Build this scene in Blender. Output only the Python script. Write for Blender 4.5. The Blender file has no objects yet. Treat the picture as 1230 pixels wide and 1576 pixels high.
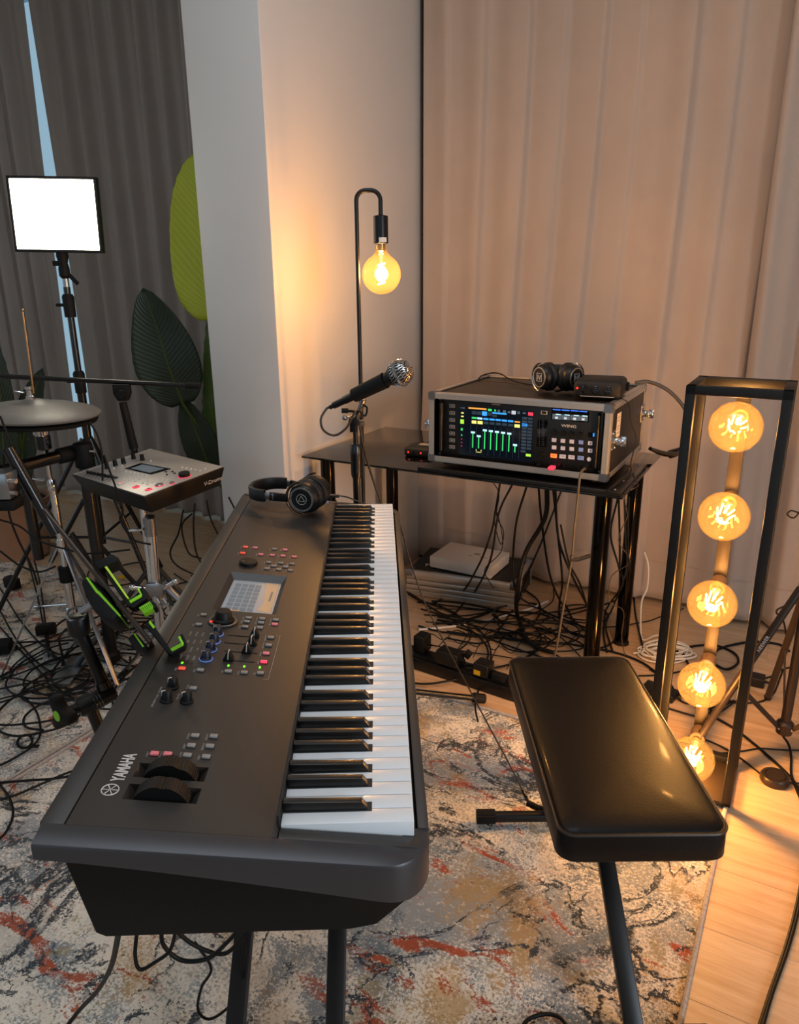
import bpy, bmesh, math, random
from mathutils import Vector, Matrix, Quaternion
from math import sin, cos, pi, radians, atan2, hypot, sqrt

S = bpy.context.scene
COL = S.collection
rnd = random.Random(7)

# ------------------------------------------------------------------ camera
CAM_H, FPX, PITCH, ROLL = 1.36, 1130.3, 0.3091, -0.0085
cd = bpy.data.cameras.new('camera')
cd.sensor_fit = 'HORIZONTAL'; cd.sensor_width = 36.0; cd.lens = 36.0 * FPX / 1230.0
cd.clip_start = 0.02; cd.clip_end = 100
cam = bpy.data.objects.new('camera', cd); COL.objects.link(cam)
_R0 = Vector((1, 0, 0)); _F0 = Vector((0, cos(PITCH), -sin(PITCH))); _U0 = Vector((0, sin(PITCH), cos(PITCH)))
_R = _R0 * cos(ROLL) + _U0 * sin(ROLL); _U = -_R0 * sin(ROLL) + _U0 * cos(ROLL)
cam.matrix_world = Matrix(((_R.x, _U.x, -_F0.x, 0), (_R.y, _U.y, -_F0.y, 0), (_R.z, _U.z, -_F0.z, CAM_H), (0, 0, 0, 1)))
S.camera = cam

# ------------------------------------------------------------------ world, area lights, exposure
wd = bpy.data.worlds.new('world'); S.world = wd; wd.use_nodes = True
wd.node_tree.nodes['Background'].inputs[0].default_value = (0.46, 0.63, 0.73, 1)
wd.node_tree.nodes['Background'].inputs[1].default_value = 0.45
S.view_settings.view_transform = 'Standard'
try: S.view_settings.look = 'None'
except Exception: pass
S.view_settings.exposure = 0.88; S.view_settings.gamma = 1.0
S.view_settings.use_curve_mapping = False
S.cycles.use_denoising = True
try: S.cycles.denoiser = 'OPENIMAGEDENOISE'
except Exception: pass
S.cycles.max_bounces = 8; S.cycles.transparent_max_bounces = 16
S.cycles.sample_clamp_indirect = 4.0; S.cycles.blur_glossy = 0.5

# room frame: A runs along the curtained wall (to the right), B runs into it
TH = radians(-29)
AX = Vector((cos(TH), sin(TH), 0)); BX = Vector((-sin(TH), cos(TH), 0))
def R(a, b, z=0.0): return AX * a + BX * b + Vector((0, 0, z))
ROOM = Matrix.Rotation(TH, 4, 'Z')

def area_light(name, a, b, z, sx, sz, direction, power, color):
    l = bpy.data.lights.new(name, 'AREA'); l.shape = 'RECTANGLE'; l.size = sx; l.size_y = sz
    l.energy = power; l.color = color
    o = bpy.data.objects.new(name, l); COL.objects.link(o)
    o.location = R(a, b, z)
    o.rotation_euler = Vector(direction).to_track_quat('-Z', 'Y').to_euler()
    return o
# sky light entering by the windows behind the photographer and in the far left wall
area_light('window_daylight_front', -1.2, -2.92, 1.55, 2.6, 1.7, BX, 3.5, (0.72, 0.86, 1.0))
area_light('window_daylight_left', -4.92, 0.0, 1.55, 2.0, 1.5, AX, 4, (0.72, 0.86, 1.0))

area_light('led_standin_right', 2.42, .12, 1.45, .6, 1.5, -AX, 27, (0.78, 0.89, 1.0))  # stands in for an unseen LED panel light to the right of the camera
# soft cool fill light added under the ceiling, without a fixture
area_light('ceiling_fill_light', -.75, .9, 3.08, 1.5, .9, (0, 0, -1), 9, (0.74, 0.87, 1.0))

# ------------------------------------------------------------------ where a ray through the photograph meets a plane of the place
def ray(px, py):
    u, v = px - 615, py - 788
    c, s = cos(ROLL), sin(ROLL)
    u, v = c * u + s * v, -s * u + c * v
    return _R0 * (u / FPX) + _U0 * (-v / FPX) + _F0
EYE = Vector((0, 0, CAM_H))
def on_z(px, py, z):
    r = ray(px, py); return EYE + r * ((z - CAM_H) / r.z)
def on_y(px, py, Y):
    r = ray(px, py); return EYE + r * (Y / r.y)
def on_plane(px, py, p0, n):
    r = ray(px, py); return EYE + r * ((p0 - EYE).dot(n) / r.dot(n))

# ------------------------------------------------------------------ materials
def lin(c):
    if isinstance(c, str):
        c = c.lstrip('#'); c = [int(c[i:i + 2], 16) / 255 for i in (0, 2, 4)]
        c = [x / 12.92 if x <= .04045 else ((x + .055) / 1.055) ** 2.4 for x in c]
    return (c[0], c[1], c[2], 1.0)
MT = {}
def mat(name, col, rough=.5, metal=0.0, bump=None, var=None, emit=None, spec=.5, coat=0.0, sheen=0.0, trans=0.0, alpha=1.0, coords='Object'):
    """bump = (scale, strength), var = (scale, second colour, amount)"""
    m = bpy.data.materials.new(name); m.use_nodes = True
    nt = m.node_tree; b = nt.nodes['Principled BSDF']
    b.inputs['Base Color'].default_value = lin(col)
    b.inputs['Roughness'].default_value = rough; b.inputs['Metallic'].default_value = metal
    b.inputs['Specular IOR Level'].default_value = spec
    b.inputs['Coat Weight'].default_value = coat; b.inputs['Coat Roughness'].default_value = .1
    b.inputs['Sheen Weight'].default_value = sheen
    b.inputs['Transmission Weight'].default_value = trans
    b.inputs['Alpha'].default_value = alpha
    if emit:
        b.inputs['Emission Color'].default_value = lin(emit[0]); b.inputs['Emission Strength'].default_value = emit[1]
    if bump or var:
        tc = nt.nodes.new('ShaderNodeTexCoord')
    if bump:
        n = nt.nodes.new('ShaderNodeTexNoise'); n.inputs['Scale'].default_value = bump[0]; n.inputs['Detail'].default_value = 3
        nt.links.new(tc.outputs[coords], n.inputs['Vector'])
        bp = nt.nodes.new('ShaderNodeBump'); bp.inputs['Strength'].default_value = bump[1]; bp.inputs['Distance'].default_value = .002
        nt.links.new(n.outputs['Fac'], bp.inputs['Height']); nt.links.new(bp.outputs['Normal'], b.inputs['Normal'])
    if var:
        n = nt.nodes.new('ShaderNodeTexNoise'); n.inputs['Scale'].default_value = var[0]; n.inputs['Detail'].default_value = 4
        nt.links.new(tc.outputs[coords], n.inputs['Vector'])
        mp = nt.nodes.new('ShaderNodeMapRange'); mp.inputs[1].default_value = .35; mp.inputs[2].default_value = .7; mp.inputs[4].default_value = var[2]
        nt.links.new(n.outputs['Fac'], mp.inputs[0])
        mx = nt.nodes.new('ShaderNodeMix'); mx.data_type = 'RGBA'
        mx.inputs[6].default_value = lin(col); mx.inputs[7].default_value = lin(var[1])
        nt.links.new(mp.outputs[0], mx.inputs[0]); nt.links.new(mx.outputs[2], b.inputs['Base Color'])
    MT[name] = m
    return m
def emitter(name, col, strength):
    m = bpy.data.materials.new(name); m.use_nodes = True; nt = m.node_tree
    nt.nodes.clear()
    e = nt.nodes.new('ShaderNodeEmission'); e.inputs[0].default_value = lin(col); e.inputs[1].default_value = strength
    o = nt.nodes.new('ShaderNodeOutputMaterial'); nt.links.new(e.outputs[0], o.inputs[0])
    MT[name] = m; return m

mat('wall_paint', '#ccc8c3', .75, bump=(90, .12), var=(3, '#c7c3be', .5))
mat('ceiling_paint', '#e3e1dc', .8, bump=(60, .1))
mat('black_plastic', '#0c0c0d', .42, spec=.4, bump=(900, .05))
mat('black_matte', '#0e0e0f', .65, bump=(500, .08))
mat('rubber', '#080808', .7, spec=.3, bump=(300, .1))
mat('black_metal', '#08090b', .38, spec=.4, bump=(600, .05))
mat('satin_black', '#0a0a0c', .28, coat=.2, bump=(700, .03))
mat('chrome', '#d8d8da', .12, metal=1.0, bump=(60, .02))
mat('steel', '#9c9da0', .3, metal=1.0, bump=(200, .05))
mat('aluminium', '#cfcdc9', .28, metal=.8, bump=(250, .06))
mat('black_chrome', '#2a2623', .1, metal=1.0, bump=(30, .02))
mat('black_glass', '#050505', .03, spec=.6, var=(4, '#070707', .5))
mat('keyboard_grey', '#2f2c29', .42, bump=(1500, .05), var=(8, '#332f2c', .6))
mat('keyboard_cap', '#38383b', .36, metal=.2, bump=(1500, .04))
mat('keyboard_body', '#060607', .55, spec=.25, bump=(900, .06))
mat('white_key', '#e2e7ea', .32, coat=.08, var=(20, '#dadfe1', .4))
mat('black_key', '#0e0c0b', .36, bump=(1200, .06), coat=.1)
mat('key_inner', '#2c2c2c', .8, var=(30, '#202020', .5))
mat('button_grey', '#8d8a86', .45, var=(200, '#85827e', .4))
mat('button_lit_red', '#c2503f', .4, emit=('#ff5138', .3), var=(300, '#b84a3a', .3))
mat('button_lit_pink', '#b9777c', .4, emit=('#ff6a78', .12), var=(300, '#b07076', .3))
mat('button_lit_magenta', '#c84a5a', .4, emit=('#ff3358', .5), var=(300, '#b8444f', .3))
mat('led_green', '#66d32c', .4, emit=('#6cff2c', .9))
mat('led_red', '#ff3322', .4, emit=('#ff2410', 2.0))
mat('ring_blue', '#5d82c8', .4, emit=('#6a90e8', .12))
mat('print_grey', '#9a9793', .6, var=(300, '#8e8b87', .4))
mat('print_white', '#cfccc8', .5, var=(300, '#c4c1bd', .4))
mat('knob_black', '#0b0b0b', .5, spec=.3, bump=(900, .06))
mat('knob_blue_black', '#151b2a', .4, bump=(900, .06))
mat('leather', '#060506', .42, spec=.2, bump=(420, .25), coat=.05, coords='Object')
mat('leather_piping', '#2a2522', .35, bump=(600, .1))
mat('curtain_warm', '#b3a294', .85, sheen=.25, bump=(380, .22), var=(5, '#aa998b', .5))
mat('curtain_grey', '#a39a92', .88, sheen=.2, bump=(380, .22), var=(5, '#98908a', .5))
mat('white_card', '#ded9d4', .6, bump=(80, .04), var=(6, '#d6d0ca', .4))
mat('white_plastic', '#d9d8d6', .4, var=(9, '#cfcecb', .4))
mat('case_panel', '#17130f', .42, bump=(900, .1))
mat('case_black', '#0b0b0b', .4, bump=(700, .06))
mat('silver_panel', '#b9b5b0', .38, metal=.35, bump=(1200, .04), var=(12, '#b0aca6', .4))
mat('cable_black', '#070707', .55, spec=.3, bump=(300, .05))
mat('cable_brown', '#2e2620', .45, bump=(300, .05))
mat('cable_white', '#d4d2ce', .45, bump=(300, .04))
mat('cable_grey', '#4c4742', .5, bump=(300, .05))
mat('lime', '#86d01e', .45, bump=(400, .08))
mat('lime_bright', '#b7dc3c', .4, var=(60, '#a8d030', .4))
mat('yellow', '#d8a80c', .5, var=(60, '#c89a08', .4))
mat('pot_beige', '#a98266', .75, bump=(60, .2), var=(8, '#9a755b', .6))
mat('soil', '#15110d', .9, bump=(120, .9))
mat('headphone_silver', '#b5b3b0', .25, metal=.9, bump=(300, .03))
mat('headphone_bronze', '#6d5846', .3, metal=.85, bump=(300, .03))
mat('ear_pad', '#0d0d0e', .5, bump=(350, .2))
mat('frame_black', '#120f0c', .5, metal=.2, bump=(500, .06))
mat('socket_tan', '#6b5847', .5, metal=.3, bump=(300, .05))
mat('bronze_steel', '#33291f', .5, metal=.4, bump=(400, .06))
mat('cymbal_pad', '#6e6b67', .45, bump=(250, .25), var=(10, '#5f5c59', .6))
mat('copper_rod', '#b98a5e', .25, metal=1.0, bump=(200, .05))
mat('mesh_silver', '#c9c7c4', .22, metal=1.0, bump=(300, .1))
mat('tripod_bronze', '#3a302a', .4, metal=.5, bump=(400, .05))
mat('window_frame', '#a9c3d0', .5, var=(5, '#9fbac8', .4))
mat('rug_binding', '#b5aca4', .9, bump=(260, .5), var=(120, '#857c76', .6))
emitter('panel_light', '#fff4dc', 9.0)
emitter('filament', '#ffb45a', 60.0)
emitter('filament_hot', '#ffd9a0', 80.0)

def bulb_glass():
    m = bpy.data.materials.new('bulb_glass'); m.use_nodes = True; nt = m.node_tree; nt.nodes.clear()
    o = nt.nodes.new('ShaderNodeOutputMaterial')
    tr = nt.nodes.new('ShaderNodeBsdfTransparent'); tr.inputs[0].default_value = (1.0, .80, .47, 1)
    df = nt.nodes.new('ShaderNodeBsdfTranslucent'); df.inputs[0].default_value = (1.0, .70, .30, 1)
    gl = nt.nodes.new('ShaderNodeBsdfGlossy'); gl.inputs[0].default_value = (1, .86, .62, 1); gl.inputs[1].default_value = .03
    n = nt.nodes.new('ShaderNodeTexNoise'); n.inputs['Scale'].default_value = 9; n.inputs['Detail'].default_value = 3
    bp = nt.nodes.new('ShaderNodeBump'); bp.inputs['Strength'].default_value = .015; bp.inputs['Distance'].default_value = .004
    nt.links.new(n.outputs['Fac'], bp.inputs['Height']); nt.links.new(bp.outputs[0], gl.inputs['Normal'])
    lw = nt.nodes.new('ShaderNodeLayerWeight'); lw.inputs[0].default_value = .5
    pw_ = nt.nodes.new('ShaderNodeMath'); pw_.operation = 'POWER'; pw_.inputs[1].default_value = 4.0; nt.links.new(lw.outputs['Facing'], pw_.inputs[0])
    fr = nt.nodes.new('ShaderNodeMath'); fr.operation = 'MULTIPLY_ADD'; fr.inputs[1].default_value = .75; fr.inputs[2].default_value = .05; nt.links.new(pw_.outputs[0], fr.inputs[0])
    m1 = nt.nodes.new('ShaderNodeMixShader'); m1.inputs[0].default_value = .024
    nt.links.new(tr.outputs[0], m1.inputs[1]); nt.links.new(df.outputs[0], m1.inputs[2])
    m2 = nt.nodes.new('ShaderNodeMixShader')
    nt.links.new(fr.outputs[0], m2.inputs[0]); nt.links.new(m1.outputs[0], m2.inputs[1]); nt.links.new(gl.outputs[0], m2.inputs[2])
    nt.links.new(m2.outputs[0], o.inputs[0]); MT['bulb_glass'] = m
bulb_glass()

def clear_glass(name, tint):
    m = bpy.data.materials.new(name); m.use_nodes = True; nt = m.node_tree; nt.nodes.clear()
    o = nt.nodes.new('ShaderNodeOutputMaterial')
    tr = nt.nodes.new('ShaderNodeBsdfTransparent'); tr.inputs[0].default_value = tint
    gl = nt.nodes.new('ShaderNodeBsdfGlossy'); gl.inputs[1].default_value = .02
    lw = nt.nodes.new('ShaderNodeLayerWeight'); lw.inputs[0].default_value = .5
    pw_ = nt.nodes.new('ShaderNodeMath'); pw_.operation = 'POWER'; pw_.inputs[1].default_value = 4.0; nt.links.new(lw.outputs['Facing'], pw_.inputs[0])
    fr = nt.nodes.new('ShaderNodeMath'); fr.operation = 'MULTIPLY_ADD'; fr.inputs[1].default_value = .75; fr.inputs[2].default_value = .05; nt.links.new(pw_.outputs[0], fr.inputs[0])
    m2 = nt.nodes.new('ShaderNodeMixShader')
    nt.links.new(fr.outputs[0], m2.inputs[0]); nt.links.new(tr.outputs[0], m2.inputs[1]); nt.links.new(gl.outputs[0], m2.inputs[2])
    nt.links.new(m2.outputs[0], o.inputs[0]); MT[name] = m
clear_glass('window_glass', (.9, .96, 1, 1))

def N(nt, t, **kw):
    n = nt.nodes.new(t)
    for k, v in kw.items():
        if k.startswith('_'): setattr(n, k[1:], v)
        else: n.inputs[k].default_value = v
    return n
def mathn(nt, op, a, b=None, clamp=False):
    n = nt.nodes.new('ShaderNodeMath'); n.operation = op; n.use_clamp = clamp
    for i, x in enumerate((a, b)):
        if x is None: continue
        if isinstance(x, (int, float)): n.inputs[i].default_value = x
        else: nt.links.new(x, n.inputs[i])
    return n.outputs[0]

def wood_floor():
    m = bpy.data.materials.new('beech_plank'); m.use_nodes = True; nt = m.node_tree; b = nt.nodes['Principled BSDF']
    tc = N(nt, 'ShaderNodeTexCoord'); oi = N(nt, 'ShaderNodeObjectInfo')
    off = N(nt, 'ShaderNodeVectorMath', _operation='SCALE'); off.inputs[0].default_value = (37, 17, 0)
    nt.links.new(oi.outputs['Random'], off.inputs['Scale'])
    add = N(nt, 'ShaderNodeVectorMath', _operation='ADD'); nt.links.new(tc.outputs['Object'], add.inputs[0]); nt.links.new(off.outputs[0], add.inputs[1])
    mp = N(nt, 'ShaderNodeMapping'); mp.inputs['Scale'].default_value = (1.3, 22, 1); nt.links.new(add.outputs[0], mp.inputs[0])
    n1 = N(nt, 'ShaderNodeTexNoise', Scale=2.2, Detail=6, Distortion=.6); nt.links.new(mp.outputs[0], n1.inputs['Vector'])
    mp2 = N(nt, 'ShaderNodeMapping'); mp2.inputs['Scale'].default_value = (9, 160, 1); nt.links.new(add.outputs[0], mp2.inputs[0])
    n2 = N(nt, 'ShaderNodeTexNoise', Scale=2.0, Detail=3); nt.links.new(mp2.outputs[0], n2.inputs['Vector'])
    r1 = N(nt, 'ShaderNodeValToRGB'); nt.links.new(n1.outputs['Fac'], r1.inputs[0])
    e = r1.color_ramp.elements; e[0].position = .3; e[0].color = lin('#b89570'); e[1].position = .7; e[1].color = lin('#cfb292')
    mx = N(nt, 'ShaderNodeMix', _data_type='RGBA', _blend_type='MULTIPLY'); nt.links.new(r1.outputs[0], mx.inputs[6])
    r2 = N(nt, 'ShaderNodeValToRGB'); nt.links.new(n2.outputs['Fac'], r2.inputs[0])
    e = r2.color_ramp.elements; e[0].position = .35; e[0].color = (.72, .68, .64, 1); e[1].position = .55; e[1].color = (1, 1, 1, 1)
    mx.inputs[0].default_value = .35; nt.links.new(r2.outputs[0], mx.inputs[7])
    hs = N(nt, 'ShaderNodeHueSaturation'); nt.links.new(mx.outputs[2], hs.inputs['Color'])
    nt.links.new(mathn(nt, 'ADD', mathn(nt, 'MULTIPLY', oi.outputs['Random'], .08), .96), hs.inputs['Value'])
    nt.links.new(hs.outputs[0], b.inputs['Base Color'])
    b.inputs['Roughness'].default_value = .42
    bp = N(nt, 'ShaderNodeBump', Strength=.12, Distance=.001); nt.links.new(n2.outputs['Fac'], bp.inputs['Height']); nt.links.new(bp.outputs[0], b.inputs['Normal'])
    MT['beech_plank'] = m
wood_floor()

def rug_material(name, seed, warm):
    """abstract distressed rug: cream ground, grey-blue bloom, rust strokes, ochre stains, ink lines"""
    m = bpy.data.materials.new(name); m.use_nodes = True; nt = m.node_tree; b = nt.nodes['Principled BSDF']
    tc = N(nt, 'ShaderNodeTexCoord')
    base = N(nt, 'ShaderNodeMapping'); base.inputs['Location'].default_value = (seed * 3.1, seed * 1.7, seed); nt.links.new(tc.outputs['Object'], base.inputs[0])
    V = base.outputs[0]
    def noise(scale, detail=4, rough=.6, dist=0.0, vec=None, off=0.0):
        mp = N(nt, 'ShaderNodeMapping'); mp.inputs['Location'].default_value = (off, off * .7, off * .3); nt.links.new(vec or V, mp.inputs[0])
        n = N(nt, 'ShaderNodeTexNoise', Scale=scale, Detail=detail, Roughness=rough, Distortion=dist); nt.links.new(mp.outputs[0], n.inputs['Vector']); return n.outputs['Fac']
    tuft = noise(150, 3, .75, off=3)                        # tuft-sized break-up
    tuftc = mathn(nt, 'SUBTRACT', tuft, .5)
    def mask(n, lo, hi, br=.28):
        s = mathn(nt, 'ADD', n, mathn(nt, 'MULTIPLY', tuftc, br))
        r = N(nt, 'ShaderNodeMapRange'); r.inputs[1].default_value = lo; r.inputs[2].default_value = hi; nt.links.new(s, r.inputs[0]); r.clamp = True
        return r.outputs[0]
    def band(n, c, w, br=.05):                             # contour line of a noise field
        s = mathn(nt, 'ADD', n, mathn(nt, 'MULTIPLY', tuftc, br))
        d = mathn(nt, 'ABSOLUTE', mathn(nt, 'SUBTRACT', s, c))
        r = N(nt, 'ShaderNodeMapRange'); r.inputs[1].default_value = w; r.inputs[2].default_value = w * .45; r.inputs[3].default_value = 0; r.inputs[4].default_value = 1; nt.links.new(d, r.inputs[0]); r.clamp = True
        return r.outputs[0]
    cur = N(nt, 'ShaderNodeRGB'); cur.outputs[0].default_value = lin('#e9e1d2'); col = cur.outputs[0]
    def lay(col, mk, c, amt=1.0):
        mx = N(nt, 'ShaderNodeMix', _data_type='RGBA'); mx.inputs[7].default_value = lin(c); nt.links.new(col, mx.inputs[6])
        nt.links.new(mathn(nt, 'MULTIPLY', mk, amt), mx.inputs[0]); return mx.outputs[2]
    big = noise(2.6, 5, .6, .5); mid = noise(5.5, 5, .62, .6, off=9)
    col = lay(col, mask(noise(9, 5, .6, .3, off=5), .46, .60, .5), '#bfb7ab', .75)
    col = lay(col, mask(big, .50, .58, .7), '#848e94', .85)
    col = lay(col, mask(mid, .54, .61, .55), '#5f707c', .8)
    col = lay(col, mask(noise(4.2, 5, .6, .5, off=21), .54, .63, .5), '#b9914e', .75)
    col = lay(col, mask(noise(7.5, 4, .6, .8, off=33), .60, .66, .4), '#9a8a64', .75)
    st = N(nt, 'ShaderNodeMapping'); st.inputs['Scale'].default_value = (1.0, 2.3, 1); st.inputs['Rotation'].default_value = (0, 0, .5); nt.links.new(V, st.inputs[0])
    rust = noise(5.2, 4, .55, 1.1, vec=st.outputs[0], off=41)
    gate = mask(noise(3.3, 2, .5, 0, off=55), .42, .50, .1)
    col = lay(col, mathn(nt, 'MULTIPLY', mask(rust, .585, .625, .30), gate), '#a8481f', .95)
    ln = noise(2.1, 5, .58, .9, off=63)
    gate2 = mask(noise(4.6, 3, .5, 0, off=71), .45, .51, .12)
    col = lay(col, mathn(nt, 'MULTIPLY', band(ln, .49, .017, .075), gate2), '#1b2833', .97)
    col = lay(col, mathn(nt, 'MULTIPLY', band(noise(3.0, 5, .6, 1.2, off=83), .53, .015, .07), mask(noise(5.0, 3, .5, 0, off=91), .47, .53, .1)), '#24313c', .95)
    col = lay(col, mask(noise(10, 5, .65, .8, off=97), .62, .66, .34), '#26353f', .95)
    # worn specks of ground showing through
    col = lay(col, mask(noise(60, 3, .7, 0, off=13), .58, .66, .5), '#e6e0d3', .55)
    nt.links.new(col, b.inputs['Base Color'])
    b.inputs['Roughness'].default_value = .95; b.inputs['Sheen Weight'].default_value = .3; b.inputs['Specular IOR Level'].default_value = .1
    bp = N(nt, 'ShaderNodeBump', Strength=.55, Distance=.004); nt.links.new(tuft, bp.inputs['Height']); nt.links.new(bp.outputs[0], b.inputs['Normal'])
    MT[name] = m
rug_material('rug_pattern', 1.0, True)
rug_material('rug_pattern_blue', 4.3, False)

def leaf_material(name, c1, c2, vein):
    m = bpy.data.materials.new(name); m.use_nodes = True; nt = m.node_tree; b = nt.nodes['Principled BSDF']
    tc = N(nt, 'ShaderNodeTexCoord'); sp = N(nt, 'ShaderNodeSeparateXYZ'); nt.links.new(tc.outputs['UV'], sp.inputs[0])
    cmb = N(nt, 'ShaderNodeCombineXYZ'); nt.links.new(sp.outputs[0], cmb.inputs[0])
    nt.links.new(mathn(nt, 'SUBTRACT', sp.outputs[1], mathn(nt, 'MULTIPLY', mathn(nt, 'ABSOLUTE', mathn(nt, 'SUBTRACT', sp.outputs[0], .5)), .38)), cmb.inputs[1])
    uv = cmb.outputs[0]
    w = N(nt, 'ShaderNodeTexWave', Scale=8.0, Distortion=.8, Detail=2); w.inputs['Detail Scale'].default_value = 1.0
    w.bands_direction = 'Y'; nt.links.new(uv, w.inputs['Vector'])
    n = N(nt, 'ShaderNodeTexNoise', Scale=3.0, Detail=3); nt.links.new(uv, n.inputs['Vector'])
    mx = N(nt, 'ShaderNodeMix', _data_type='RGBA'); mx.inputs[6].default_value = lin(c1); mx.inputs[7].default_value = lin(c2); nt.links.new(n.outputs['Fac'], mx.inputs[0])
    mx2 = N(nt, 'ShaderNodeMix', _data_type='RGBA'); nt.links.new(mx.outputs[2], mx2.inputs[6]); mx2.inputs[7].default_value = lin(vein)
    nt.links.new(mathn(nt, 'MULTIPLY', mathn(nt, 'POWER', w.outputs['Fac'], 6.0), .35), mx2.inputs[0])
    nt.links.new(mx2.outputs[2], b.inputs['Base Color']); b.inputs['Roughness'].default_value = .42
    b.inputs['Subsurface Weight'].default_value = 0
    bp = N(nt, 'ShaderNodeBump', Strength=.25, Distance=.003); nt.links.new(w.outputs['Fac'], bp.inputs['Height']); nt.links.new(bp.outputs[0], b.inputs['Normal'])
    MT[name] = m
leaf_material('leaf_lit', '#c6cf24', '#aab91a', '#dbe268')  # yellow-green leaf, its lit look brightened into the colour
leaf_material('leaf_dark', '#26331f', '#1a2517', '#35442a')
leaf_material('leaf_mid', '#4d6319', '#3b5016', '#7d9130')
mat('leaf_stem', '#4a5a1c', .5, bump=(90, .1))

# ------------------------------------------------------------------ mesh building
class MB:
    def __init__(s): s.v = []; s.f = []; s.mi = []; s.cur = 0; s.uv = None
    def add(s, vs, fs, M=None):
        o = len(s.v)
        for p in vs:
            p = Vector(p); s.v.append(M @ p if M is not None else p)
        for f in fs: s.f.append([o + i for i in f]); s.mi.append(s.cur)
        return s
    def box(s, x0, x1, y0, y1, z0, z1, M=None):
        return s.add([(x0, y0, z0), (x1, y0, z0), (x1, y1, z0), (x0, y1, z0), (x0, y0, z1), (x1, y0, z1), (x1, y1, z1), (x0, y1, z1)],
                     [(3, 2, 1, 0), (4, 5, 6, 7), (0, 1, 5, 4), (1, 2, 6, 5), (2, 3, 7, 6), (3, 0, 4, 7)], M)
    def cbox(s, c, d, M=None):
        return s.box(c[0] - d[0] / 2, c[0] + d[0] / 2, c[1] - d[1] / 2, c[1] + d[1] / 2, c[2] - d[2] / 2, c[2] + d[2] / 2, M)
    def bar(s, p0, p1, w, h, up=(0, 0, 1)):
        """box from p0 to p1, w across, h along up"""
        p0, p1 = Vector(p0), Vector(p1); d = (p1 - p0); L = d.length; d.normalize()
        x = d.cross(Vector(up)).normalized(); z = x.cross(d)
        M = Matrix(((x.x, d.x, z.x, p0.x), (x.y, d.y, z.y, p0.y), (x.z, d.z, z.z, p0.z), (0, 0, 0, 1)))
        return s.box(-w / 2, w / 2, 0, L, -h / 2, h / 2, M)
    def tube(s, pts, r, n=8, caps=True, M=None, flat=1.0):
        pts = [Vector(p) for p in pts]; k = len(pts)
        rs = r if isinstance(r, (list, tuple)) else [r] * k
        vs = []; t0 = (pts[1] - pts[0]).normalized()
        nx = t0.orthogonal().normalized()
        for i in range(k):
            t = (pts[min(i + 1, k - 1)] - pts[max(i - 1, 0)]).normalized()
            nx = (nx - t * nx.dot(t))
            if nx.length < 1e-6: nx = t.orthogonal()
            nx.normalize(); ny = t.cross(nx)
            for j in range(n):
                a = 2 * pi * j / n; vs.append(pts[i] + nx * cos(a) * rs[i] + ny * sin(a) * rs[i] * flat)
        fs = []
        for i in range(k - 1):
            for j in range(n):
                fs.append((i * n + j, i * n + (j + 1) % n, (i + 1) * n + (j + 1) % n, (i + 1) * n + j))
        if caps:
            fs.append(tuple(range(n - 1, -1, -1))); fs.append(tuple((k - 1) * n + j for j in range(n)))
        return s.add(vs, fs, M)
    def cyl(s, p0, p1, r0, r1=None, n=16):
        return s.tube([p0, p1], [r0, r0 if r1 is None else r1], n)
    def lathe(s, prof, n=24, M=None, closed=False):
        """profile of (radius, z); a radius of 0 makes a pole"""
        vs = []; rows = []
        for r, z in prof:
            if r < 1e-7: rows.append([len(vs)]); vs.append((0, 0, z))
            else:
                rows.append(list(range(len(vs), len(vs) + n)))
                for j in range(n): a = 2 * pi * j / n; vs.append((r * cos(a), r * sin(a), z))
        fs = []
        pairs = list(zip(rows, rows[1:])) + ([(rows[-1], rows[0])] if closed else [])
        for A, B in pairs:
            for j in range(n):
                a0, a1 = A[j % len(A)], A[(j + 1) % len(A)]; b0, b1 = B[j % len(B)], B[(j + 1) % len(B)]
                q = []
                for i in (a0, a1, b1, b0):
                    if i not in q: q.append(i)
                if len(q) >= 3: fs.append(tuple(q))
        return s.add(vs, fs, M)
    def ball(s, c, r, n=16, m=10, sc=(1, 1, 1), M=None):
        T = Matrix.Translation(Vector(c)) @ Matrix.Diagonal((*[r * k for k in sc], 1))
        if M is not None: T = M @ T
        return s.lathe([(sin(pi * i / m), -cos(pi * i / m)) for i in range(m + 1)], n, T)
    def torus(s, R_, r, n=24, m=8, M=None, a0=0.0, a1=2 * pi):
        full = abs(a1 - a0 - 2 * pi) < 1e-6
        pts = [(R_ * cos(a0 + (a1 - a0) * i / n), R_ * sin(a0 + (a1 - a0) * i / n), 0) for i in range(n + (0 if full else 1))]
        if not full: return s.tube(pts, r, m, True, M)
        return s.lathe([(R_ + r * cos(2 * pi * j / m), r * sin(2 * pi * j / m)) for j in range(m)], n, M, closed=True)
    def prism(s, poly, z0, z1, M=None):
        k = len(poly)
        vs = [(x, y, z0) for x, y in poly] + [(x, y, z1) for x, y in poly]
        fs = [tuple(range(k - 1, -1, -1)), tuple(range(k, 2 * k))] + [(i, (i + 1) % k, k + (i + 1) % k, k + i) for i in range(k)]
        return s.add(vs, fs, M)
    def loft(s, rings, closed=True, caps=True, M=None):
        n = len(rings[0]); vs = [p for r in rings for p in r]; fs = []
        for i in range(len(rings) - 1):
            for j in range(n if closed else n - 1):
                fs.append((i * n + j, i * n + (j + 1) % n, (i + 1) * n + (j + 1) % n, (i + 1) * n + j))
        if caps: fs.append(tuple(range(n - 1, -1, -1))); fs.append(tuple((len(rings) - 1) * n + j for j in range(n)))
        return s.add(vs, fs, M)
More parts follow.
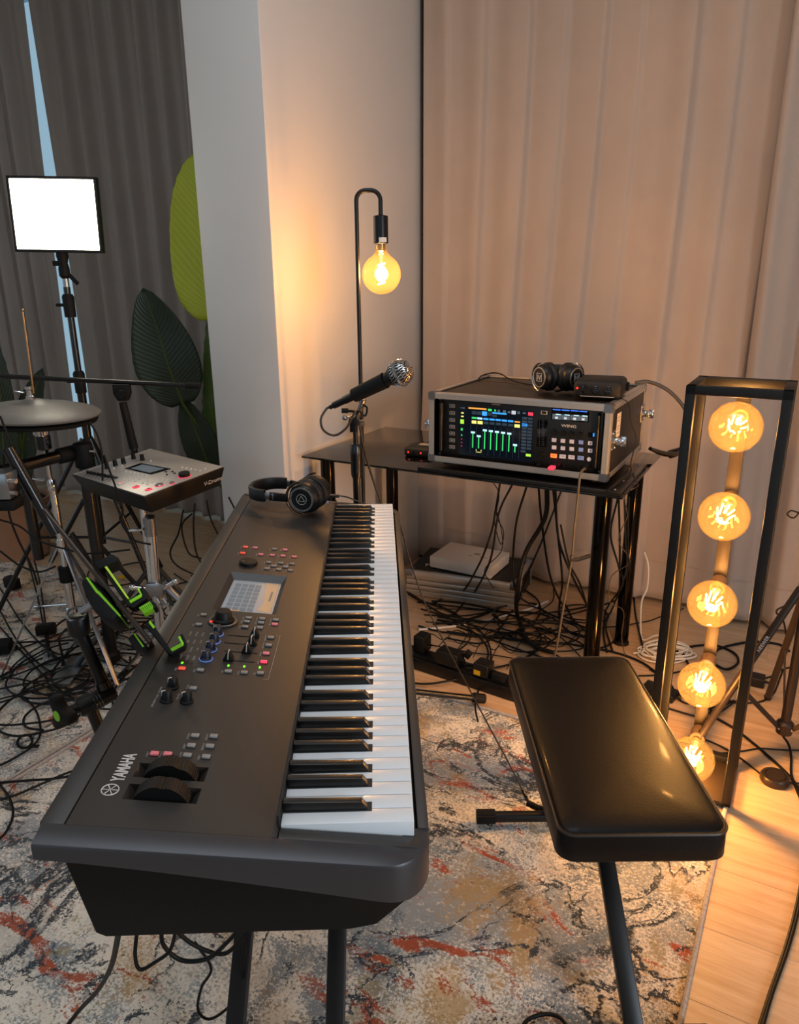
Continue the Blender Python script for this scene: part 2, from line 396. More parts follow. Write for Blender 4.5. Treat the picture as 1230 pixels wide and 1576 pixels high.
    def grid(s, fn, nu, nv, M=None):
        vs = [fn(i / nu, j / nv) for j in range(nv + 1) for i in range(nu + 1)]
        fs = [(j * (nu + 1) + i, j * (nu + 1) + i + 1, (j + 1) * (nu + 1) + i + 1, (j + 1) * (nu + 1) + i) for j in range(nv) for i in range(nu)]
        s.uv = [(i / nu, j / nv) for j in range(nv + 1) for i in range(nu + 1)]
        return s.add(vs, fs, M)
    def mesh(s, name, mats, bevel=0.0, seg=2, smooth=38, limit=None):
        me = bpy.data.meshes.new(name)
        me.from_pydata([tuple(p) for p in s.v], [], s.f)
        bm = bmesh.new(); bm.from_mesh(me)
        if len(s.v) < 60000: bmesh.ops.recalc_face_normals(bm, faces=bm.faces)
        if any(s.mi):
            bm.faces.ensure_lookup_table()
            for f, i in zip(bm.faces, s.mi): f.material_index = i
        if bevel > 0:
            es = [e for e in bm.edges if len(e.link_faces) == 2 and e.calc_face_angle(0) > radians(limit or 30)]
            bmesh.ops.bevel(bm, geom=es, offset=bevel, segments=seg, affect='EDGES', profile=.5, clamp_overlap=True)
        bm.to_mesh(me); bm.free()
        for m in (mats if isinstance(mats, (list, tuple)) else [mats]): me.materials.append(MT[m] if isinstance(m, str) else m)
        if smooth:
            me.shade_smooth(); me.set_sharp_from_angle(angle=radians(smooth))
        if s.uv is not None and len(me.vertices) == len(s.uv):
            ul = me.uv_layers.new(name='UVMap')
            for lp in me.loops: ul.data[lp.index].uv = s.uv[lp.vertex_index]
        return me
    def build(s, name, mats, parent=None, bevel=0.0, seg=2, smooth=38, world=False, limit=None, label=None):
        if world and parent is not None:
            Mi = mw(parent).inverted(); s.v = [Mi @ p for p in s.v]
        loc = None
        if parent is None:
            zs = min(p.z for p in s.v); cx = (min(p.x for p in s.v) + max(p.x for p in s.v)) / 2; cy = (min(p.y for p in s.v) + max(p.y for p in s.v)) / 2
            loc = Vector((cx, cy, zs)); s.v = [p - loc for p in s.v]
        o = bpy.data.objects.new(name, s.mesh(name, mats, bevel, seg, smooth, limit)); COL.objects.link(o)
        if loc is not None: o.location = loc
        if parent is not None: o.parent = parent
        if label: o['label'] = label
        return o
def mw(o):
    m = o.matrix_basis.copy()
    while o.parent is not None:
        o = o.parent; m = o.matrix_basis @ m
    return m
def tag(o, label, cat, group=None, kind=None):
    o['label'] = label; o['category'] = cat
    if group: o['group'] = group
    if kind: o['kind'] = kind
    return o
def thing(name, label, cat, M=None, loc=None, group=None):
    o = bpy.data.objects.new(name, None); COL.objects.link(o); o.empty_display_size = .05
    if M is not None: o.matrix_basis = M
    elif loc is not None: o.location = loc
    return tag(o, label, cat, group)
def struct(o): o['kind'] = 'structure'; return o
def piece(name, me, parent, M=None, loc=None):
    o = bpy.data.objects.new(name, me); COL.objects.link(o); o.parent = parent
    if M is not None: o.matrix_basis = M
    elif loc is not None: o.location = loc
    return o
def frame(origin, x, z):
    """matrix with given local x and z directions"""
    x = Vector(x).normalized(); z = Vector(z); z = (z - x * z.dot(x)).normalized(); y = z.cross(x); o = Vector(origin)
    return Matrix(((x.x, y.x, z.x, o.x), (x.y, y.y, z.y, o.y), (x.z, y.z, z.z, o.z), (0, 0, 0, 1)))
def axis_frame(origin, z, hint=(0, 0, 1)):
    z = Vector(z).normalized(); h = Vector(hint)
    if abs(z.dot(h)) > .98: h = Vector((1, 0, 0))
    x = h.cross(z).normalized()
    return frame(origin, x, z)
def text_mesh(txt, size, depth=.0006, align='CENTER', bold=0.0, xs=1.0):
    cu = bpy.data.curves.new('lettering', 'FONT'); cu.body = txt; cu.size = size; cu.extrude = depth; cu.align_x = align; cu.align_y = 'CENTER'; cu.offset = bold
    cu.resolution_u = 2
    o = bpy.data.objects.new('lettering', cu); COL.objects.link(o)
    dg = bpy.context.evaluated_depsgraph_get(); dg.update()
    me = bpy.data.meshes.new_from_object(o.evaluated_get(dg))
    bpy.data.objects.remove(o); bpy.data.curves.remove(cu)
    if xs != 1.0:
        for v in me.vertices: v.co.x *= xs
    return me
def lettering(txt, size, material, parent, M, depth=.0006, align='CENTER', bold=0.0, xs=1.0, name='lettering', label=None):
    me = text_mesh(txt, size, depth, align, bold, xs); me.materials.clear(); me.materials.append(MT[material])
    o = piece(name, me, parent, M)
    if label: o['label'] = label
    return o
def spline(pts, per=8):
    """Catmull-Rom through the points"""
    P = [Vector(p) for p in pts]; P = [P[0] * 2 - P[1]] + P + [P[-1] * 2 - P[-2]]; out = []
    for i in range(1, len(P) - 2):
        for k in range(per):
            t = k / per; a, b, c, d = P[i - 1], P[i], P[i + 1], P[i + 2]
            out.append(.5 * ((2 * b) + (c - a) * t + (2 * a - 5 * b + 4 * c - d) * t * t + (3 * b - a - 3 * c + d) * t ** 3))
    out.append(P[-2]); return out
# ================================================================== the setting
A0, A1, B0, B1, ZC = -5.0, 2.5, -3.0, 3.32, 3.15

fl = MB(); fl.box(A0 - .1, A1 + .1, B0 - .1, B1 + .1, -.06, -.016)
floor = struct(fl.build('floor', 'beech_plank')); floor.rotation_euler.z = TH; floor.location = R((A0 + A1) / 2, (B0 + B1) / 2, -.06)
pw, pl = .192, 1.285
pk = MB(); pk.box(-pl / 2 + .0002, pl / 2 - .0002, -pw / 2 + .0002, pw / 2 - .0002, 0, .016)
pm = pk.mesh('plank', 'beech_plank', bevel=.0006, seg=1)
row = 0; b = B0 + pw / 2
while b < B1 + .05:
    a = A0 - (row * .47 % 1.0) * pl + pl / 2
    while a < A1 + pl / 2:
        p0 = R(a, b, 0)
        if -3.9 < a < 1.6 and b > -.6:
            piece('plank', pm, floor, loc=(a - (A0 + A1) / 2, b - (B0 + B1) / 2, .044))
        a += pl
    b += pw; row += 1
# where no single plank can be made out, the laminate goes on as one sheet
rest = MB()
rest.box(A0, -4.5, B0, B1, 0, .0155); rest.box(-4.5, A1, B0, -.75, 0, .0155); rest.box(2.2, A1, -.75, B1, 0, .0155)
ro = rest.build('laminate_sheet', 'beech_plank', floor); ro.location = (-(A0 + A1) / 2, -(B0 + B1) / 2, .044)

def wall(name, a0, a1, b0, b1, z0=0.0, z1=ZC, m='wall_paint', bevel=0.0):
    w = MB(); w.box(-(a1 - a0) / 2, (a1 - a0) / 2, -(b1 - b0) / 2, (b1 - b0) / 2, 0, z1 - z0)
    o = struct(w.build(name, m, bevel=bevel, seg=3)); o.rotation_euler.z = TH; o.location = R((a0 + a1) / 2, (b0 + b1) / 2, z0); return o
def holed_wall(name, along, c0, c1, t0, t1, h0, h1, hz0, hz1):
    """wall with one window opening; along = 'a' or 'b'"""
    w = MB()
    for s0, s1, z0, z1 in ((c0, h0, 0, ZC), (h1, c1, 0, ZC), (h0, h1, 0, hz0), (h0, h1, hz1, ZC)):
        if along == 'a': w.box(s0, s1, t0, t1, z0, z1)
        else: w.box(t0, t1, s0, s1, z0, z1)
    w.v = [ROOM @ p for p in w.v]
    return struct(w.build(name, 'wall_paint', smooth=0))
def window(name, along, h0, h1, hz0, hz1, t, nm=3):
    w = MB(); f = .05
    segs = [(h0, h0 + f, hz0, hz1), (h1 - f, h1, hz0, hz1), (h0, h1, hz0, hz0 + f), (h0, h1, hz1 - f, hz1)]
    for k in range(1, nm):
        c = h0 + (h1 - h0) * k / nm; segs.append((c - .03, c + .03, hz0, hz1))
    for s0, s1, z0, z1 in segs:
        if along == 'a': w.box(s0, s1, t - .03, t + .03, z0, z1)
        else: w.box(t - .03, t + .03, s0, s1, z0, z1)
    w.v = [ROOM @ p for p in w.v]
    o = struct(w.build(name, 'window_frame', bevel=.004))
    for k in range(nm):
        g = MB(); s0 = h0 + (h1 - h0) * k / nm; s1 = h0 + (h1 - h0) * (k + 1) / nm
        if along == 'a': g.box(s0, s1, t - .003, t + .003, hz0, hz1)
        else: g.box(t - .003, t + .003, s0, s1, hz0, hz1)
        g.v = [ROOM @ p for p in g.v]
        g.build('pane', 'window_glass', o, world=True, smooth=0)
    return o
holed_wall('wall_back', 'a', A0, A1, B1, B1 + .15, -4.85, -2.4, .12, 3.0)
window('window_1', 'a', -4.85, -2.4, .12, 3.0, B1 + .07, 2)
holed_wall('wall_front', 'a', A0, A1, B0 - .15, B0, -2.5, .1, .7, 2.4)
window('window_2', 'a', -2.5, .1, .7, 2.4, B0 - .08, 3)
holed_wall('wall_left', 'b', B0, B1, A0 - .15, A0, -1.0, 1.0, .8, 2.3)
window('window_3', 'b', -1.0, 1.0, .8, 2.3, A0 - .08, 2)
holed_wall('wall_right', 'b', B0, B1, A1, A1 + .15, -.2, .45, .65, 2.25)
window('added_window_4', 'b', -.2, .45, .65, 2.25, A1 + .08, 1)  # unseen window, added as the opening for the stand-in light on the right
wall('ceiling', A0 - .15, A1 + .15, B0 - .15, B1 + .15, ZC, ZC + .1, 'ceiling_paint')
# the boxed-out pillar that stands out from the curtained wall
PA0, PA1, PB0 = -1.925, -1.612, 2.055
wall('wall_pillar', PA0, PA1, PB0, B1, 0, ZC, bevel=.004)

# ------------------------------------------------------------------ curtains
def smoothstep(t): t = max(0.0, min(1.0, t)); return t * t * (3 - 2 * t)
def curtain(name, label, m, e0, e1, b0, fold, nu, group=None, z0=.02, z1=3.02):
    """e0/e1: edge position along the wall as a function of height"""
    g = MB()
    def fn(u, v):
        z = z0 + (z1 - z0) * v; a = e0(z) + (e1(z) - e0(z)) * u
        h = fold(a, z)
        if z < .17: h += .004                                     # doubled hem
        return R(a, b0 - h, z)
    rows = [0, .012, .03, .056, .0565] + [.08 + .92 * k / 18 for k in range(19)]
    vs = []
    for v in rows:
        for i in range(nu + 1): vs.append(fn(i / nu, v))
    fs = [(j * (nu + 1) + i, j * (nu + 1) + i + 1, (j + 1) * (nu + 1) + i + 1, (j + 1) * (nu + 1) + i) for j in range(len(rows) - 1) for i in range(nu)]
    g.add(vs, fs)
    o = g.build(name, m, smooth=60)
    sm = o.modifiers.new('cloth', 'SOLIDIFY'); sm.thickness = .003
    tag(o, label, 'curtain', group)
    # ring tape and rail at the head of the curtain, and the stitched hem line near the floor
    hm = MB(); hm.tube([fn(i / nu, .0565) + BX * -.0022 for i in range(0, nu + 1, 2)], .0013, 4)
    hm.build('hem_seam', m, o, world=True)
    return o
creases = [-1.60, -1.47, -1.306, -1.122, -.985, -.83, -.70, -.507, -.36, -.20, -.02, .2]
amps = [.02, .014, .026, .03, .016, .032, .016, .032, .016, .028, .025, .025]
def fold_warm(a, z):
    a = a + .018 * sin(z * 1.7 + 1.0) + (.012 * (2.0 - z)) * sin(a * 5)
    h = 0.0
    for c0, c1, am in zip(creases, creases[1:], amps[1:]):
        if c0 <= a < c1:
            t = (a - c0) / (c1 - c0); w = .022 / (c1 - c0)
            h = am * (smoothstep(t / (1 - w)) if t < 1 - w else 1 - smoothstep((t - 1 + w) / w))
    h += .003 * sin(a * 47 + z * .9) + .010 * sin(z * 2.3 + a * 4) * max(0, 1 - z)
    return h
def fold_side(a, z):
    return .05 * smoothstep((a + .2) / .3) * 0 + .028 * sin(a * 34 + z * .5) + .012 * sin(a * 71 + 1 + z) + .01 * sin(z * 2 + a * 6)
def fold_grey(a, z):
    k = smoothstep(min(abs(a - GL(z)), abs(a - GR(z))) / .16) if True else 1
    return k * .030 * sin(a * 41 + .35 * sin(z * 1.3)) + k * .012 * sin(a * 83 + 1.3 + z * .4) + k * .008 * sin(a * 19 + z * .8)
curtain('curtain', 'warm lit beige curtain with soft folds behind the glass table', 'curtain_warm',
        lambda z: -1.585 - .035 * smoothstep((.9 - z) / .7), lambda z: -.14 - .03 * z / 2, 3.10, fold_warm, 300, 'beige curtains along the wall')
curtain('curtain', 'greyer curtain panel behind the caged bulb lamp', 'curtain_warm',
        lambda z: -.205, lambda z: 2.3, 3.05, fold_side, 340, 'beige curtains along the wall')
def gap_a(pts):
    q = []
    for px, py in pts:
        p = on_plane(px, py, R(0, 3.08), BX); q.append((p.z, p.dot(AX)))
    q.sort()
    def f(z):
        if z <= q[0][0]: return q[0][1]
        if z >= q[-1][0]: return q[-1][1]
        for (z0, a0), (z1, a1) in zip(q, q[1:]):
            if z0 <= z <= z1: return a0 + (a1 - a0) * (z - z0) / (z1 - z0)
    return f
GL = gap_a([(31, 0), (62, 260), (100, 560), (124, 740)]); GR = gap_a([(39, 0), (60, 130), (82, 265), (126, 560), (150, 740)])
curtain('curtain', 'dark grey curtain at the far left behind the hi-hat', 'curtain_grey', lambda z: -4.9, GL, 3.10, fold_grey, 300, 'grey curtains before the window')
curtain('curtain', 'dark grey curtain between the window slit and the pillar', 'curtain_grey', GR, lambda z: PA0 - .01, 3.10, fold_grey, 220, 'grey curtains before the window')
rl = MB(); rl.cyl(R(A0 + .02, 3.10, 3.05), R(PA0 - .01, 3.10, 3.05), .014, n=10)
rl.build('curtain_rail', 'black_metal'); tag(bpy.data.objects['curtain_rail'], 'black rail carrying the grey curtains', 'curtain rail')
rl = MB(); rl.cyl(R(PA1 + .005, 3.08, 3.05), R(A1 - .02, 3.08, 3.05), .014, n=10)
tag(rl.build('curtain_rail', 'black_metal'), 'black rail carrying the beige curtains', 'curtain rail')
# black strip put in for the shade of the gap between pillar and curtain
dp = MB(); dp.box(-1.606, -1.592, 3.12, 3.16, 0, 3.02); dp.v = [ROOM @ p for p in dp.v]
struct(dp.build('gap_shade_strip', 'black_matte'))

# ------------------------------------------------------------------ rugs
TR = radians(-29.8)
RA = Vector((cos(TR), sin(TR), 0)); RB = Vector((-sin(TR), cos(TR), 0))
def rug(name, label, m, a0, a1, b0, b1, t, seed):
    M = Matrix.Translation(RA * ((a0 + a1) / 2) + RB * ((b0 + b1) / 2)) @ Matrix.Rotation(TR, 4, 'Z')
    w, h = a1 - a0, b1 - b0
    r = MB()
    def fn(u, v):
        x = (u - .5) * w; y = (v - .5) * h
        return (x, y, t + .0009 * sin(x * 9 + seed) * sin(y * 7))
    r.grid(fn, 60, 80); r.uv = None
    o = r.build(name, m, smooth=60); o.matrix_basis = M
    tag(o, label, 'rug')
    ed = MB(); q = [(-w / 2, -h / 2), (w / 2, -h / 2), (w / 2, h / 2), (-w / 2, h / 2)]
    for k in range(4):
        e = MB(); e.tube([(*q[k], t * .55), (*q[(k + 1) % 4], t * .55)], t * .62, 8)
        e.build('edge_binding', 'rug_binding', o)
    return o
rug('rug', 'cream abstract rug with rust and ink strokes under keyboard and bench', 'rug_pattern', -1.835, -.058, -.9, 1.966, .009, 1)
rug('rug', 'blue-grey distressed rug under the drum kit', 'rug_pattern_blue', -4.2, -1.852, -.9, 2.07, .008, 2)
# ================================================================== stage keyboard
KZ = CAM_H - .5857
KM = Matrix.Translation((.0136, .6842, KZ)) @ Matrix.Rotation(pi / 2 + .0265, 4, 'Z')   # local: x along the keys, y away from the player
kb = thing('stage_keyboard', 'long dark grey 88-key stage keyboard with colour screen and white lettering', 'keyboard', KM)
SL = .115; SZ = -.02                                    # top panel: z = SZ + SL*y
LK = 1.2252; UE0, UE1 = -.018, 1.243                    # seams between panel and end caps
zt = lambda y: SZ + SL * y
# lower body
bd = MB()
prof = [(.392, .004), (.366, -.126), (.355, -.132), (.075, -.132), (.045, -.126), (.006, -.088), (-.004, -.072), (-.004, -.028), (.150, -.026), (.154, -.034), (.385, -.012)]
MYZ = Matrix(((0, 0, 1, 0), (1, 0, 0, 0), (0, 1, 0, 0), (0, 0, 0, 1)))   # (x,y,z)->(y,z,x)
bd.prism(prof, UE0 - .002, UE1 + .002, MYZ)
bd.build('body', 'keyboard_body', kb, bevel=.002)
fr = MB(); fr.box(UE0 + .0302, UE1 - .0302, -.0175, -.0045, -.075, -.0195)
fr.build('front_rail', 'keyboard_grey', kb, bevel=.0015)
# end caps, swept along a plan path with a rounded front corner
def end_cap(sgn, u0):
    path = []
    for k in range(9): path.append((-.0295, .404 - .36 * k / 8, (-1, 0)))
    for k in range(1, 9):
        t = pi / 2 * k / 8; path.append((.0265 - .056 * cos(t), .0385 - .056 * sin(t), (-cos(t), -sin(t))))
    path.append((.030, -.0175, (0, -1)))
    rings = []
    for x, y, n in path:
        ring = []
        zb = .002 - .078 * min(1, max(0, (.404 - y) / .40)) ** 1.15
        for i, (ins, dz, bot) in enumerate(((.0285, .0008, 0), (.0275, .0010, 0), (.0042, -.0022, 0), (.0016, -.0032, 0), (.0, -.0060, 0), (.0, .0025, 1), (.003, 0, 1), (.026, .002, 1))):
            px = x - n[0] * ins; py = y - n[1] * ins
            zz = zb + dz if bot else zt(max(y, -.0)) + dz
            ring.append((u0 + sgn * (px + .0), py, zz))
        rings.append(ring)
    m = MB(); m.loft(rings, closed=True, caps=True)
    return m.build('end_cap', 'keyboard_cap', kb, smooth=34)
end_cap(1, UE0 + .0005); end_cap(-1, UE1 - .0005)
# end block between cap and keys (both ends), sloping to the front
for x0, x1 in ((UE0 + .0006, -.0012), (LK + .0012, UE1 - .0006)):
    m = MB(); m.prism([(.1515, zt(.1515)), (.1515, -.05), (-.004, -.05), (-.004, zt(-.004))], x0, x1, MYZ)
    m.build('end_block', 'keyboard_grey', kb, bevel=.001)
# sloped top panel with its controls: the panel's own frame is tilted, so that children lie flat on it
PT_ = math.atan(SL)
panel_M = Matrix.Translation((0, 0, SZ)) @ Matrix.Rotation(PT_, 4, 'X')
PNL = KM @ panel_M; PN = (PNL.to_3x3() @ Vector((0, 0, 1))); PO = PNL @ Vector((0, 0, 0)); PI_ = PNL.inverted()
def kp(px, py):
    q = PI_ @ on_plane(px, py, PO, PN); return q.x, q.y
def holed_plate(u0, u1, v0, v1, holes, z0, z1, inset=.006):
    us = sorted({u0, u1, *[h[i] for h in holes for i in (0, 1)]}); vs_ = sorted({v0, v1, *[h[i] for h in holes for i in (2, 3)]})
    m = MB()
    inside = lambda i, j: 0 <= i < len(us) - 1 and 0 <= j < len(vs_) - 1 and not any(h[0] - 1e-6 <= us[i] and us[i + 1] <= h[1] + 1e-6 and h[2] - 1e-6 <= vs_[j] and vs_[j + 1] <= h[3] + 1e-6 for h in holes)
    for i in range(len(us) - 1):
        for j in range(len(vs_) - 1):
            if not inside(i, j): continue
            a, b_, c, d = us[i], us[i + 1], vs_[j], vs_[j + 1]
            m.add([(a, c, z1), (b_, c, z1), (b_, d, z1), (a, d, z1)], [(0, 1, 2, 3)])
            for (di, dj), e in (((-1, 0), ((a, d), (a, c))), ((1, 0), ((b_, c), (b_, d))), ((0, -1), ((a, c), (b_, c))), ((0, 1), ((b_, d), (a, d)))):
                if not inside(i + di, j + dj):
                    m.add([(*e[0], z0), (*e[1], z0), (*e[1], z1), (*e[0], z1)], [(0, 1, 2, 3)])
    return m
c = [kp(*q) for q in ((326, 937.8), (425, 945.3), (441.8, 886.6), (355, 880.5))]
su0 = (c[0][0] + c[1][0]) / 2; su1 = (c[2][0] + c[3][0]) / 2; sv1 = (c[0][1] + c[3][1]) / 2; sv0 = (c[1][1] + c[2][1]) / 2
Z50 = lambda x, y: (50 + x / 3.075, 1000 + y / 3.075)
Z8 = lambda x, y: (220 + x / 2.795, 780 + y / 2.795)
w1a, w1b = kp(*Z50(487, 575)), kp(*Z50(822, 583)); w2a, w2b = kp(*Z50(441, 672)), kp(*Z50(790, 690))
wu1, wu2 = (w1a[0] + w1b[0]) / 2, (w2a[0] + w2b[0]) / 2
wv0, wv1 = min(w1b[1], w2b[1]) , max(w1a[1], w2a[1])
holes = [(su0, su1, sv0, sv1), (wu1 - .0135, wu1 + .0135, wv0, wv1), (wu2 - .0135, wu2 + .0135, wv0, wv1)]
YS = .383                                               # seam between the main panel and the rear strip
pm_ = holed_plate(UE0 + .0008, UE1 - .0008, .1535, YS - .0008, holes, -.004, .0)
pnl = pm_.build('top_panel', 'keyboard_grey', kb, smooth=0); pnl.matrix_basis = panel_M
rs = MB(); rs.box(UE0 + .0008, UE1 - .0008, YS + .0008, .410, -.006, 0); r_ = rs.build('rear_strip', 'keyboard_grey', kb, bevel=.0015); r_.matrix_basis = panel_M
# felt-dark fall strip behind the keys
fb = MB(); fb.box(-.001, LK + .001, .1512, .1545, -.02, .0135); fb.build('fall_strip', 'black_matte', kb, bevel=.001)
# keys
wk = LK / 52
k = MB(); k.box(-wk / 2 + .00055, wk / 2 - .00055, 0, .1505, -.0205, 0)
wkm = k.mesh('white_key', 'white_key', bevel=.0009, seg=2)
k = MB()
k.add([(-.0062, .0495, -.004), (.0062, .0495, -.004), (.0062, .150, -.004), (-.0062, .150, -.004),
       (-.0046, .0595, .0100), (.0046, .0595, .0100), (.0048, .150, .0118), (-.0048, .150, .0118)],
      [(3, 2, 1, 0), (4, 5, 6, 7), (0, 1, 5, 4), (1, 2, 6, 5), (2, 3, 7, 6), (3, 0, 4, 7)])
bkm = k.mesh('black_key', 'black_key', bevel=.0010, seg=2)
k = MB(); k.box(-.0078, .0078, .0478, .152, -.004, .0004); slot_m = k.mesh('key_slot', 'key_inner', smooth=0)
shift = {0: -.0022, 1: .0022, 3: -.0030, 4: 0, 5: .0030}
for i in range(52):
    piece('white_key', wkm, kb, loc=(wk * (i + .5), 0, 0))
    d = (i - 2) % 7
    if d in shift and i < 51:
        o = piece('black_key', bkm, kb, loc=(wk * (i + 1) + shift[d], 0, 0))
        piece('key_slot', slot_m, o)
# ---- screen in a bevelled well
m = MB()
d = .011
ring0 = [(su0, sv0, 0), (su1, sv0, 0), (su1, sv1, 0), (su0, sv1, 0)]
ring1 = [(su0 + .012, sv0 + .009, -d), (su1 - .016, sv0 + .009, -d), (su1 - .016, sv1 - .010, -d), (su0 + .012, sv1 - .010, -d)]
m.loft([ring0, ring1], closed=True, caps=False)
well = m.build('screen_well', 'keyboard_grey', pnl, smooth=0)
mat('display_glow', '#8b9298', .12, emit=('#9aa4ab', .10), var=(9, '#979a9c', .4), coat=.3)
mat('display_dim', '#6c767d', .2, emit=('#7f909c', .08), var=(40, '#667078', .4))
mat('display_warm', '#b69a7c', .2, emit=('#c8a47c', .12), var=(12, '#a88e72', .4))
s0, s1, t0_, t1_ = su0 + .012, su1 - .016, sv0 + .009, sv1 - .010
m = MB(); m.box(s0, s1, t0_, t1_, -d - .002, -d + .0005); scr = m.build('screen', 'display_glow', pnl, smooth=0)
m = MB()
for i in range(7):                                       # rows of the patch list, drawn along the keys' direction
    x = s0 + (s1 - s0) * (.08 + .12 * i)
    for j in range(4):
        y = t1_ - (t1_ - t0_) * (.08 + .14 * j)
        m.box(x, x + (s1 - s0) * .09, y - (t1_ - t0_) * .115, y, -d + .0004, -d + .0010)
m.build('display_cells', 'display_dim', scr, smooth=0)
m = MB(); m.prism([(s0 + .01, t0_ + .004), (s1 - .004, t0_ + .004), (s1 - .004, t0_ + .030), (s0 + .05, t0_ + .022), (s0 + .02, t0_ + .03)], -d + .0004, -d + .0010)
m.box(s0 + .003, s0 + .016, t1_ - .035, t1_ - .018, -d + .0004, -d + .001)
m.build('display_banner', 'display_warm', scr, smooth=0)
lettering('PERFORMANCE', .0065, 'print_grey', scr, Matrix.Translation(((s0 + s1) / 2 + .01, t0_ + .012, -d + .0012)), .0002, name='display_title')
# ---- buttons
def button_mesh(m_, w=.0105, h=.0068):
    b_ = MB(); b_.box(-w / 2, w / 2, -h / 2, h / 2, 0, .0030); return b_.mesh('button', m_, bevel=.0009)
BM = {n: button_mesh(n) for n in ('button_grey', 'button_lit_red', 'button_lit_pink', 'button_lit_magenta')}
WM = MB(); WM.box(-.0062, .0062, -.0042, .0042, -.0002, .0006); WMm = WM.mesh('button_gap', 'black_matte')
def button(px, py, m_='button_grey', turn=False):
    u, v = kp(px, py)
    o = piece('button', BM[m_], pnl, Matrix.Translation((u, v, 0)) @ Matrix.Rotation(pi / 2 if turn else 0, 4, 'Z'))
    piece('button_gap', WMm, o)
    return u, v
caps = []
for x, y, n in ((442, 175, 'button_lit_red'), (483, 178, 'button_lit_pink'), (429, 201, 'button_lit_red'), (565, 184, ''), (611, 187, 'button_lit_pink'), (507, 207, 'button_lit_pink'),
                (556, 210, 'button_lit_pink'), (602, 213, 'button_lit_pink'), (651, 217, 'button_lit_pink'), (541, 241, ''), (593, 244, ''), (641, 248, ''), (563, 257, ''), (613, 261, ''),
                (533, 268, ''), (584, 272, ''), (634, 276, ''), (261, 467, ''), (240, 509, ''), (455, 480, ''), (447, 496, ''), (439, 519, ''), (513, 484, ''), (508, 501, ''), (503, 522, ''),
                (571, 489, ''), (567, 508, 'button_lit_pink'), (550, 565, ''), (541, 598, ''), (530, 633, 'button_lit_pink'), (520, 670, 'button_lit_magenta'), (505, 718, ''),
                (436, 715, ''), (367, 710, ''), (247, 705, ''), (168, 698, 'button_lit_red')):
    caps.append(button(*Z8(x, y), n or 'button_grey', True))
for x, y, n in ((578, 495, 'button_lit_pink'), (640, 497, 'button_lit_pink'), (770, 410, ''), (858, 413, ''), (752, 457, ''), (840, 460, ''), (733, 503, ''), (822, 510, ''), (760, 185, '')):
    caps.append(button(*Z50(x, y), n or 'button_grey', True))
# small printed captions beside the buttons
words = ['EDIT', 'EXIT', 'PART', 'SCENE', 'STORE', 'UTILITY', 'SHIFT', 'MIXING', 'LIVE SET', 'PERF', 'CATEGORY', 'AUDITION', 'ENTER', 'PLAY', 'REC', 'STOP', 'TAP']
for i, (u, v) in enumerate(caps):
    lettering(words[i % len(words)], .0042, 'print_grey', pnl, Matrix.Translation((u - .0005, v + .0085, .0001)), .0001, name='caption')
# ---- knobs
def knob(px, py, r, h, m_, ring=None, mark='print_white', ang=2.2, base=None):
    u, v = kp(px, py)
    b_ = MB(); b_.lathe([(0, 0), (r * 1.22, 0), (r * 1.22, h * .16), (r * 1.02, h * .24), (r * .93, h * .9), (r * .8, h), (0, h)], 20)
    o = b_.build('knob', m_, pnl, smooth=35); o.location = (u, v, 0)
    for j in range(16):                                   # grip ribs
        pass
    if mark:
        k_ = MB(); k_.box(r * .25, r * .97, -r * .09, r * .09, h * .55, h + .0004); p_ = k_.build('pointer', mark, o); p_.rotation_euler.z = ang
    if ring:
        k_ = MB(); k_.torus(r * 1.3, .0009, 24, 6, Matrix.Translation((0, 0, .0008))); k_.build('light_ring', ring, o)
    return o
for x, y in ((320, 548), (306, 580), (290, 615), (271, 655)): knob(*Z8(x, y), .0078, .016, 'knob_blue_black', 'ring_blue', 'print_grey')
for x, y in ((664, 178), (635, 240), (730, 246)): knob(*Z50(x, y), .0078, .017, 'knob_black', None, 'print_white')
# large assignable knob on a round plate
u, v = kp(*Z8(345, 494))
b_ = MB(); b_.lathe([(0, 0), (.0262, 0), (.0262, .0016), (.0245, .0024), (.0, .0024)], 36); o = b_.build('knob_plate', 'knob_black', pnl); o.location = (u, v, 0)
b_ = MB(); b_.lathe([(0, .002), (.0185, .002), (.0185, .006), (.0155, .009), (.0135, .019), (.0115, .0215), (.0, .0218)], 32); b_.build('super_knob', 'knob_black', o, smooth=30)
b_ = MB(); b_.torus(.0225, .0009, 32, 6, Matrix.Translation((0, 0, .0026))); b_.build('plate_ring', 'button_grey', o)
b_ = MB(); b_.cbox((-.0095, .0190, .0030), (.004, .004, .001)); b_.build('red_lamp', 'led_red', o)
# data dial
u, v = kp(*Z8(453, 246))
b_ = MB(); b_.lathe([(0, 0), (.0190, 0), (.0190, .0055), (.0176, .0075), (.010, .0078), (0, .0072)], 32); o = b_.build('data_dial', 'knob_black', pnl, smooth=30); o.location = (u, v, 0)
b_ = MB(); b_.ball((-.004, .011, .0072), .0040, 14, 8, (1, 1, .25)); b_.build('finger_dent', 'satin_black', o)
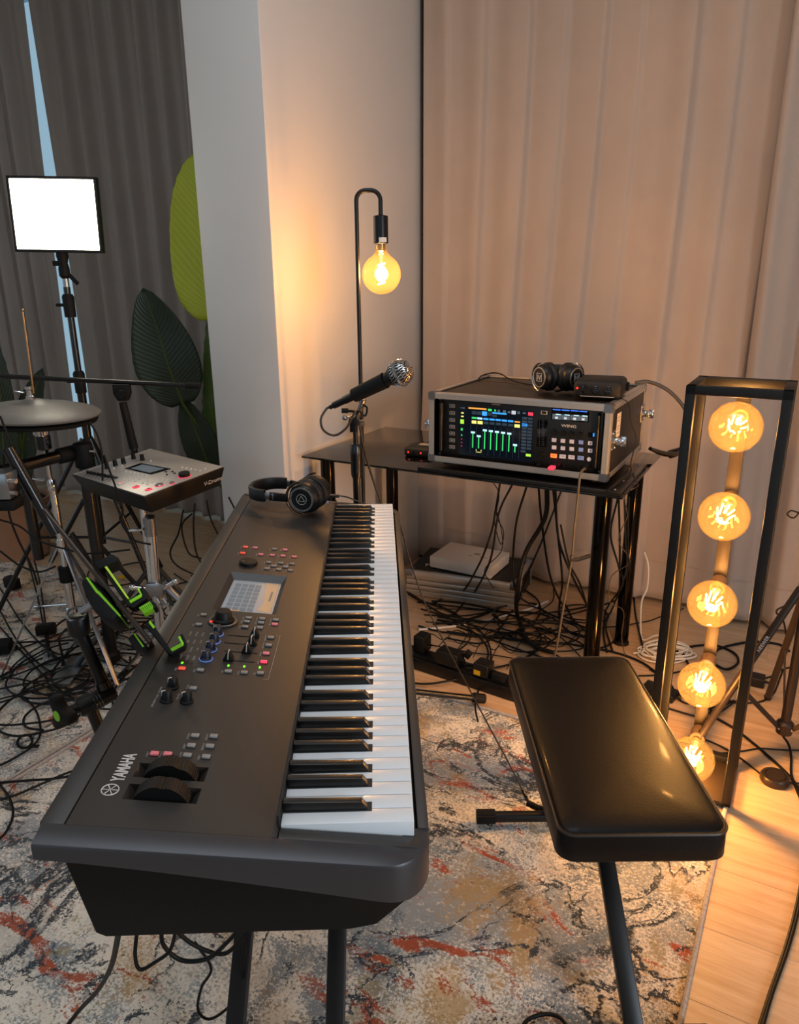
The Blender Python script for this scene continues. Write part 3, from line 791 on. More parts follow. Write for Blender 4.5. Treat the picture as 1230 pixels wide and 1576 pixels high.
# ---- faders
for (x0, y0), (x1, y1), (hx, hy) in (((395, 555), (480, 560), (478, 566)), ((380, 588), (484, 594), (466, 596)), ((383, 623), (483, 630), (445, 632)), ((387, 662), (470, 667), (366, 665))):
    (u0, v0), (u1, v1) = kp(*Z8(x0, y0)), kp(*Z8(x1, y1)); uc = (u0 + u1) / 2; hu, hv = kp(*Z8(hx, hy))
    b_ = MB(); b_.box(uc - .0012, uc + .0012, min(v0, v1) - .004, max(v0, v1) + .012, -.0001, .0007); sl = b_.build('fader_slot', 'black_matte', pnl)
    b_ = MB(); b_.loft([[(uc - .006, hv - .0085, .001), (uc + .006, hv - .0085, .001), (uc + .006, hv + .0085, .001), (uc - .006, hv + .0085, .001)],
                        [(uc - .0045, hv - .0028, .016), (uc + .0045, hv - .0028, .016), (uc + .0045, hv + .0028, .016), (uc - .0045, hv + .0028, .016)]])
    fc = b_.build('fader_cap', 'knob_black', pnl, bevel=.0008)
    b_ = MB(); b_.box(uc - .0058, uc + .0058, hv - .0006, hv + .0006, .004, .0164); b_.build('fader_line', 'print_white', fc)
    for t in range(6):
        pass
for x, y in ((169, 672), (368, 684), (436, 688), (503, 692)):
    u, v = kp(*Z8(x, y)); b_ = MB(); b_.cbox((u, v, .0004), (.0042, .0028, .0012)); b_.build('indicator', 'led_green', pnl)
for x, y in ((150, 668), (190, 672), (211, 674)):
    u, v = kp(*Z8(x, y)); b_ = MB(); b_.cbox((u, v, .0004), (.004, .0022, .001)); b_.build('indicator', 'black_matte', pnl)
# printed bracket beside the part buttons, and rows of captions by the knobs
(u0, v0), (u1, v1) = kp(*Z8(590, 553)), kp(*Z8(540, 743))
b_ = MB(); b_.box(u1, u0, (v0 + v1) / 2 - .0003, (v0 + v1) / 2 + .0003, 0, .0002); b_.box(u0 - .0003, u0 + .0003, (v0 + v1) / 2, (v0 + v1) / 2 + .008, 0, .0002); b_.box(u1 - .0003, u1 + .0003, (v0 + v1) / 2, (v0 + v1) / 2 + .008, 0, .0002)
b_.build('printed_bracket', 'print_grey', pnl, smooth=0)
for (x, y), t in zip(((205, 545), (232, 547), (258, 549), (195, 578), (222, 580), (250, 580), (180, 612), (208, 614), (236, 612), (165, 645), (192, 648), (220, 650)),
                     ('CUTOFF', 'ATTACK', 'REVERB', 'RESO', 'DECAY', 'DELAY', 'FEG', 'SUSTAIN', 'PAN', 'PORTA', 'RELEASE', 'ASSIGN')):
    u, v = kp(*Z8(x, y)); lettering(t, .0040, 'print_grey', pnl, Matrix.Translation((u, v, .0001)), .0001, name='caption')
for (x, y), t in (((605, 190), 'VOLUME'), ((580, 240), 'A/D INPUT GAIN'), ((690, 222), 'USB VOL')):
    u, v = kp(*Z50(x, y)); lettering(t, .0042, 'print_grey', pnl, Matrix.Translation((u, v, .0001)), .0001, name='caption')
# ---- pitch and modulation wheels
for wu in (wu1, wu2):
    wc = (wv0 + wv1) / 2; hw = (wv1 - wv0) / 2
    b_ = MB()
    r0 = [(wu - .0135, wv0, 0), (wu + .0135, wv0, 0), (wu + .0135, wv1, 0), (wu - .0135, wv1, 0)]
    r1 = [(wu - .0125, wv0 + .010, -.012), (wu + .0125, wv0 + .010, -.012), (wu + .0125, wv1 - .010, -.012), (wu - .0125, wv1 - .010, -.012)]
    b_.loft([r0, r1], closed=True, caps=False); b_.add(r1, [(0, 1, 2, 3)]); b_.build('wheel_slot', 'keyboard_grey', pnl, smooth=0)
    b_ = MB(); n_ = 132; rw = .0345; zc = -.0175; poly = []
    for j in range(n_):
        a = 2 * pi * j / n_; rr = rw + (.0004 if j % 2 else -.0004)
        dent = 1.0 - .06 * math.exp(-((a - pi / 2 - (.35 if wu == wu1 else 0.05)) / .16) ** 2)
        poly.append((rr * dent * cos(a), rr * dent * sin(a)))
    Mw = Matrix.Translation((wu, wc, zc)) @ Matrix(((0, 0, 1, 0), (1, 0, 0, 0), (0, 1, 0, 0), (0, 0, 0, 1)))
    b_.prism(poly, -.0105, .0105, Mw); b_.build('wheel', 'knob_black', pnl, smooth=20)
# ---- maker's lettering and round tuning-fork mark
(u0, v0), (u1, v1) = kp(177, 1203), kp(206, 1160)
lettering('YAMAHA', .0215, 'print_white', pnl, Matrix.Translation(((u0 + u1) / 2, (v0 + v1) / 2 + .000, .0002)), .0002, bold=.0005, xs=abs(u1 - u0) / .092, label='white maker name printed along the panel')
u, v = kp(169.5, 1215.5)
b_ = MB(); b_.torus(.0096, .0007, 32, 6, Matrix.Translation((0, 0, .0001)))
for j in range(3):
    t = pi / 2 + j * 2 * pi / 3; dx, dy = cos(t), sin(t)
    b_.bar((-dx * .001, -dy * .001, .0002), (dx * .0088, dy * .0088, .0002), .0009, .0004)
    b_.bar((dx * -.0085, dy * -.0085, .0002), (dx * -.002, dy * -.002, .0002), .0012, .0004)
    b_.bar((dx * .0088 - dy * .0014, dy * .0088 + dx * .0014, .0002), (dx * .0088 + dy * .0014, dy * .0088 - dx * .0014, .0002), .0008, .0004)
o = b_.build('maker_mark', 'print_white', pnl, label='round mark of crossed tuning forks'); o.location = (u, v, .0001)
# model sticker by the far end
b_ = MB(); uu, vv = kp(503, 772); b_.box(uu - .012, uu + .003, vv - .006, vv + .006, 0, .0004); b_.build('sticker', 'ring_blue', pnl)

# ================================================================== keyboard stand: folding X stand, two braced pairs of legs
ks = thing('keyboard_stand', 'black folding X stand carrying the keyboard', 'keyboard stand', Matrix.Translation((KM @ Vector((.6, .2, 0))).xy.to_3d()) @ Matrix.Rotation(pi / 2 + .0265, 4, 'Z'))
zk = KZ - .132
for y0, nm in ((.09, 'leg'), (-.085, 'leg')):
    for sg in (1, -1):
        m = MB(); m.bar((-sg * .43, y0 + sg * .012, .035), (sg * .43, y0 + sg * .012, zk - .035), .034, .022, (1, 0, .6)); m.build(nm, 'black_metal', ks, bevel=.003)
for x in (-.43, .43):
    m = MB(); m.cyl((x, -.21, zk - .018), (x, .20, zk - .018), .017, n=14); m.build('support_arm', 'rubber', ks)
    m = MB(); m.cyl((x, -.21, .0265), (x, .21, .0265), .014, n=14); f_ = m.build('foot_bar', 'black_metal', ks)
    for y in (-.21, .21):
        m = MB(); m.cyl((x, y - .03, .0265), (x, y + .03, .0265), .0172, n=14); m.build('rubber_cap', 'rubber', f_)
m = MB(); m.lathe([(0, -.02), (.05, -.02), (.05, .02), (0, .02)], 24, Matrix.Translation((0, -.10, zk / 2)) @ Matrix.Rotation(pi / 2, 4, 'X')); m.build('pivot_disc', 'black_plastic', ks, bevel=.003)

# ================================================================== bench
bx0, bx1, by0, by1, bz = .262, .552, 1.0, 1.604, .48
bn = thing('keyboard_bench', 'black padded leather keyboard bench on X legs', 'bench', Matrix.Translation(((bx0 + bx1) / 2, (by0 + by1) / 2, 0)))
bw, bl = (bx1 - bx0) / 2, (by1 - by0) / 2
def rrect(w, l, r, z, n=6):
    out = []
    for cx, cy, a0 in ((w - r, l - r, 0), (-w + r, l - r, pi / 2), (-w + r, -l + r, pi), (w - r, -l + r, 1.5 * pi)):
        for k in range(n + 1): a = a0 + pi / 2 * k / n; out.append((cx + r * cos(a), cy + r * sin(a), z))
    return out
m = MB(); rings = []
for ins, z in ((.020, -.066), (.006, -.068), (.0, -.060), (.0005, -.035), (.0015, -.012), (.003, -.008)): rings.append(rrect(bw - ins, bl - ins, .028, bz + z))
m.loft(rings); m.build('seat_side', 'leather', bn, smooth=50)
m = MB(); rings = []
for ins, z in ((.003, -.0085), (.004, -.005), (.009, -.0015), (.02, .002), (.045, .0055), (.09, .0085), (.13, .0095)): rings.append(rrect(bw - ins, bl - ins, max(.028 - ins * .12, .008), bz + z - .004))
m.loft(rings); m.build('seat_pad', 'leather', bn, smooth=50)
m = MB(); q = [Vector(p) for p in rrect(bw - .0012, bl - .0012, .028, bz - .0095)]; m.tube(q + [q[0]], .0024, 8, False); m.build('piping', 'leather_piping', bn)
zs = bz - .068
for sg, x in ((1, .018), (-1, -.018)):
    m = MB(); m.bar((x, -sg * .31, .03), (x, sg * .235, zs - .012), .020, .034, (1, 0, 0)); m.build('leg', 'black_metal', bn, bevel=.003)
for y in (-.235, .235):
    m = MB(); m.box(-bw + .03, bw - .03, y - .014, y + .014, zs - .022, zs); m.build('seat_rail', 'black_metal', bn, bevel=.003)
for y in (-.31, .2705):
    m = MB(); m.cyl((-.19, y, .0265), (.13, y, .0265), .014, n=16); f_ = m.build('foot_bar', 'black_metal', bn)
    for x in (-.19, .13):
        m = MB()
        poly = []
        for j in range(32):
            rr = .0185 if j % 2 else .0172; a = 2 * pi * j / 32; poly.append((rr * cos(a), rr * sin(a)))
        m.prism(poly, -.024, .024, Matrix.Translation((x, y, .0275)) @ Matrix.Rotation(pi / 2, 4, 'Y')); m.build('rubber_cap', 'rubber', f_, smooth=20)
m = MB(); m.lathe([(0, -.03), (.04, -.03), (.04, .03), (0, .03)], 24, Matrix.Translation((0, -.03, .215)) @ Matrix.Rotation(pi / 2, 4, 'Y')); m.build('pivot_disc', 'black_plastic', bn, bevel=.003)

# ================================================================== lamps
def filament_bulb(parent, M, r, style):
    """globe bulb hanging along local -z from a socket at the origin"""
    gl = MB(); prof = [(.0165, -.004), (.0175, -.02), (.020, -.028), (.030, -.038)]
    cz = -.038 - sqrt(max(0, r * r - .030 ** 2)) - .0
    for i in range(4, 25):
        t = pi * i / 24; rr = r * sin(t); zz = cz + r * cos(t)
        if zz < -.042 and rr > 1e-4: prof.append((rr, zz))
    prof.append((0, cz - r))
    gl.lathe(prof, 36, M); g = gl.build('bulb', 'bulb_glass', parent, smooth=60)
    b_ = MB(); b_.lathe([(0, .002), (.0135, .002), (.0135, -.022), (.006, -.028), (0, -.028)], 20, M); b_.build('bulb_cap', 'steel', parent)
    b_ = MB(); b_.lathe([(0, -.026), (.0045, -.028), (.0035, -.06), (0, -.062)], 12, M); b_.build('glass_stem', 'white_plastic', g)
    fl_ = MB(); top = -.055
    if style == 'spiral':
        pts = [(.0095 * cos(t * 2 * pi * 4.5), .0095 * sin(t * 2 * pi * 4.5), cz + .032 - .062 * t) for t in [i / 60 for i in range(61)]]
        fl_.tube(pts, .0028, 6, True, M)
    else:
        n_ = 8
        for i in range(n_):
            a0 = 2 * pi * i / n_; a1 = 2 * pi * (i + .5) / n_
            fl_.tube([(.013 * cos(a0), .013 * sin(a0), cz - .008), (.021 * cos(a1), .021 * sin(a1), cz + .032)], .0019, 6, True, M)
    fl_.build('filament', 'filament', parent)
    return (M @ Vector((0, 0, cz)))
def glow(name, parent, loc, power, color=(1.0, .58, .26), rad=.022):
    l = bpy.data.lights.new(name, 'POINT'); l.energy = power; l.color = color; l.shadow_soft_size = rad
    o = bpy.data.objects.new(name, l); COL.objects.link(o); o.parent = parent; o.location = loc; return o
# slim floor lamp with a shepherd's-crook neck
LY = 2.40
base = on_y(553, 560, LY); lamp_xy = Vector((base.x + .003, LY, 0))
zt_ = on_y(550, 292, LY).z
lm = thing('floor_lamp', 'slim black crook-neck floor lamp with a bare amber globe bulb', 'lamp', loc=lamp_xy)
m = MB(); m.lathe([(0, 0), (.105, 0), (.108, .004), (.106, .012), (.02, .016), (.012, .03), (0, .03)], 36); m.build('base', 'black_metal', lm)
pts = [(0, 0, .02), (0, 0, zt_ - .03)] + [(.028 - .028 * cos(t), 0, zt_ - .03 + .028 * sin(t)) for t in [pi / 2 * i / 6 for i in range(1, 7)]]
xr = .073
pts += [(xr - .028 + .028 * sin(t), 0, zt_ - .03 + .028 * cos(t)) for t in [pi / 2 * i / 6 for i in range(0, 7)]] + [(xr, 0, zt_ - .072)]
m = MB(); m.tube(pts, .0068, 12); m.build('stem', 'black_metal', lm, smooth=60)
zs_ = zt_ - .070
m = MB(); m.lathe([(0, 0), (.006, 0), (.022, -.004), (.0225, -.008), (.0225, -.082), (.019, -.084), (0, -.084)], 28, Matrix.Translation((xr, 0, zs_))); so = m.build('socket', 'black_metal', lm)
m = MB(); m.lathe([(.0228, -.080), (.0228, -.066)], 40, Matrix.Translation((xr, 0, zs_)));
m.v = [p for p in m.v]; lb = MB(); lb.grid(lambda u, v: (xr + .0231 * cos(-pi / 2 - .25 + u * 1.1), .0231 * sin(-pi / 2 - .25 + u * 1.1), zs_ - .080 + .014 * v), 8, 1); lb.build('rating_label', 'white_card', so)
cz = filament_bulb(lm, Matrix.Translation((xr, 0, zs_ - .082)), .0605, 'spiral')
glow('lamp_light', lm, cz, 8.5)

# tall caged lamp with five bulbs
ca, cb, cw, cdp, ch = -.134, 1.938, .113, .101, 1.114
CL = thing('caged_lamp', 'tall black metal cage lamp with five glowing globe bulbs', 'lamp', Matrix.Translation(R(ca, cb, .0)) @ Matrix.Rotation(radians(-29.5), 4, 'Z'))
t = .0225
for sx in (-1, 1):
    for sy in (-1, 1):
        m = MB(); m.cbox((sx * (cw - t / 2), sy * (cdp - t / 2), ch / 2 + .005), (t, t, ch - .01)); m.build('post', 'frame_black', CL, bevel=.0012)
for z in (ch - .010,):
    for sy in (-1, 1):
        m = MB(); m.box(-cw, cw, sy * (cdp - t / 2) - t / 2, sy * (cdp - t / 2) + t / 2, z - .011, z + .010); m.build('top_rail', 'frame_black', CL, bevel=.0012)
    for sx in (-1, 1):
        m = MB(); m.box(sx * (cw - t / 2) - t / 2, sx * (cw - t / 2) + t / 2, -cdp + t, cdp - t, z - .011, z + .010); m.build('top_rail', 'frame_black', CL, bevel=.0012)
m = MB(); m.box(-cw, cw, -cdp, cdp, .0105, .020); m.build('base_plate', 'bronze_steel', CL, bevel=.001)
m = MB(); m.box(-cw, cw, cdp - t, cdp, .02, .04); m.build('bottom_rail', 'frame_black', CL, bevel=.0012)
m = MB(); m.box(-.0165, .0165, cdp - .018, cdp - .010, .03, ch - .015); m.build('lamp_bar', 'bronze_steel', CL, bevel=.001)
Mi = mw(CL).inverted()
for i, zb in enumerate((1.017, .794, .558, .323, .090)):
    yb = cdp - .018
    Ms = Matrix.Translation((0, yb, zb + .012)) @ Matrix.Rotation(radians(-90 + 6), 4, 'X')   # local -z points out of the cage (toward -y)
    m = MB(); m.lathe([(0, .0), (.021, .0), (.0215, -.003), (.0215, -.040), (.019, -.043), (0, -.043)], 24, Ms); m.build('socket', 'socket_tan', CL)
    cz = filament_bulb(CL, Ms @ Matrix.Translation((0, 0, -.040)), .0605, 'ring')
    glow('lamp_light', CL, cz, 4.0)
# ================================================================== glass table
TZ = .745; TA0, TA1, TB0, TB1 = -1.575, -.425, 2.108, 2.722
tb = thing('glass_table', 'black glass table on dark chrome tube legs', 'table', Matrix.Translation(R((TA0 + TA1) / 2, (TB0 + TB1) / 2)) @ ROOM)
tw, tl = (TA1 - TA0) / 2, (TB1 - TB0) / 2
m = MB(); m.box(-tw, tw, -tl, tl, TZ - .008, TZ); m.build('table_top', 'black_glass', tb, bevel=.0015)
for sx in (-1, 1):
    for sy in (-1, 1):
        x, y = sx * (tw - .068), sy * (tl - .066)
        m = MB(); m.cyl((x, y, .012), (x, y, TZ - .014), .026, n=24); lg = m.build('leg', 'black_chrome', tb)
        m = MB(); m.lathe([(0, 0), (.03, 0), (.03, .006), (.027, .014), (0, .014)], 24, Matrix.Translation((x, y, 0))); m.build('leg_foot', 'rubber', lg)
        m = MB(); m.lathe([(0, TZ - .016), (.04, TZ - .016), (.04, TZ - .0085), (0, TZ - .0085)], 24, Matrix.Translation((x, y, 0))); m.build('leg_flange', 'black_chrome', lg)
# black steel tray lying on the glass under the flight case
ty = thing('steel_tray', 'black sheet metal tray lying on the glass under the flight case', 'tray', Matrix.Translation(R(-.765, 2.30, TZ)) @ ROOM)
m = MB(); m.box(-.335, .333, -.190, .190, .0005, .004); m.build('tray_sheet', 'black_metal', ty, bevel=.001)
m = MB(); m.box(.290, .333, -.190, .190, .004, .013); m.build('tray_flange', 'satin_black', ty, bevel=.0015)
m = MB(); m.box(-.335, .29, -.190, -.176, .004, .013); m.build('tray_flange', 'satin_black', ty, bevel=.0015)
for y in (-.17, -.06, .06, .17):
    m = MB(); m.lathe([(0, .013), (.004, .013), (.003, .0155), (0, .016)], 10, Matrix.Translation((.312, y, 0))); m.build('screw', 'steel', ty)

# ================================================================== flight case with the mixer in it
CA0, CA1, CB0, CB1, CZ0, CZ1 = -1.078, -.487, 2.155, 2.635, .775, 1.0
fc = thing('flight_case', 'black flight case with aluminium edges on the glass table', 'flight case', Matrix.Translation(R((CA0 + CA1) / 2, (CB0 + CB1) / 2, TZ)) @ ROOM)
w, l, z0, z1 = (CA1 - CA0) / 2, (CB1 - CB0) / 2, CZ0 - TZ, CZ1 - TZ
t = .009
m = MB(); m.box(-w + .004, w - .004, -l + .012, l - .004, z1 - t, z1 - .003); m.build('top_board', 'case_panel', fc, bevel=.001)
m = MB(); m.box(-w + .004, w - .004, -l + .012, l - .004, z0 + .003, z0 + t); m.build('bottom_board', 'case_panel', fc, bevel=.001)
for sx in (-1, 1):
    m = MB(); m.box(sx * w - (.003 if sx > 0 else -.003) - t / 2, sx * w - (.003 if sx > 0 else -.003) + t / 2, -l + .012, l - .004, z0 + .006, z1 - .006); m.build('side_board', 'case_panel', fc, bevel=.001)
m = MB(); m.box(-w + .01, w - .01, l - .016, l - .008, z0 + .006, z1 - .006); m.build('back_board', 'case_panel', fc)
e = .017
def extrusion(p0, p1, nrm1, nrm2):
    """L-shaped ribbed aluminium edging from p0 to p1"""
    m = MB(); p0, p1 = Vector(p0), Vector(p1); n1, n2 = Vector(nrm1), Vector(nrm2)
    for a, b_ in ((n1, n2), (n2, n1)):
        for k, (s0, s1, h) in enumerate(((0, e, .0022), (.001, .005, .0032), (.0065, .0105, .0032), (.012, .016, .0032))):
            q = [p0 + a * h - b_ * s0, p0 + a * h - b_ * s1, p0 - a * .001 - b_ * s1, p0 - a * .001 - b_ * s0]
            d_ = p1 - p0; m.add(q + [x + d_ for x in q], [(3, 2, 1, 0), (4, 5, 6, 7), (0, 1, 5, 4), (1, 2, 6, 5), (2, 3, 7, 6), (3, 0, 4, 7)])
    return m.build('edge_extrusion', 'aluminium', fc, smooth=0)
X, Y, Z = Vector((1, 0, 0)), Vector((0, 1, 0)), Vector((0, 0, 1))
for sz, zz in ((1, z1), (-1, z0)):
    for sx in (-1, 1): extrusion((sx * w, -l, zz), (sx * w, l, zz), X * sx, Z * sz)
    for sy in (-1, 1): extrusion((-w, sy * l, zz), (w, sy * l, zz), Y * sy, Z * sz)
for sx in (-1, 1):
    for sy in (-1, 1): extrusion((sx * w, sy * l, z0), (sx * w, sy * l, z1), X * sx, Y * sy)
for sx in (-1, 1):
    for sy in (-1, 1):
        for zz, sz in ((z0, -1), (z1, 1)):
            m = MB(); c_ = Vector((sx * w, sy * l, zz))
            m.cbox(c_ + Vector((sx * .0035, -sy * .012, -sz * .010)), (.003, .024, .024)); m.cbox(c_ + Vector((-sx * .010, sy * .0035, -sz * .010)), (.022, .003, .022)); m.cbox(c_ + Vector((-sx * .010, -sy * .012, sz * .0035)), (.022, .024, .003))
            for dy, dz in ((.012, .006), (.024, .006), (.012, .02)): m.ball(c_ + Vector((sx * .005, -sy * dy, -sz * dz)), .0022, 8, 5)
            m.build('corner_bracket', 'steel', fc)
def latch(x, y, z, sx):
    m = MB(); m.cbox((x + sx * .003, y, z), (.004, .045, .060)); pl_ = m.build('latch_plate', 'steel', fc, bevel=.0015)
    m = MB(); m.cyl((x + sx * .004, y, z), (x + sx * .020, y, z), .012, n=14); m.cbox((x + sx * .024, y, z), (.010, .034, .018)); m.cyl((x + sx * .026, y, z), (x + sx * .040, y, z), .007, .005, 10)
    m.cbox((x + sx * .034, y, z), (.016, .006, .030)); m.build('butterfly_latch', 'chrome', pl_, bevel=.001)
    for dy, dz in ((-.017, .024), (.017, .024), (-.017, -.024), (.017, -.024)):
        m = MB(); m.ball((x + sx * .0055, y + dy, z + dz), .003, 8, 5); m.build('rivet', 'chrome', pl_)
latch(w, -l + .035, (z0 + z1) / 2 + .004, 1); latch(w, l - .03, (z0 + z1) / 2 + .020, 1); latch(-w, -l + .05, (z0 + z1) / 2 - .002, -1)
m = MB(); m.box(w + .0016, w + .0022, -l + .075, -l + .125, z0 + .115, z0 + .190); lb = m.build('paper_label', 'white_card', fc)
m = MB()
for k_, (ww, zz) in enumerate(((.032, .178), (.026, .168), (.034, .150), (.022, .142), (.03, .130))): m.box(w + .0021, w + .0025, -l + .081, -l + .081 + ww, z0 + zz - .003, z0 + zz)
m.build('label_print', 'print_grey', lb, smooth=0)
for x in (-w + .05, w - .05):
    for y in (-l + .05, l - .05):
        m = MB(); m.lathe([(0, 0.0135 if True else 0), (.020, .0135), (.018, z0), (0, z0)], 20, Matrix.Translation((x, y, 0))); m.build('rubber_foot', 'rubber', fc)
# ---- rack mixer
MXB = CB0 + .020
mx = thing('rack_mixer', 'black rack mixer with a lit fader screen inside the flight case', 'mixer', Matrix.Translation(R((CA0 + CA1) / 2, MXB, TZ)) @ ROOM)
MXo = R((CA0 + CA1) / 2, MXB, TZ); MXi = mw(mx).inverted()
def rp(px, py):
    q = MXi @ on_plane(px, py, MXo, BX); return q.x, q.z
Z6 = lambda x, y: (660 + x / 4.393, 590 + y / 4.393)
px0, px1, pz0, pz1 = -w + .026, w - .026, z0 + .0105, z1 - .0105
m = MB(); m.box(px0, px1, 0, .40, pz0, pz1); m.build('chassis', 'case_black', mx, bevel=.001)
mat('screen_ground', '#070b10', .12, emit=('#0a1420', .25), var=(20, '#090e14', .4))
def glowmat(n, c_, s_): return mat(n, c_, .4, emit=(c_, s_), var=(60, c_, .2))
glowmat('ui_green', '#2fae58', .8); glowmat('ui_blue', '#2f86d8', .8); glowmat('ui_cyan', '#9fd4ea', .8); glowmat('ui_yellow', '#d9d070', .7); glowmat('ui_orange', '#d08a3c', .7)
glowmat('ui_grey', '#41505c', .5); glowmat('ui_slate', '#22303c', .5); glowmat('ui_red', '#b8324a', .7); glowmat('ui_lime', '#8cc63a', .7); glowmat('ui_display_blue', '#2a5fd8', 1.2); glowmat('ui_pale', '#a9b6c4', .5)
mat('pad_white', '#b7b3bd', .5, emit=('#b7b3bd', .12), var=(60, '#aaa6b0', .3)); mat('pad_blue', '#6f80b0', .5, emit=('#6f80b0', .2), var=(60, '#6576a6', .3)); mat('pad_orange', '#e06a35', .5, emit=('#ff6a30', .9), var=(60, '#d06030', .3))
def face(name, parent, mm, x0, y0, x1, y1, d=.0006, d0=0.0):
    """box standing d proud of the mixer face, corners given in the panel close-up"""
    (a, za), (b_, zb_) = rp(*Z6(x0, y0)), rp(*Z6(x1, y1))
    m = MB(); m.box(min(a, b_), max(a, b_), -d0 - d, -d0, min(za, zb_), max(za, zb_)); return m.build(name, mm, parent, smooth=0)
(sa, sz_), (sb, _) = rp(*Z6(207, 150)), rp(*Z6(711, 185)); _, szb = rp(*Z6(207, 480))
sw_, sh_ = sb - sa, sz_ - szb
def scr_box(m, u0, u1, v0, v1, d=.0014, d0=.001):      # fractions of the screen, v from the top
    m.box(sa + sw_ * u0, sa + sw_ * u1, -d, -d0, sz_ - sh_ * v1, sz_ - sh_ * v0)
m = MB(); m.box(sa, sb, -.001, 0, szb, sz_); sc = m.build('screen', 'screen_ground', mx, smooth=0)
def ui(name, mm, boxes):
    m = MB()
    for q in boxes: scr_box(m, *q)
    return m.build(name, mm, sc, smooth=0)
ui('title_strip', 'ui_orange', [(.13, .38, .015, .045)]); ui('status_light', 'ui_green', [(.40, .45, .015, .06), (.485, .505, .02, .06)])
ui('clock_readout', 'ui_red', [(.93, .995, .02, .085)])
ui('toolbar_icon', 'ui_grey', [(.02, .05, .03, .05), (.06, .075, .02, .06), (.53, .56, .02, .07), (.60, .64, .02, .07), (.665, .70, .03, .07), (.79, .825, .02, .07), (.86, .90, .03, .06)])
ui('toolbar_button', 'ui_pale', [(.715, .77, .015, .085)])
ui('side_icon', 'ui_yellow', [(.03, .065, .13, .155), (.03, .065, .20, .225)]); ui('side_block', 'ui_lime', [(.02, .07, .275, .36)])
ui('side_mark', 'ui_green', [(.03, .055, .45, .50), (.035, .05, .58, .61)]); ui('side_dot', 'ui_red', [(.035, .05, .67, .685), (.035, .05, .74, .755), (.035, .05, .81, .825)])
ui('tab', 'ui_slate', [(.18, .24, .085, .15), (.25, .31, .085, .15), (.39, .45, .085, .15), (.46, .52, .12, .17)]); ui('tab_active', 'ui_blue', [(.32, .385, .075, .16), (.46, .65, .075, .105)])
ui('channel_strip', 'ui_green', [(.18, .245, .205, .24)]); ui('channel_strip', 'ui_cyan', [(.255, .325, .205, .24)])
ui('channel_strip', 'ui_blue', [(.34 + .083 * i, .41 + .083 * i, .205, .24) for i in range(5)]); ui('channel_strip', 'ui_orange', [(.76, .83, .215, .24)])
ui('mute_cell', 'ui_yellow', [(.18, .245, .275, .335), (.262, .33, .275, .335), (.76, .83, .275, .335)]); ui('mute_cell', 'ui_slate', [(.345 + .083 * i, .41 + .083 * i, .275, .325) for i in range(5)])
ui('channel_gap', 'ui_slate', [(.165 + .083 * i, .168 + .083 * i, .36, .95) for i in range(9)])
fx = [.20 + .0825 * i for i in range(8)]; ft = [.52, .585, .455, .46, .465, .47, .475, .69]
ui('fader_track', 'ui_green', [(x - .007, x + .007, t_ + .01, .83) for x, t_ in zip(fx, ft)])
ui('fader_head', 'ui_cyan', [(x - .027, x + .027, t_ - .022, t_ + .014) for x, t_ in zip(fx, ft)])
ui('side_list', 'ui_slate', [(.855, .92, .12 + .065 * i, .165 + .065 * i) for i in range(11)] + [(.93, .99, .12 + .065 * i, .165 + .065 * i) for i in range(10)])
ui('list_row', 'ui_grey', [(.87, .905, .137 + .065 * i, .15 + .065 * i) for i in range(11)]); ui('list_active', 'ui_blue', [(.855, .925, .245, .30)]); ui('list_lime', 'ui_lime', [(.925, .99, .835, .885)])
ui('selection_bracket', 'ui_yellow', [(.248, .256, .855, .89), (.316, .324, .855, .89), (.252, .32, .905, .915)])
for y in (153, 200, 247, 293, 338, 385, 430):
    o = face('side_button', mx, 'print_grey', 141, y - 13, 176, y + 13, .0012); face('button_face', o, 'case_black', 145, y - 9, 172, y + 9, .0006, .0012); face('button_print', o, 'print_grey', 150, y - 4, 167, y + 4, .0004, .0018)
o = face('select_button', mx, 'print_white', 760, 184, 801, 211, .0012); face('button_face', o, 'case_black', 765, 188, 796, 207, .0006, .0012)
m_ = face('meter_window', mx, 'black_glass', 738, 245, 795, 432, .0006)
m = MB()
for k_ in range(14):
    for c_ in (748, 768, 778):
        (a, za) = rp(*Z6(c_, 255 + k_ * 12.5)); m.cbox((a, -.0009, za), (.0016, .0008, .0012))
m.build('meter_segments', 'ui_grey', m_, smooth=0)
dsp = face('scribble_display', mx, 'black_glass', 832, 168, 1082, 266, .0006)
for k_, x in enumerate((840, 900, 962, 1020)):
    face('display_bar', dsp, 'ui_display_blue', x, 173 + k_ * 4, x + 52, 183 + k_ * 4, .0005, .0006)
    face('display_cell', dsp, 'ui_grey', x - 2, 205 + k_ * 3.5, x + 54, 246 + k_ * 3.5, .0004, .0006); face('display_tab', dsp, 'ui_cyan', x + 20, 206 + k_ * 3.5, x + 54, 214 + k_ * 3.5, .0004, .0011); face('display_mark', dsp, 'ui_pale', x + 16, 224 + k_ * 3.5, x + 34, 240 + k_ * 3.5, .0004, .0011)
a, za = rp(*Z6(948, 290)); lettering('WING', .0125, 'print_white', mx, Matrix.Translation((a, -.0006, za)) @ Matrix.Rotation(pi / 2, 4, 'X'), .0004, xs=1.35)
a, za = rp(*Z6(455, 142)); lettering('behringer', .0075, 'print_grey', mx, Matrix.Translation((a, -.0004, za)) @ Matrix.Rotation(pi / 2, 4, 'X'), .0003)
def encoder(x, y, r, h):
    a, za = rp(*Z6(x, y)); m = MB(); m.lathe([(0, 0), (r * 1.15, 0), (r, h * .3), (r * .92, h), (0, h)], 18, Matrix.Translation((a, 0, za)) @ Matrix.Rotation(pi / 2, 4, 'X')); return m.build('encoder', 'knob_black', mx, smooth=35)
for x, y in ((850, 332), (909, 337), (967, 342), (1027, 346)): encoder(x, y, .0078, .014)
encoder(760, 483, .008, .014); encoder(748, 545, .006, .011)
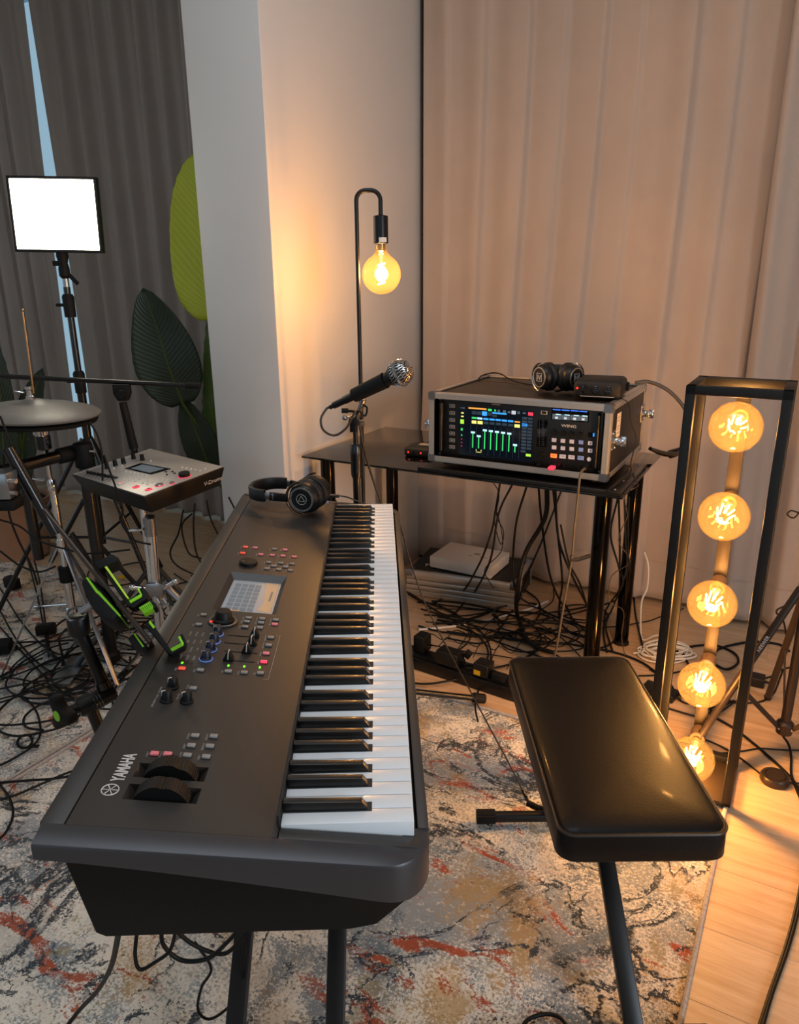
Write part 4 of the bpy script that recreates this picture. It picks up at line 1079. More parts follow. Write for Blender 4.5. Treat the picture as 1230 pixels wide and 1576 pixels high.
face('number_readout', mx, 'black_glass', 1078, 330, 1124, 366, .0006); face('number_digit', mx, 'ui_blue', 1112, 336, 1120, 360, .0005, .0006)
for cx, dy in ((848, 0), (908, 5), (968, 10), (1030, 15)):
    for y in (383, 433):
        face('pad_button', mx, 'pad_blue' if cx == 1030 else 'pad_white', cx - 14, y + dy - 14, cx + 14, y + dy + 14, .0022)
    o = face('pad_button', mx, 'pad_orange' if cx == 848 else 'pad_blue' if cx == 1030 else 'pad_white', cx - 22, 490 + dy - 16, cx + 18, 490 + dy + 14, .0022); face('button_print', o, 'case_black', cx - 14, 487 + dy - 3, cx + 10, 487 + dy + 2, .0003, .0022)
for y in (404, 455): o = face('arrow_button', mx, 'pad_white', 1079, y - 14, 1106, y + 14, .0022); face('button_print', o, 'case_black', 1089, y - 4, 1097, y + 5, .0003, .0022)
a, za = rp(*Z6(1085, 513)); m = MB(); m.lathe([(0, 0), (.0062, 0), (.0062, .0025), (0, .0025)], 20, Matrix.Translation((a, 0, za)) @ Matrix.Rotation(pi / 2, 4, 'X')); m.build('round_button', 'pad_white', mx)
a, za = rp(*Z6(1080, 568)); m = MB(); m.torus(.007, .0022, 20, 8, Matrix.Translation((a, -.001, za)) @ Matrix.Rotation(pi / 2, 4, 'X')); m.build('jack_socket', 'steel', mx)
a, za = rp(*Z6(1020, 572)); m = MB(); m.torus(.006, .002, 18, 6, Matrix.Translation((a, -.001, za)) @ Matrix.Rotation(pi / 2, 4, 'X')); m.build('jack_socket', 'rubber', mx)
face('usb_port', mx, 'black_glass', 872, 540, 915, 566, .001)
for x in (px0 + .012, px1 - .012):
    m = MB(); m.tube([(x, 0, pz0 + .02), (x, -.010, pz0 + .022), (x, -.010, pz1 - .022), (x, 0, pz1 - .02)], .005, 10); m.build('rack_handle', 'satin_black', mx)
    for zz in (pz0 + .01, pz1 - .01):
        m = MB(); m.lathe([(0, 0), (.004, 0), (.003, .003), (0, .003)], 10, Matrix.Translation((x + (.012 if x > 0 else -.010), 0, zz)) @ Matrix.Rotation(pi / 2, 4, 'X')); m.build('screw', 'steel', mx)
# usb stick in the port
u_ = rp(*Z6(838, 556)); us = thing('usb_stick', 'red and silver memory stick in the mixer port', 'usb stick', mw(mx) @ Matrix.Translation((u_[0] + .006, -.0012, u_[1])))
m = MB(); m.box(-.006, .006, -.012, 0, -.0028, .0028); m.build('connector', 'steel', us, bevel=.0005)
m = MB(); m.box(-.0085, .0085, -.042, -.0115, -.0045, .0045); m.build('body', 'ui_red', us, bevel=.001)

# ================================================================== small boxes
def rbox_thing(name, label, cat, M, dx, dy, dz, m_, bevel, group=None):
    o = thing(name, label, cat, M, group=group); m = MB(); m.box(-dx / 2, dx / 2, -dy / 2, dy / 2, .0005, dz); m.build('body', m_, o, bevel=bevel, seg=3); return o
p = on_z(640, 703, TZ)
hb = rbox_thing('headphone_amplifier', 'small black box with two red lights on the glass table', 'amplifier', Matrix.Translation(p + BX * .045) @ Matrix.Rotation(TH + .10, 4, 'Z'), .098, .105, .034, 'black_matte', .010)
for x in (-.030, .018):
    m = MB(); m.cbox((x, -.0530, .017), (.004, .002, .005)); m.build('indicator', 'led_red', hb)
m = MB(); m.box(-.012, .026, .0, .030, .0338, .0345); m.build('top_print', 'print_grey', hb)
m = MB(); m.cyl((-.010, -.053, .017), (-.010, -.056, .017), .005, n=12); m.build('volume_knob', 'knob_black', hb)
p = on_z(930, 607, CZ1)
ib = rbox_thing('interface_box', 'black stage box with two round sockets on top of the flight case', 'audio box', Matrix.Translation(R(-.562, 2.315, CZ1 + .0045)) @ Matrix.Rotation(TH + .12, 4, 'Z'), .145, .16, .054, 'black_matte', .016)
for x in (-.005, .032):
    m = MB(); m.lathe([(.0125, 0), (.0125, .003), (.011, .004), (.0105, .001), (0, .001)], 24, Matrix.Translation((x, -.080, .027)) @ Matrix.Rotation(pi / 2, 4, 'X')); s_ = m.build('round_socket', 'satin_black', ib)
    for k_ in range(3):
        aa = pi / 2 + k_ * 2 * pi / 3; m = MB(); m.cyl((x + .0048 * cos(aa), -.0805, .027 + .0048 * sin(aa)), (x + .0048 * cos(aa), -.083, .027 + .0048 * sin(aa)), .0011, n=8); m.build('pin', 'chrome', s_)
m = MB(); m.cyl((-.040, -.079, .036), (-.040, -.098, .037), .006, .0045, 12); m.build('jack_plug', 'satin_black', ib)
m = MB(); m.cyl((-.047, -.079, .018), (-.047, -.096, .018), .006, .0045, 12); m.build('jack_plug', 'satin_black', ib)
m = MB(); m.cyl((-.060, -.079, .030), (-.060, -.0825, .030), .003, n=10); m.build('indicator', 'led_red', ib)
m = MB(); m.box(-.05, .05, -.0808, -.0800, .006, .008); m.build('face_print', 'print_white', ib)
m = MB(); m.cbox((.074, .05, .024), (.012, .035, .024)); m.build('multi_plug', 'rubber', ib, bevel=.003)

# ================================================================== headphones
def headphones(name, label, M, r, m_disc, m_ring, splay, sep, band_r, band_len, emblem, m_arm):
    """lying with the band flat: cups stand on edge, ear axis = local x, band runs to +y"""
    h = thing(name, label, 'headphones', M)
    for sx in (-1, 1):
        ax = Vector((sx * cos(splay), -sin(splay), 0)); c_ = Vector((sx * sep, 0, r))
        F = frame(c_, Vector((0, 0, 1)).cross(ax), ax)      # local z points out of the cup
        m = MB(); m.lathe([(r * .52, -.034), (r * .9, -.033), (r * .99, -.026), (r * .99, -.015), (r * .86, -.009), (r * .60, -.010), (r * .55, -.028)], 36, F, closed=True); m.build('ear_pad', 'ear_pad', h, smooth=50)
        m = MB(); m.lathe([(0, -.02), (r * .84, -.013), (r * .90, -.008), (r * .88, .004), (r * .80, .012), (r * .74, .015), (0, .015)], 36, F); cup = m.build('ear_cup', 'black_plastic', h, smooth=40)
        m = MB(); m.lathe([(r * .60, .0148), (r * .72, .0148), (r * .71, .0178), (r * .62, .0178)], 36, F, closed=True); m.build('ring', m_ring, cup, smooth=40)
        m = MB(); m.lathe([(0, .0145), (r * .59, .0145), (r * .58, .0165), (0, .0160)], 32, F); m.build('cap_disc', m_disc, cup)
        if emblem == 'triangle':
            m = MB(); s_ = r * .22
            for k_ in range(3):
                a0, a1 = pi / 2 + k_ * 2 * pi / 3, pi / 2 + (k_ + 1) * 2 * pi / 3
                m.bar((s_ * cos(a0), s_ * sin(a0), .0166), (s_ * cos(a1), s_ * sin(a1), .0166), .0012, .0008)
            m.torus(r * .30, .0007, 24, 6, Matrix.Translation((0, 0, .0165))); m.v = [F @ p_ for p_ in m.v]; m.build('emblem', 'print_grey', cup)
        elif emblem == 'square':
            m = MB(); s_ = r * .27
            for q0, q1 in (((-s_, -s_), (s_, -s_)), ((s_, -s_), (s_, s_)), ((s_, s_), (-s_, s_)), ((-s_, s_), (-s_, -s_)), ((-s_ * .6, -s_ * .6), (-s_ * .6, s_ * .6)), ((-s_ * .6, s_ * .6), (s_ * .3, -s_ * .6)), ((s_ * .3, -s_ * .6), (s_ * .3, s_ * .6)), ((s_ * .7, -.1 * s_), (s_ * .7, s_ * .6))):
                m.bar((*q0, .0166), (*q1, .0166), .0014, .0008)
            m.v = [F @ p_ for p_ in m.v]; m.build('emblem', 'print_white', cup)
        # half-ring yoke that holds the cup, open toward the front
        m = MB(); bk = (Vector((0, 1, 0)) - ax * ax.y).normalized(); upv = Vector((0, 0, 1))
        arc = [c_ + ax * .010 + (bk * cos(t_) + upv * sin(t_)) * (r * .97) for t_ in [-1.45 + 2.9 * k_ / 16 for k_ in range(17)]]
        m.tube(arc, .0042, 8, True, None, .6); m.build('yoke', m_ring if emblem == 'square' else 'headphone_bronze', h, smooth=60)
        # slider arm
        y0 = r * .97; p0 = c_ + ax * .010 + bk * y0; p1 = Vector((sx * band_r, y0 + .030, r + .004))
        m = MB(); m.bar(p0 - bk * .004, p1 + Vector((0, .012, 0)), .009, .022); m.build('hinge', 'satin_black', h, bevel=.002)
        m = MB(); m.bar(p1, p1 + Vector((0, .034, 0)), .0045, .017); m.build('slider', m_arm, h, bevel=.001)
    n_ = 26; y0 = r * .97 + .055; rings = []
    for k_ in range(n_ + 1):
        t_ = pi * k_ / n_; cx, cy = band_r * cos(t_), y0 + band_len * max(0.0, sin(t_)) ** .8
        tx, ty = -sin(t_) * band_r, band_len * .8 * cos(t_) * (sin(t_) + .05) ** -.2 if 0 < k_ < n_ else (1 if k_ == 0 else -1) * 1.0
        if k_ == 0: tx, ty = 0, 1
        if k_ == n_: tx, ty = 0, -1
        L_ = hypot(tx, ty); nx, ny = ty / L_, -tx / L_; hh = .0175 - .002 * abs(cos(t_)); zc = r + .004; tt = .0065
        rings.append([(cx + nx * tt, cy + ny * tt, zc - hh * .8), (cx + nx * tt, cy + ny * tt, zc + hh * .8), (cx + nx * tt * .5, cy + ny * tt * .5, zc + hh), (cx - nx * tt * .6, cy - ny * tt * .6, zc + hh),
                      (cx - nx * tt, cy - ny * tt, zc + hh * .7), (cx - nx * tt, cy - ny * tt, zc - hh * .7), (cx - nx * tt * .6, cy - ny * tt * .6, zc - hh), (cx + nx * tt * .5, cy + ny * tt * .5, zc - hh)])
    m = MB(); m.loft(rings); m.build('headband', 'ear_pad', h, smooth=50)
    return h
# pair lying on the far end of the keyboard
hp0 = on_plane(470, 793, PO, PN)
kx = (KM.to_3x3() @ Vector((1, 0, 0)))
headphones('headphones', 'black studio headphones with silver ringed cups lying on the keyboard', Matrix.Translation(hp0 + kx * .03 + Vector((.012, 0, .004))) @ Matrix.Rotation(radians(72), 4, 'Z'),
           .0445, 'black_plastic', 'headphone_silver', radians(2), .038, .062, .062, 'triangle', 'steel')
# pair on top of the flight case
hp1 = R(-.705, 2.33, CZ1 + .0045)
headphones('headphones', 'black and silver headphones standing on top of the flight case', Matrix.Translation(hp1) @ Matrix.Rotation(radians(-12), 4, 'Z'),
           
           .046, 'case_black', 'headphone_silver', radians(38), .046, .070, .075, 'square', 'satin_black')

# ================================================================== vocal microphone on its stand
SY = 2.03
pole = on_y(548, 700, SY); pole = Vector((pole.x, SY, 0))
st = thing('microphone_stand', 'black straight microphone stand behind the far end of the keyboard', 'microphone stand', loc=pole)
zz = lambda py: on_y(548, py, SY).z
m = MB(); m.cyl((0, 0, .10), (0, 0, zz(720)), .0110, n=18); m.build('lower_tube', 'satin_black', st)
m = MB(); m.lathe([(0, zz(735)), (.013, zz(735)), (.0155, zz(730)), (.016, zz(700)), (.0155, zz(686)), (.012, zz(683)), (0, zz(683))], 20); m.build('clutch_grip', 'satin_black', st)
m = MB(); m.cyl((0, 0, zz(730)), (0, 0, zz(655)), .0068, n=14); m.build('upper_rod', 'satin_black', st)
m = MB(); m.cbox((-.004, 0, zz(655)), (.022, .022, .034)); m.lathe([(0, -.012), (.016, -.012), (.016, .012), (0, .012)], 18, Matrix.Translation((-.002, 0, zz(648))) @ Matrix.Rotation(pi / 2, 4, 'X')); m.build('swivel_head', 'satin_black', st, bevel=.002)
m = MB(); m.cyl((.010, 0, zz(652)), (.026, 0, zz(651)), .0095, n=10); m.build('clamp_knob', 'socket_tan', st, bevel=.001)
for k_ in range(3):
    # one leg shows on the rug beside the keyboard
    aa = atan2(.10, .385) + k_ * 2 * pi / 3; L_ = .40
    m = MB(); m.cyl((.015 * cos(aa), .015 * sin(aa), .135), (L_ * cos(aa), L_ * sin(aa), .027), .0100, n=12); lg = m.build('leg', 'satin_black', st)
    m = MB(); q0 = Vector((L_ * cos(aa), L_ * sin(aa), .0285)); dr = Vector((cos(aa), sin(aa), -.28)).normalized()
    poly = [((.0165 if j % 2 else .0155) * cos(2 * pi * j / 28), (.0165 if j % 2 else .0155) * sin(2 * pi * j / 28)) for j in range(28)]
    m.prism(poly, -.030, .012, axis_frame(q0, dr)); m.build('rubber_foot', 'rubber', lg, smooth=20)
m = MB(); m.lathe([(0, .09), (.026, .09), (.026, .15), (.018, .165), (0, .165)], 18); m.build('leg_hub', 'black_plastic', st)
tail, ballc = on_y(508, 627, 2.02), on_y(616, 574, 1.93)
dm = (ballc - tail).normalized(); Lm = (ballc - tail).length
mc = thing('microphone', 'black handheld vocal microphone with silver mesh ball in a clip', 'microphone', axis_frame(tail, dm))
m = MB(); m.lathe([(0, .0), (.006, .0), (.0065, .012), (.0095, .014), (.0098, .045), (.0105, .05)], 18); m.lathe([(.0105, .05), (.0112, .052), (.0125, Lm * .52), (.0165, Lm * .78), (.0195, Lm * .86), (.0195, Lm * .88), (0, Lm * .88)], 24); m.build('handle', 'black_plastic', mc)
rb = .0345
m = MB(); m.lathe([(rb * .62, Lm - rb * .92), (rb * .80, Lm - rb * .62), (rb * .97, Lm - rb * .18), (rb, Lm + .001), (rb * .92, Lm + rb * .42), (rb * .62, Lm + rb * .82), (rb * .3, Lm + rb * .97), (0, Lm + rb)], 40); gr = m.build('grille_ball', 'black_matte', mc, smooth=60)
m = MB()                                                       # woven wire
for k_ in range(26):
    t_ = 2 * pi * k_ / 26
    for tw_ in (1, -1):
        pts = [(rb * 1.004 * sin(pi * s_) * cos(t_ + tw_ * s_ * 1.2), rb * 1.004 * sin(pi * s_) * sin(t_ + tw_ * s_ * 1.2), Lm - rb * 1.004 * cos(pi * s_)) for s_ in [.16 + .82 * i / 10 for i in range(11)]]
        m.tube(pts, .0011, 4, False)
o = m.build('wire_mesh', 'mesh_silver', mc, smooth=60)
m = MB(); m.lathe([(rb * 1.0, Lm - .003), (rb * 1.06, Lm - .002), (rb * 1.06, Lm + .003), (rb * 1.0, Lm + .004)], 40, None, True); m.build('grille_band', 'headphone_silver', mc)
cl = MB(); c0, c1 = .35 * Lm, .80 * Lm
cl.lathe([(.0165, c0), (.0190, c0 + .002), (.0215, c1), (.0190, c1), (.0150, c0 + .002)], 20); cb_ = cl.build('clip', 'rubber', mc, smooth=45)
q0 = on_y(560, 615, 2.0); q1 = on_y(548, 648, SY)
m = MB(); m.bar(q0, q1, .012, .012); m.build('clip_stem', 'steel', mc, world=True, bevel=.001)
m = MB(); pts = [on_y(*q, 2.0) for q in ((553, 632), (562, 640), (565, 628), (558, 622))]; m.tube(spline(pts, 5), .003, 8); m.build('clip_hook', 'satin_black', mc, world=True)
m = MB(); m.cyl(on_y(536, 632, 2.0), on_y(526, 632, 2.0), .007, n=10); m.cyl(on_y(552, 634, 2.0), on_y(534, 632, 2.0), .004, n=8); m.build('clip_screw', 'rubber', mc, world=True)
m = MB(); m.ball(on_y(531, 643, 2.0), .0075, 10, 6); m.cyl(on_y(531, 643, 2.0), on_y(545, 641, 2.01), .004, n=8); m.build('wing_screw', 'steel', mc, world=True)
# ================================================================== left side: drum kit, lights, plants
# ---- LED panel light on a stand
LPY = 2.9
c00, c10, c11, c01 = on_y(12, 276, LPY), on_y(143, 273, LPY), on_y(155, 386, LPY), on_y(27, 384, LPY)
lc = (c00 + c10 + c11 + c01) / 4; wx = ((c10 - c00).length + (c11 - c01).length) / 2; hz = ((c00 - c01).length + (c10 - c11).length) / 2
lx = (c11 - c01).normalized(); lz = Vector((.10, -1, .02))
LM = frame(lc, lx, lz)
lp = thing('panel_light', 'bright white rectangular LED panel on a light stand', 'studio light', LM)
m = MB(); m.box(-wx / 2 - .006, wx / 2 + .006, -hz / 2 - .006, hz / 2 + .006, -.030, -.001); m.build('housing', 'black_plastic', lp, bevel=.006)
m = MB(); m.box(-wx / 2 + .002, wx / 2 - .002, -hz / 2 + .002, hz / 2 - .002, -.001, .0012); m.build('diffuser', 'panel_light', lp, bevel=.003)
for x0, x1, y0, y1 in ((-wx / 2 - .008, wx / 2 + .008, hz / 2, hz / 2 + .008), (-wx / 2 - .008, wx / 2 + .008, -hz / 2 - .008, -hz / 2), (-wx / 2 - .008, -wx / 2, -hz / 2, hz / 2), (wx / 2, wx / 2 + .008, -hz / 2, hz / 2)):
    m = MB(); m.box(x0, x1, y0, y1, -.028, .002); m.build('rim', 'black_plastic', lp, bevel=.0015)
sb_ = on_y(92, 392, LPY); sx = on_y(103, 520, LPY).x
ls = thing('light_stand', 'black light stand with ball head under the LED panel', 'light stand', loc=(sb_.x, LPY + .02, 0))
m = MB(); m.lathe([(0, sb_.z + .012), (.020, sb_.z + .012), (.022, sb_.z - .005), (.016, sb_.z - .03), (.020, sb_.z - .05), (.020, sb_.z - .075), (.012, sb_.z - .085), (0, sb_.z - .085)], 16); m.build('ball_head', 'rubber', ls)
m = MB(); m.bar((.01, 0, sb_.z - .065), (.045, 0, sb_.z - .105), .010, .014); m.build('head_lever', 'rubber', ls, bevel=.002)
m = MB(); m.cbox((-.028, 0, sb_.z - .03), (.022, .014, .018)); m.build('tilt_knob', 'rubber', ls, bevel=.003)
z1_ = sb_.z - .085
m = MB(); m.cyl((0, 0, z1_), (0, 0, z1_ - .035), .011, n=14); m.build('spigot', 'steel', ls)
m = MB(); m.cyl((0, 0, z1_ - .03), (0, 0, .95), .0125, n=14); m.build('upper_tube', 'satin_black', ls)
m = MB(); m.cyl((0, 0, 1.0), (0, 0, .30), .0165, n=14); m.build('lower_tube', 'satin_black', ls)
for z_ in (1.27, .98):
    m = MB(); m.lathe([(0, z_ - .045), (.021, z_ - .045), (.022, z_ + .03), (.017, z_ + .04), (0, z_ + .04)], 16); cl_ = m.build('collar', 'rubber', ls)
    m = MB(); m.cbox((-.035, 0, z_), (.03, .012, .012)); m.build('collar_knob', 'rubber', cl_, bevel=.003)
for k_ in range(3):
    a = radians(80) + k_ * 2 * pi / 3
    m = MB(); m.cyl((.02 * cos(a), .02 * sin(a), .75), (.46 * cos(a), .46 * sin(a), .012), .010, n=10); m.build('leg', 'satin_black', ls)
    m = MB(); m.cyl((.02 * cos(a), .02 * sin(a), .33), (.255 * cos(a), .255 * sin(a), .36), .006, n=8); m.build('brace', 'satin_black', ls)
# ---- long boom arm on its own stand
BY = 2.55
p0, p1 = on_y(-40, 577, BY + .15), on_y(308, 594, BY); pc = on_y(188, 590, BY + .04)
bs = thing('boom_stand', 'black boom stand with its long arm level behind the drum module', 'boom stand', loc=(pc.x + .035, pc.y, 0))
m = MB(); m.cyl(p0, p1, .0085, n=12); m.build('boom_arm', 'satin_black', bs, world=True)
m = MB(); m.cyl(p1 - (p1 - p0).normalized() * .05, p1 + (p1 - p0).normalized() * .002, .0115, n=12); m.build('arm_tip', 'rubber', bs, world=True)
pj = on_y(188, 600, BY + .04); pk_ = on_y(190, 628, BY + .04); pe = on_y(206, 690, BY + .045)
m = MB(); m.prism([(-.030, .020), (.030, .020), (.030, -.012), (.018, -.038), (-.018, -.038), (-.030, -.012)], -.012, .012, frame(pj, (1, 0, 0), (0, -1, 0))); m.build('clamp_head', 'rubber', bs, world=True, bevel=.004)
m = MB(); m.lathe([(0, 0), (.016, 0), (.014, .018), (0, .018)], 14, frame(pj + Vector((.004, -.012, -.012)), (1, 0, 0), (0, -1, 0))); m.build('clamp_knob', 'rubber', bs, world=True)
m = MB(); m.cyl(pk_ + Vector((0, 0, .02)), pe, .013, .016, n=14); m.build('neck_grip', 'rubber', bs, world=True)
m = MB(); m.cyl(pe + (pe - pk_).normalized() * -.05, pe + (pe - pk_).normalized() * .14, .0095, n=12); m.build('neck_rod', 'satin_black', bs, world=True)
m = MB(); m.cyl(Vector(bs.location) + Vector((0, 0, .06)), pe, .012, n=14); m.build('upright', 'satin_black', bs, world=True)
for k_ in range(3):
    a = radians(100) + k_ * 2 * pi / 3; q = Vector(bs.location)
    m = MB(); m.cyl(q + Vector((0, 0, .34)), q + Vector((.33 * cos(a), .33 * sin(a), .016)), .009, n=10); m.build('leg', 'satin_black', bs, world=True)

# ---- hi-hat on a chrome stand
HY = 2.42
hc = on_y(52, 628, HY); hr = on_y(148, 628, HY).x - hc.x
hs = thing('hihat_stand', 'chrome hi-hat stand on the blue-grey rug', 'hi-hat stand', loc=(hc.x + .012, HY, 0))
rod_t, rod_b = on_y(35, 478, HY), on_y(52, 605, HY)
hx = hc.x + .012
zq = lambda py: on_y(60, py, HY).z
m = MB(); m.cyl((rod_t.x, HY, rod_t.z), (rod_b.x, HY, rod_b.z), .0033, n=10); m.ball((rod_t.x, HY, rod_t.z), .005, 8, 6); m.build('pull_rod', 'copper_rod', hs, world=True)
def lt(name, prof, mm, parent, x, y): m = MB(); m.lathe(prof, 22, Matrix.Translation((x, y, 0))); return m.build(name, mm, parent, world=True)
zc_ = hc.z
hh = thing('hihat_cymbal', 'worn grey rubber hi-hat pad pair on the chrome stand', 'hi-hat', loc=(hc.x, HY, zc_ - .03))
tl_ = Matrix.Rotation(radians(3), 4, 'Y')
m = MB(); m.lathe([(.008, .030), (.030, .028), (.045, .020), (.07, .016), (hr * .7, .006), (hr * .96, -.008), (hr, -.014), (hr * .985, -.020), (hr * .9, -.020), (0.008, -.010)], 56, tl_ @ Matrix.Translation((0, 0, .03)), True); m.build('top_pad', 'cymbal_pad', hh, smooth=50)
m = MB(); m.lathe([(.008, -.034), (.06, -.032), (hr * .9, -.024), (hr * .95, -.030), (hr * .93, -.042), (hr * .5, -.052), (.06, -.056), (.008, -.056)], 56, tl_ @ Matrix.Translation((0, 0, .03)), True); m.build('bottom_pad', 'rubber', hh, smooth=50)
m = MB(); m.lathe([(0.0045, .030), (.014, .030), (.014, .040), (.010, .042), (.010, .060), (.0045, .060)], 16, Matrix.Translation((-.006, 0, .03)), True); ct = m.build('clutch', 'chrome', hh)
m = MB(); m.bar((-.018, -.01, .082), (-.048, -.012, .090), .016, .004); m.build('wing_nut', 'chrome', ct, bevel=.001)
m = MB(); m.lathe([(.0045, .060), (.013, .062), (.013, .070), (.0045, .072)], 12, Matrix.Translation((-.006, 0, .03)), True); m.build('clutch_nut', 'chrome', ct)
lt('seat_cup', [(0, zq(660)), (.026, zq(660)), (.026, zq(668)), (.021, zq(668)), (.021, zq(674)), (0, zq(674))], 'chrome', hs, hx, HY)
lt('trigger', [(0, zq(670)), (.024, zq(670)), (.024, zq(690)), (.014, zq(693)), (0, zq(693))], 'satin_black', hs, hx + .002, HY)
m = MB(); m.cbox((hx + .022, HY - .01, zq(680)), (.016, .014, .018)); m.build('trigger_screw', 'satin_black', hs, world=True, bevel=.003)
lt('upper_tube', [(0, zq(690)), (.008, zq(690)), (.008, zq(760)), (0, zq(760))], 'chrome', hs, hx + .006, HY)
lt('height_collar', [(0, zq(738)), (.013, zq(738)), (.016, zq(745)), (.016, zq(752)), (.012, zq(756)), (0, zq(756))], 'chrome', hs, hx + .008, HY)
m = MB(); m.bar((hx - .01, HY - .01, zq(738)), (hx - .045, HY - .02, zq(734)), .014, .005); m.build('wing_nut', 'chrome', hs, world=True, bevel=.001)
lt('lower_tube', [(0, zq(752)), (.0125, zq(752)), (.0125, .12), (0, .12)], 'chrome', hs, hx + .009, HY)
lt('leg_collar', [(0, .50), (.017, .50), (.017, .455), (0, .455)], 'chrome', hs, hx + .009, HY)
lt('rubber_ring', [(0, .395), (.025, .395), (.025, .34), (0, .34)], 'rubber', hs, hx + .009, HY)
lt('base_sleeve', [(0, .34), (.015, .34), (.015, .24), (.020, .235), (.020, .18), (.012, .17), (.012, .09), (0, .09)], 'chrome', hs, hx + .009, HY)
for k_, a in enumerate((radians(200), radians(320), radians(80))):
    q = Vector((hx + .009, HY, 0))
    m = MB(); m.bar(q + Vector((.015 * cos(a), .015 * sin(a), .47)), q + Vector((.26 * cos(a), .26 * sin(a), .015)), .016, .006, (0, 0, 1)); m.build('leg', 'steel', hs, world=True, bevel=.001)
m = MB(); q = Vector((hx + .009, HY, 0))
m.tube([q + Vector((-.045, -.03, .02)), q + Vector((-.05, -.03, .13)), q + Vector((-.03, -.01, .155)), q + Vector((.03, .01, .155)), q + Vector((.045, .02, .14))], .0045, 8); m.build('frame_wire', 'satin_black', hs, world=True)
m = MB(); m.box(-.04, .04, -.10, .10, .010, .022, Matrix.Translation(q + Vector((-.01, -.06, 0)))); m.build('pedal_board', 'steel', hs, world=True, bevel=.004)
m = MB(); m.cyl(q + Vector((-.13, -.01, .245)), q + Vector((-.012, 0, .25)), .003, n=8); m.build('lever_rod', 'chrome', hs, world=True)

# ---- drum rack: horizontal black bar, tee clamp and upright
RY = 2.45
r0, r1 = on_y(-60, 741, 2.15), on_y(112, 697, RY)
rc = on_y(128, 697, RY)
dr_ = thing('drum_rack', 'thick black tube drum rack with tee clamp beside the hi-hat', 'drum rack', loc=(rc.x, RY, 0))
dd = (r1 - r0).normalized()
m = MB(); m.cyl(r0, r1 + dd * .02, .0205, n=20); m.build('cross_tube', 'satin_black', dr_, world=True)
m = MB(); m.cyl(r1 - dd * .055, r1 + dd * .02, .0265, n=20); m.cyl((rc.x, RY, rc.z - .05), (rc.x, RY, rc.z + .035), .030, n=20); m.build('tee_clamp', 'rubber', dr_, world=True, bevel=.004)
m = MB(); m.cyl((rc.x + .03, RY - .01, rc.z + .01), (rc.x + .045, RY - .012, rc.z + .01), .008, n=10); m.build('clamp_bolt', 'chrome', dr_, world=True)
m = MB(); m.cyl((rc.x, RY, .03), (rc.x, RY, rc.z - .02), .022, n=20); m.build('upright', 'satin_black', dr_, world=True)
m = MB(); m.lathe([(0, .009), (.03, .009), (.03, .035), (.022, .045), (0, .045)], 18); m.build('rubber_foot', 'rubber', dr_)
m = MB(); m.cyl(on_y(12, 690, 2.0), on_y(86, 822, 2.0), .017, n=16); m.build('angled_tube', 'satin_black', dr_, world=True)
m = MB(); m.cyl(on_y(40, 752, RY + .05), on_y(60, 860, RY + .05), .019, n=16); m.build('rear_tube', 'satin_black', dr_, world=True)
for (x0, y0), (x1, y1), Y0 in (((128, 770), (78, 865), RY + .12), ((150, 835), (300, 1000), RY + .2), ((110, 820), (148, 880), RY + .12)):
    m = MB(); m.cyl(on_y(x0, y0, Y0), on_y(x1, y1, Y0 - .02), .009, n=10); m.build('brace_tube', 'satin_black', dr_, world=True)
# pad mount at the frame edge
pmo = thing('pad_mount', 'chrome and black pad mount at the picture edge under the hi-hat', 'drum mount', loc=on_y(8, 745, 1.95) - Vector((0, 0, .02)))
m = MB(); m.cbox((0, 0, 0.02), (.05, .06, .075)); m.build('mount_block', 'steel', pmo, bevel=.006)
m = MB(); m.cyl((.02, -.02, .035), (.045, -.025, .035), .007, n=10); m.cyl((.02, -.02, -.0), (.04, -.025, -.0), .006, n=10); m.build('mount_bolt', 'chrome', pmo)
m = MB(); m.box(-.03, .03, -.03, .03, -.05, -.02); m.build('mount_base', 'rubber', pmo, bevel=.006)

# ---- drum sound module on its pole
DMY = 2.12
dmz = on_y(222, 765, DMY).z
fa, lft, rgt = on_z(222, 765, dmz), on_z(98, 734, dmz + .004), on_z(345, 719, dmz + .030)
ex = (rgt - fa); ey = (lft - fa); Wd, Dd = ex.length, ey.length
ez = ex.cross(ey).normalized(); exn = ex.normalized(); eyn = ez.cross(exn)
DM = Matrix(((exn.x, eyn.x, ez.x, fa.x), (exn.y, eyn.y, ez.y, fa.y), (exn.z, eyn.z, ez.z, fa.z), (0, 0, 0, 1)))
dm_ = thing('drum_module', 'silver topped drum sound module with faders and red lit buttons', 'drum module', DM)
Dd = eyn.dot(ey); DMi = DM.inverted()
m = MB(); m.loft([[(.02, .012, -.062), (Wd - .02, .012, -.062), (Wd - .02, Dd - .03, -.062), (.02, Dd - .03, -.062)], [(0, 0, -.004), (Wd, 0, -.004), (Wd, Dd, -.004), (0, Dd, -.004)], [(0, 0, 0), (Wd, 0, 0), (Wd, Dd, 0), (0, Dd, 0)]]); m.build('housing', 'black_plastic', dm_, bevel=.002)
m = MB(); m.box(.002, Wd - .002, .004, Dd - .022, 0, .0025); pl_ = m.build('top_plate', 'silver_panel', dm_, bevel=.001)
m = MB(); m.box(.002, Wd - .002, Dd - .018, Dd - .002, 0, .0025); m.build('rear_strip', 'silver_panel', dm_, bevel=.001)
def dq(x, y):          # close-up of the module
    px, py = 90 + x / 4.5556, 680 + y / 4.5583
    q = DMi @ on_plane(px, py, DM @ Vector((0, 0, .003)), ez); return q.x, q.y
for x, y in ((342, 185), (400, 165), (458, 150), (528, 118), (590, 128)):
    u, v = dq(x, y); m = MB(); m.lathe([(0, 0), (.0085, 0), (.0075, .004), (.0068, .020), (0, .021)], 16, Matrix.Translation((u, v, .0025))); m.build('knob', 'knob_black', dm_, smooth=35)
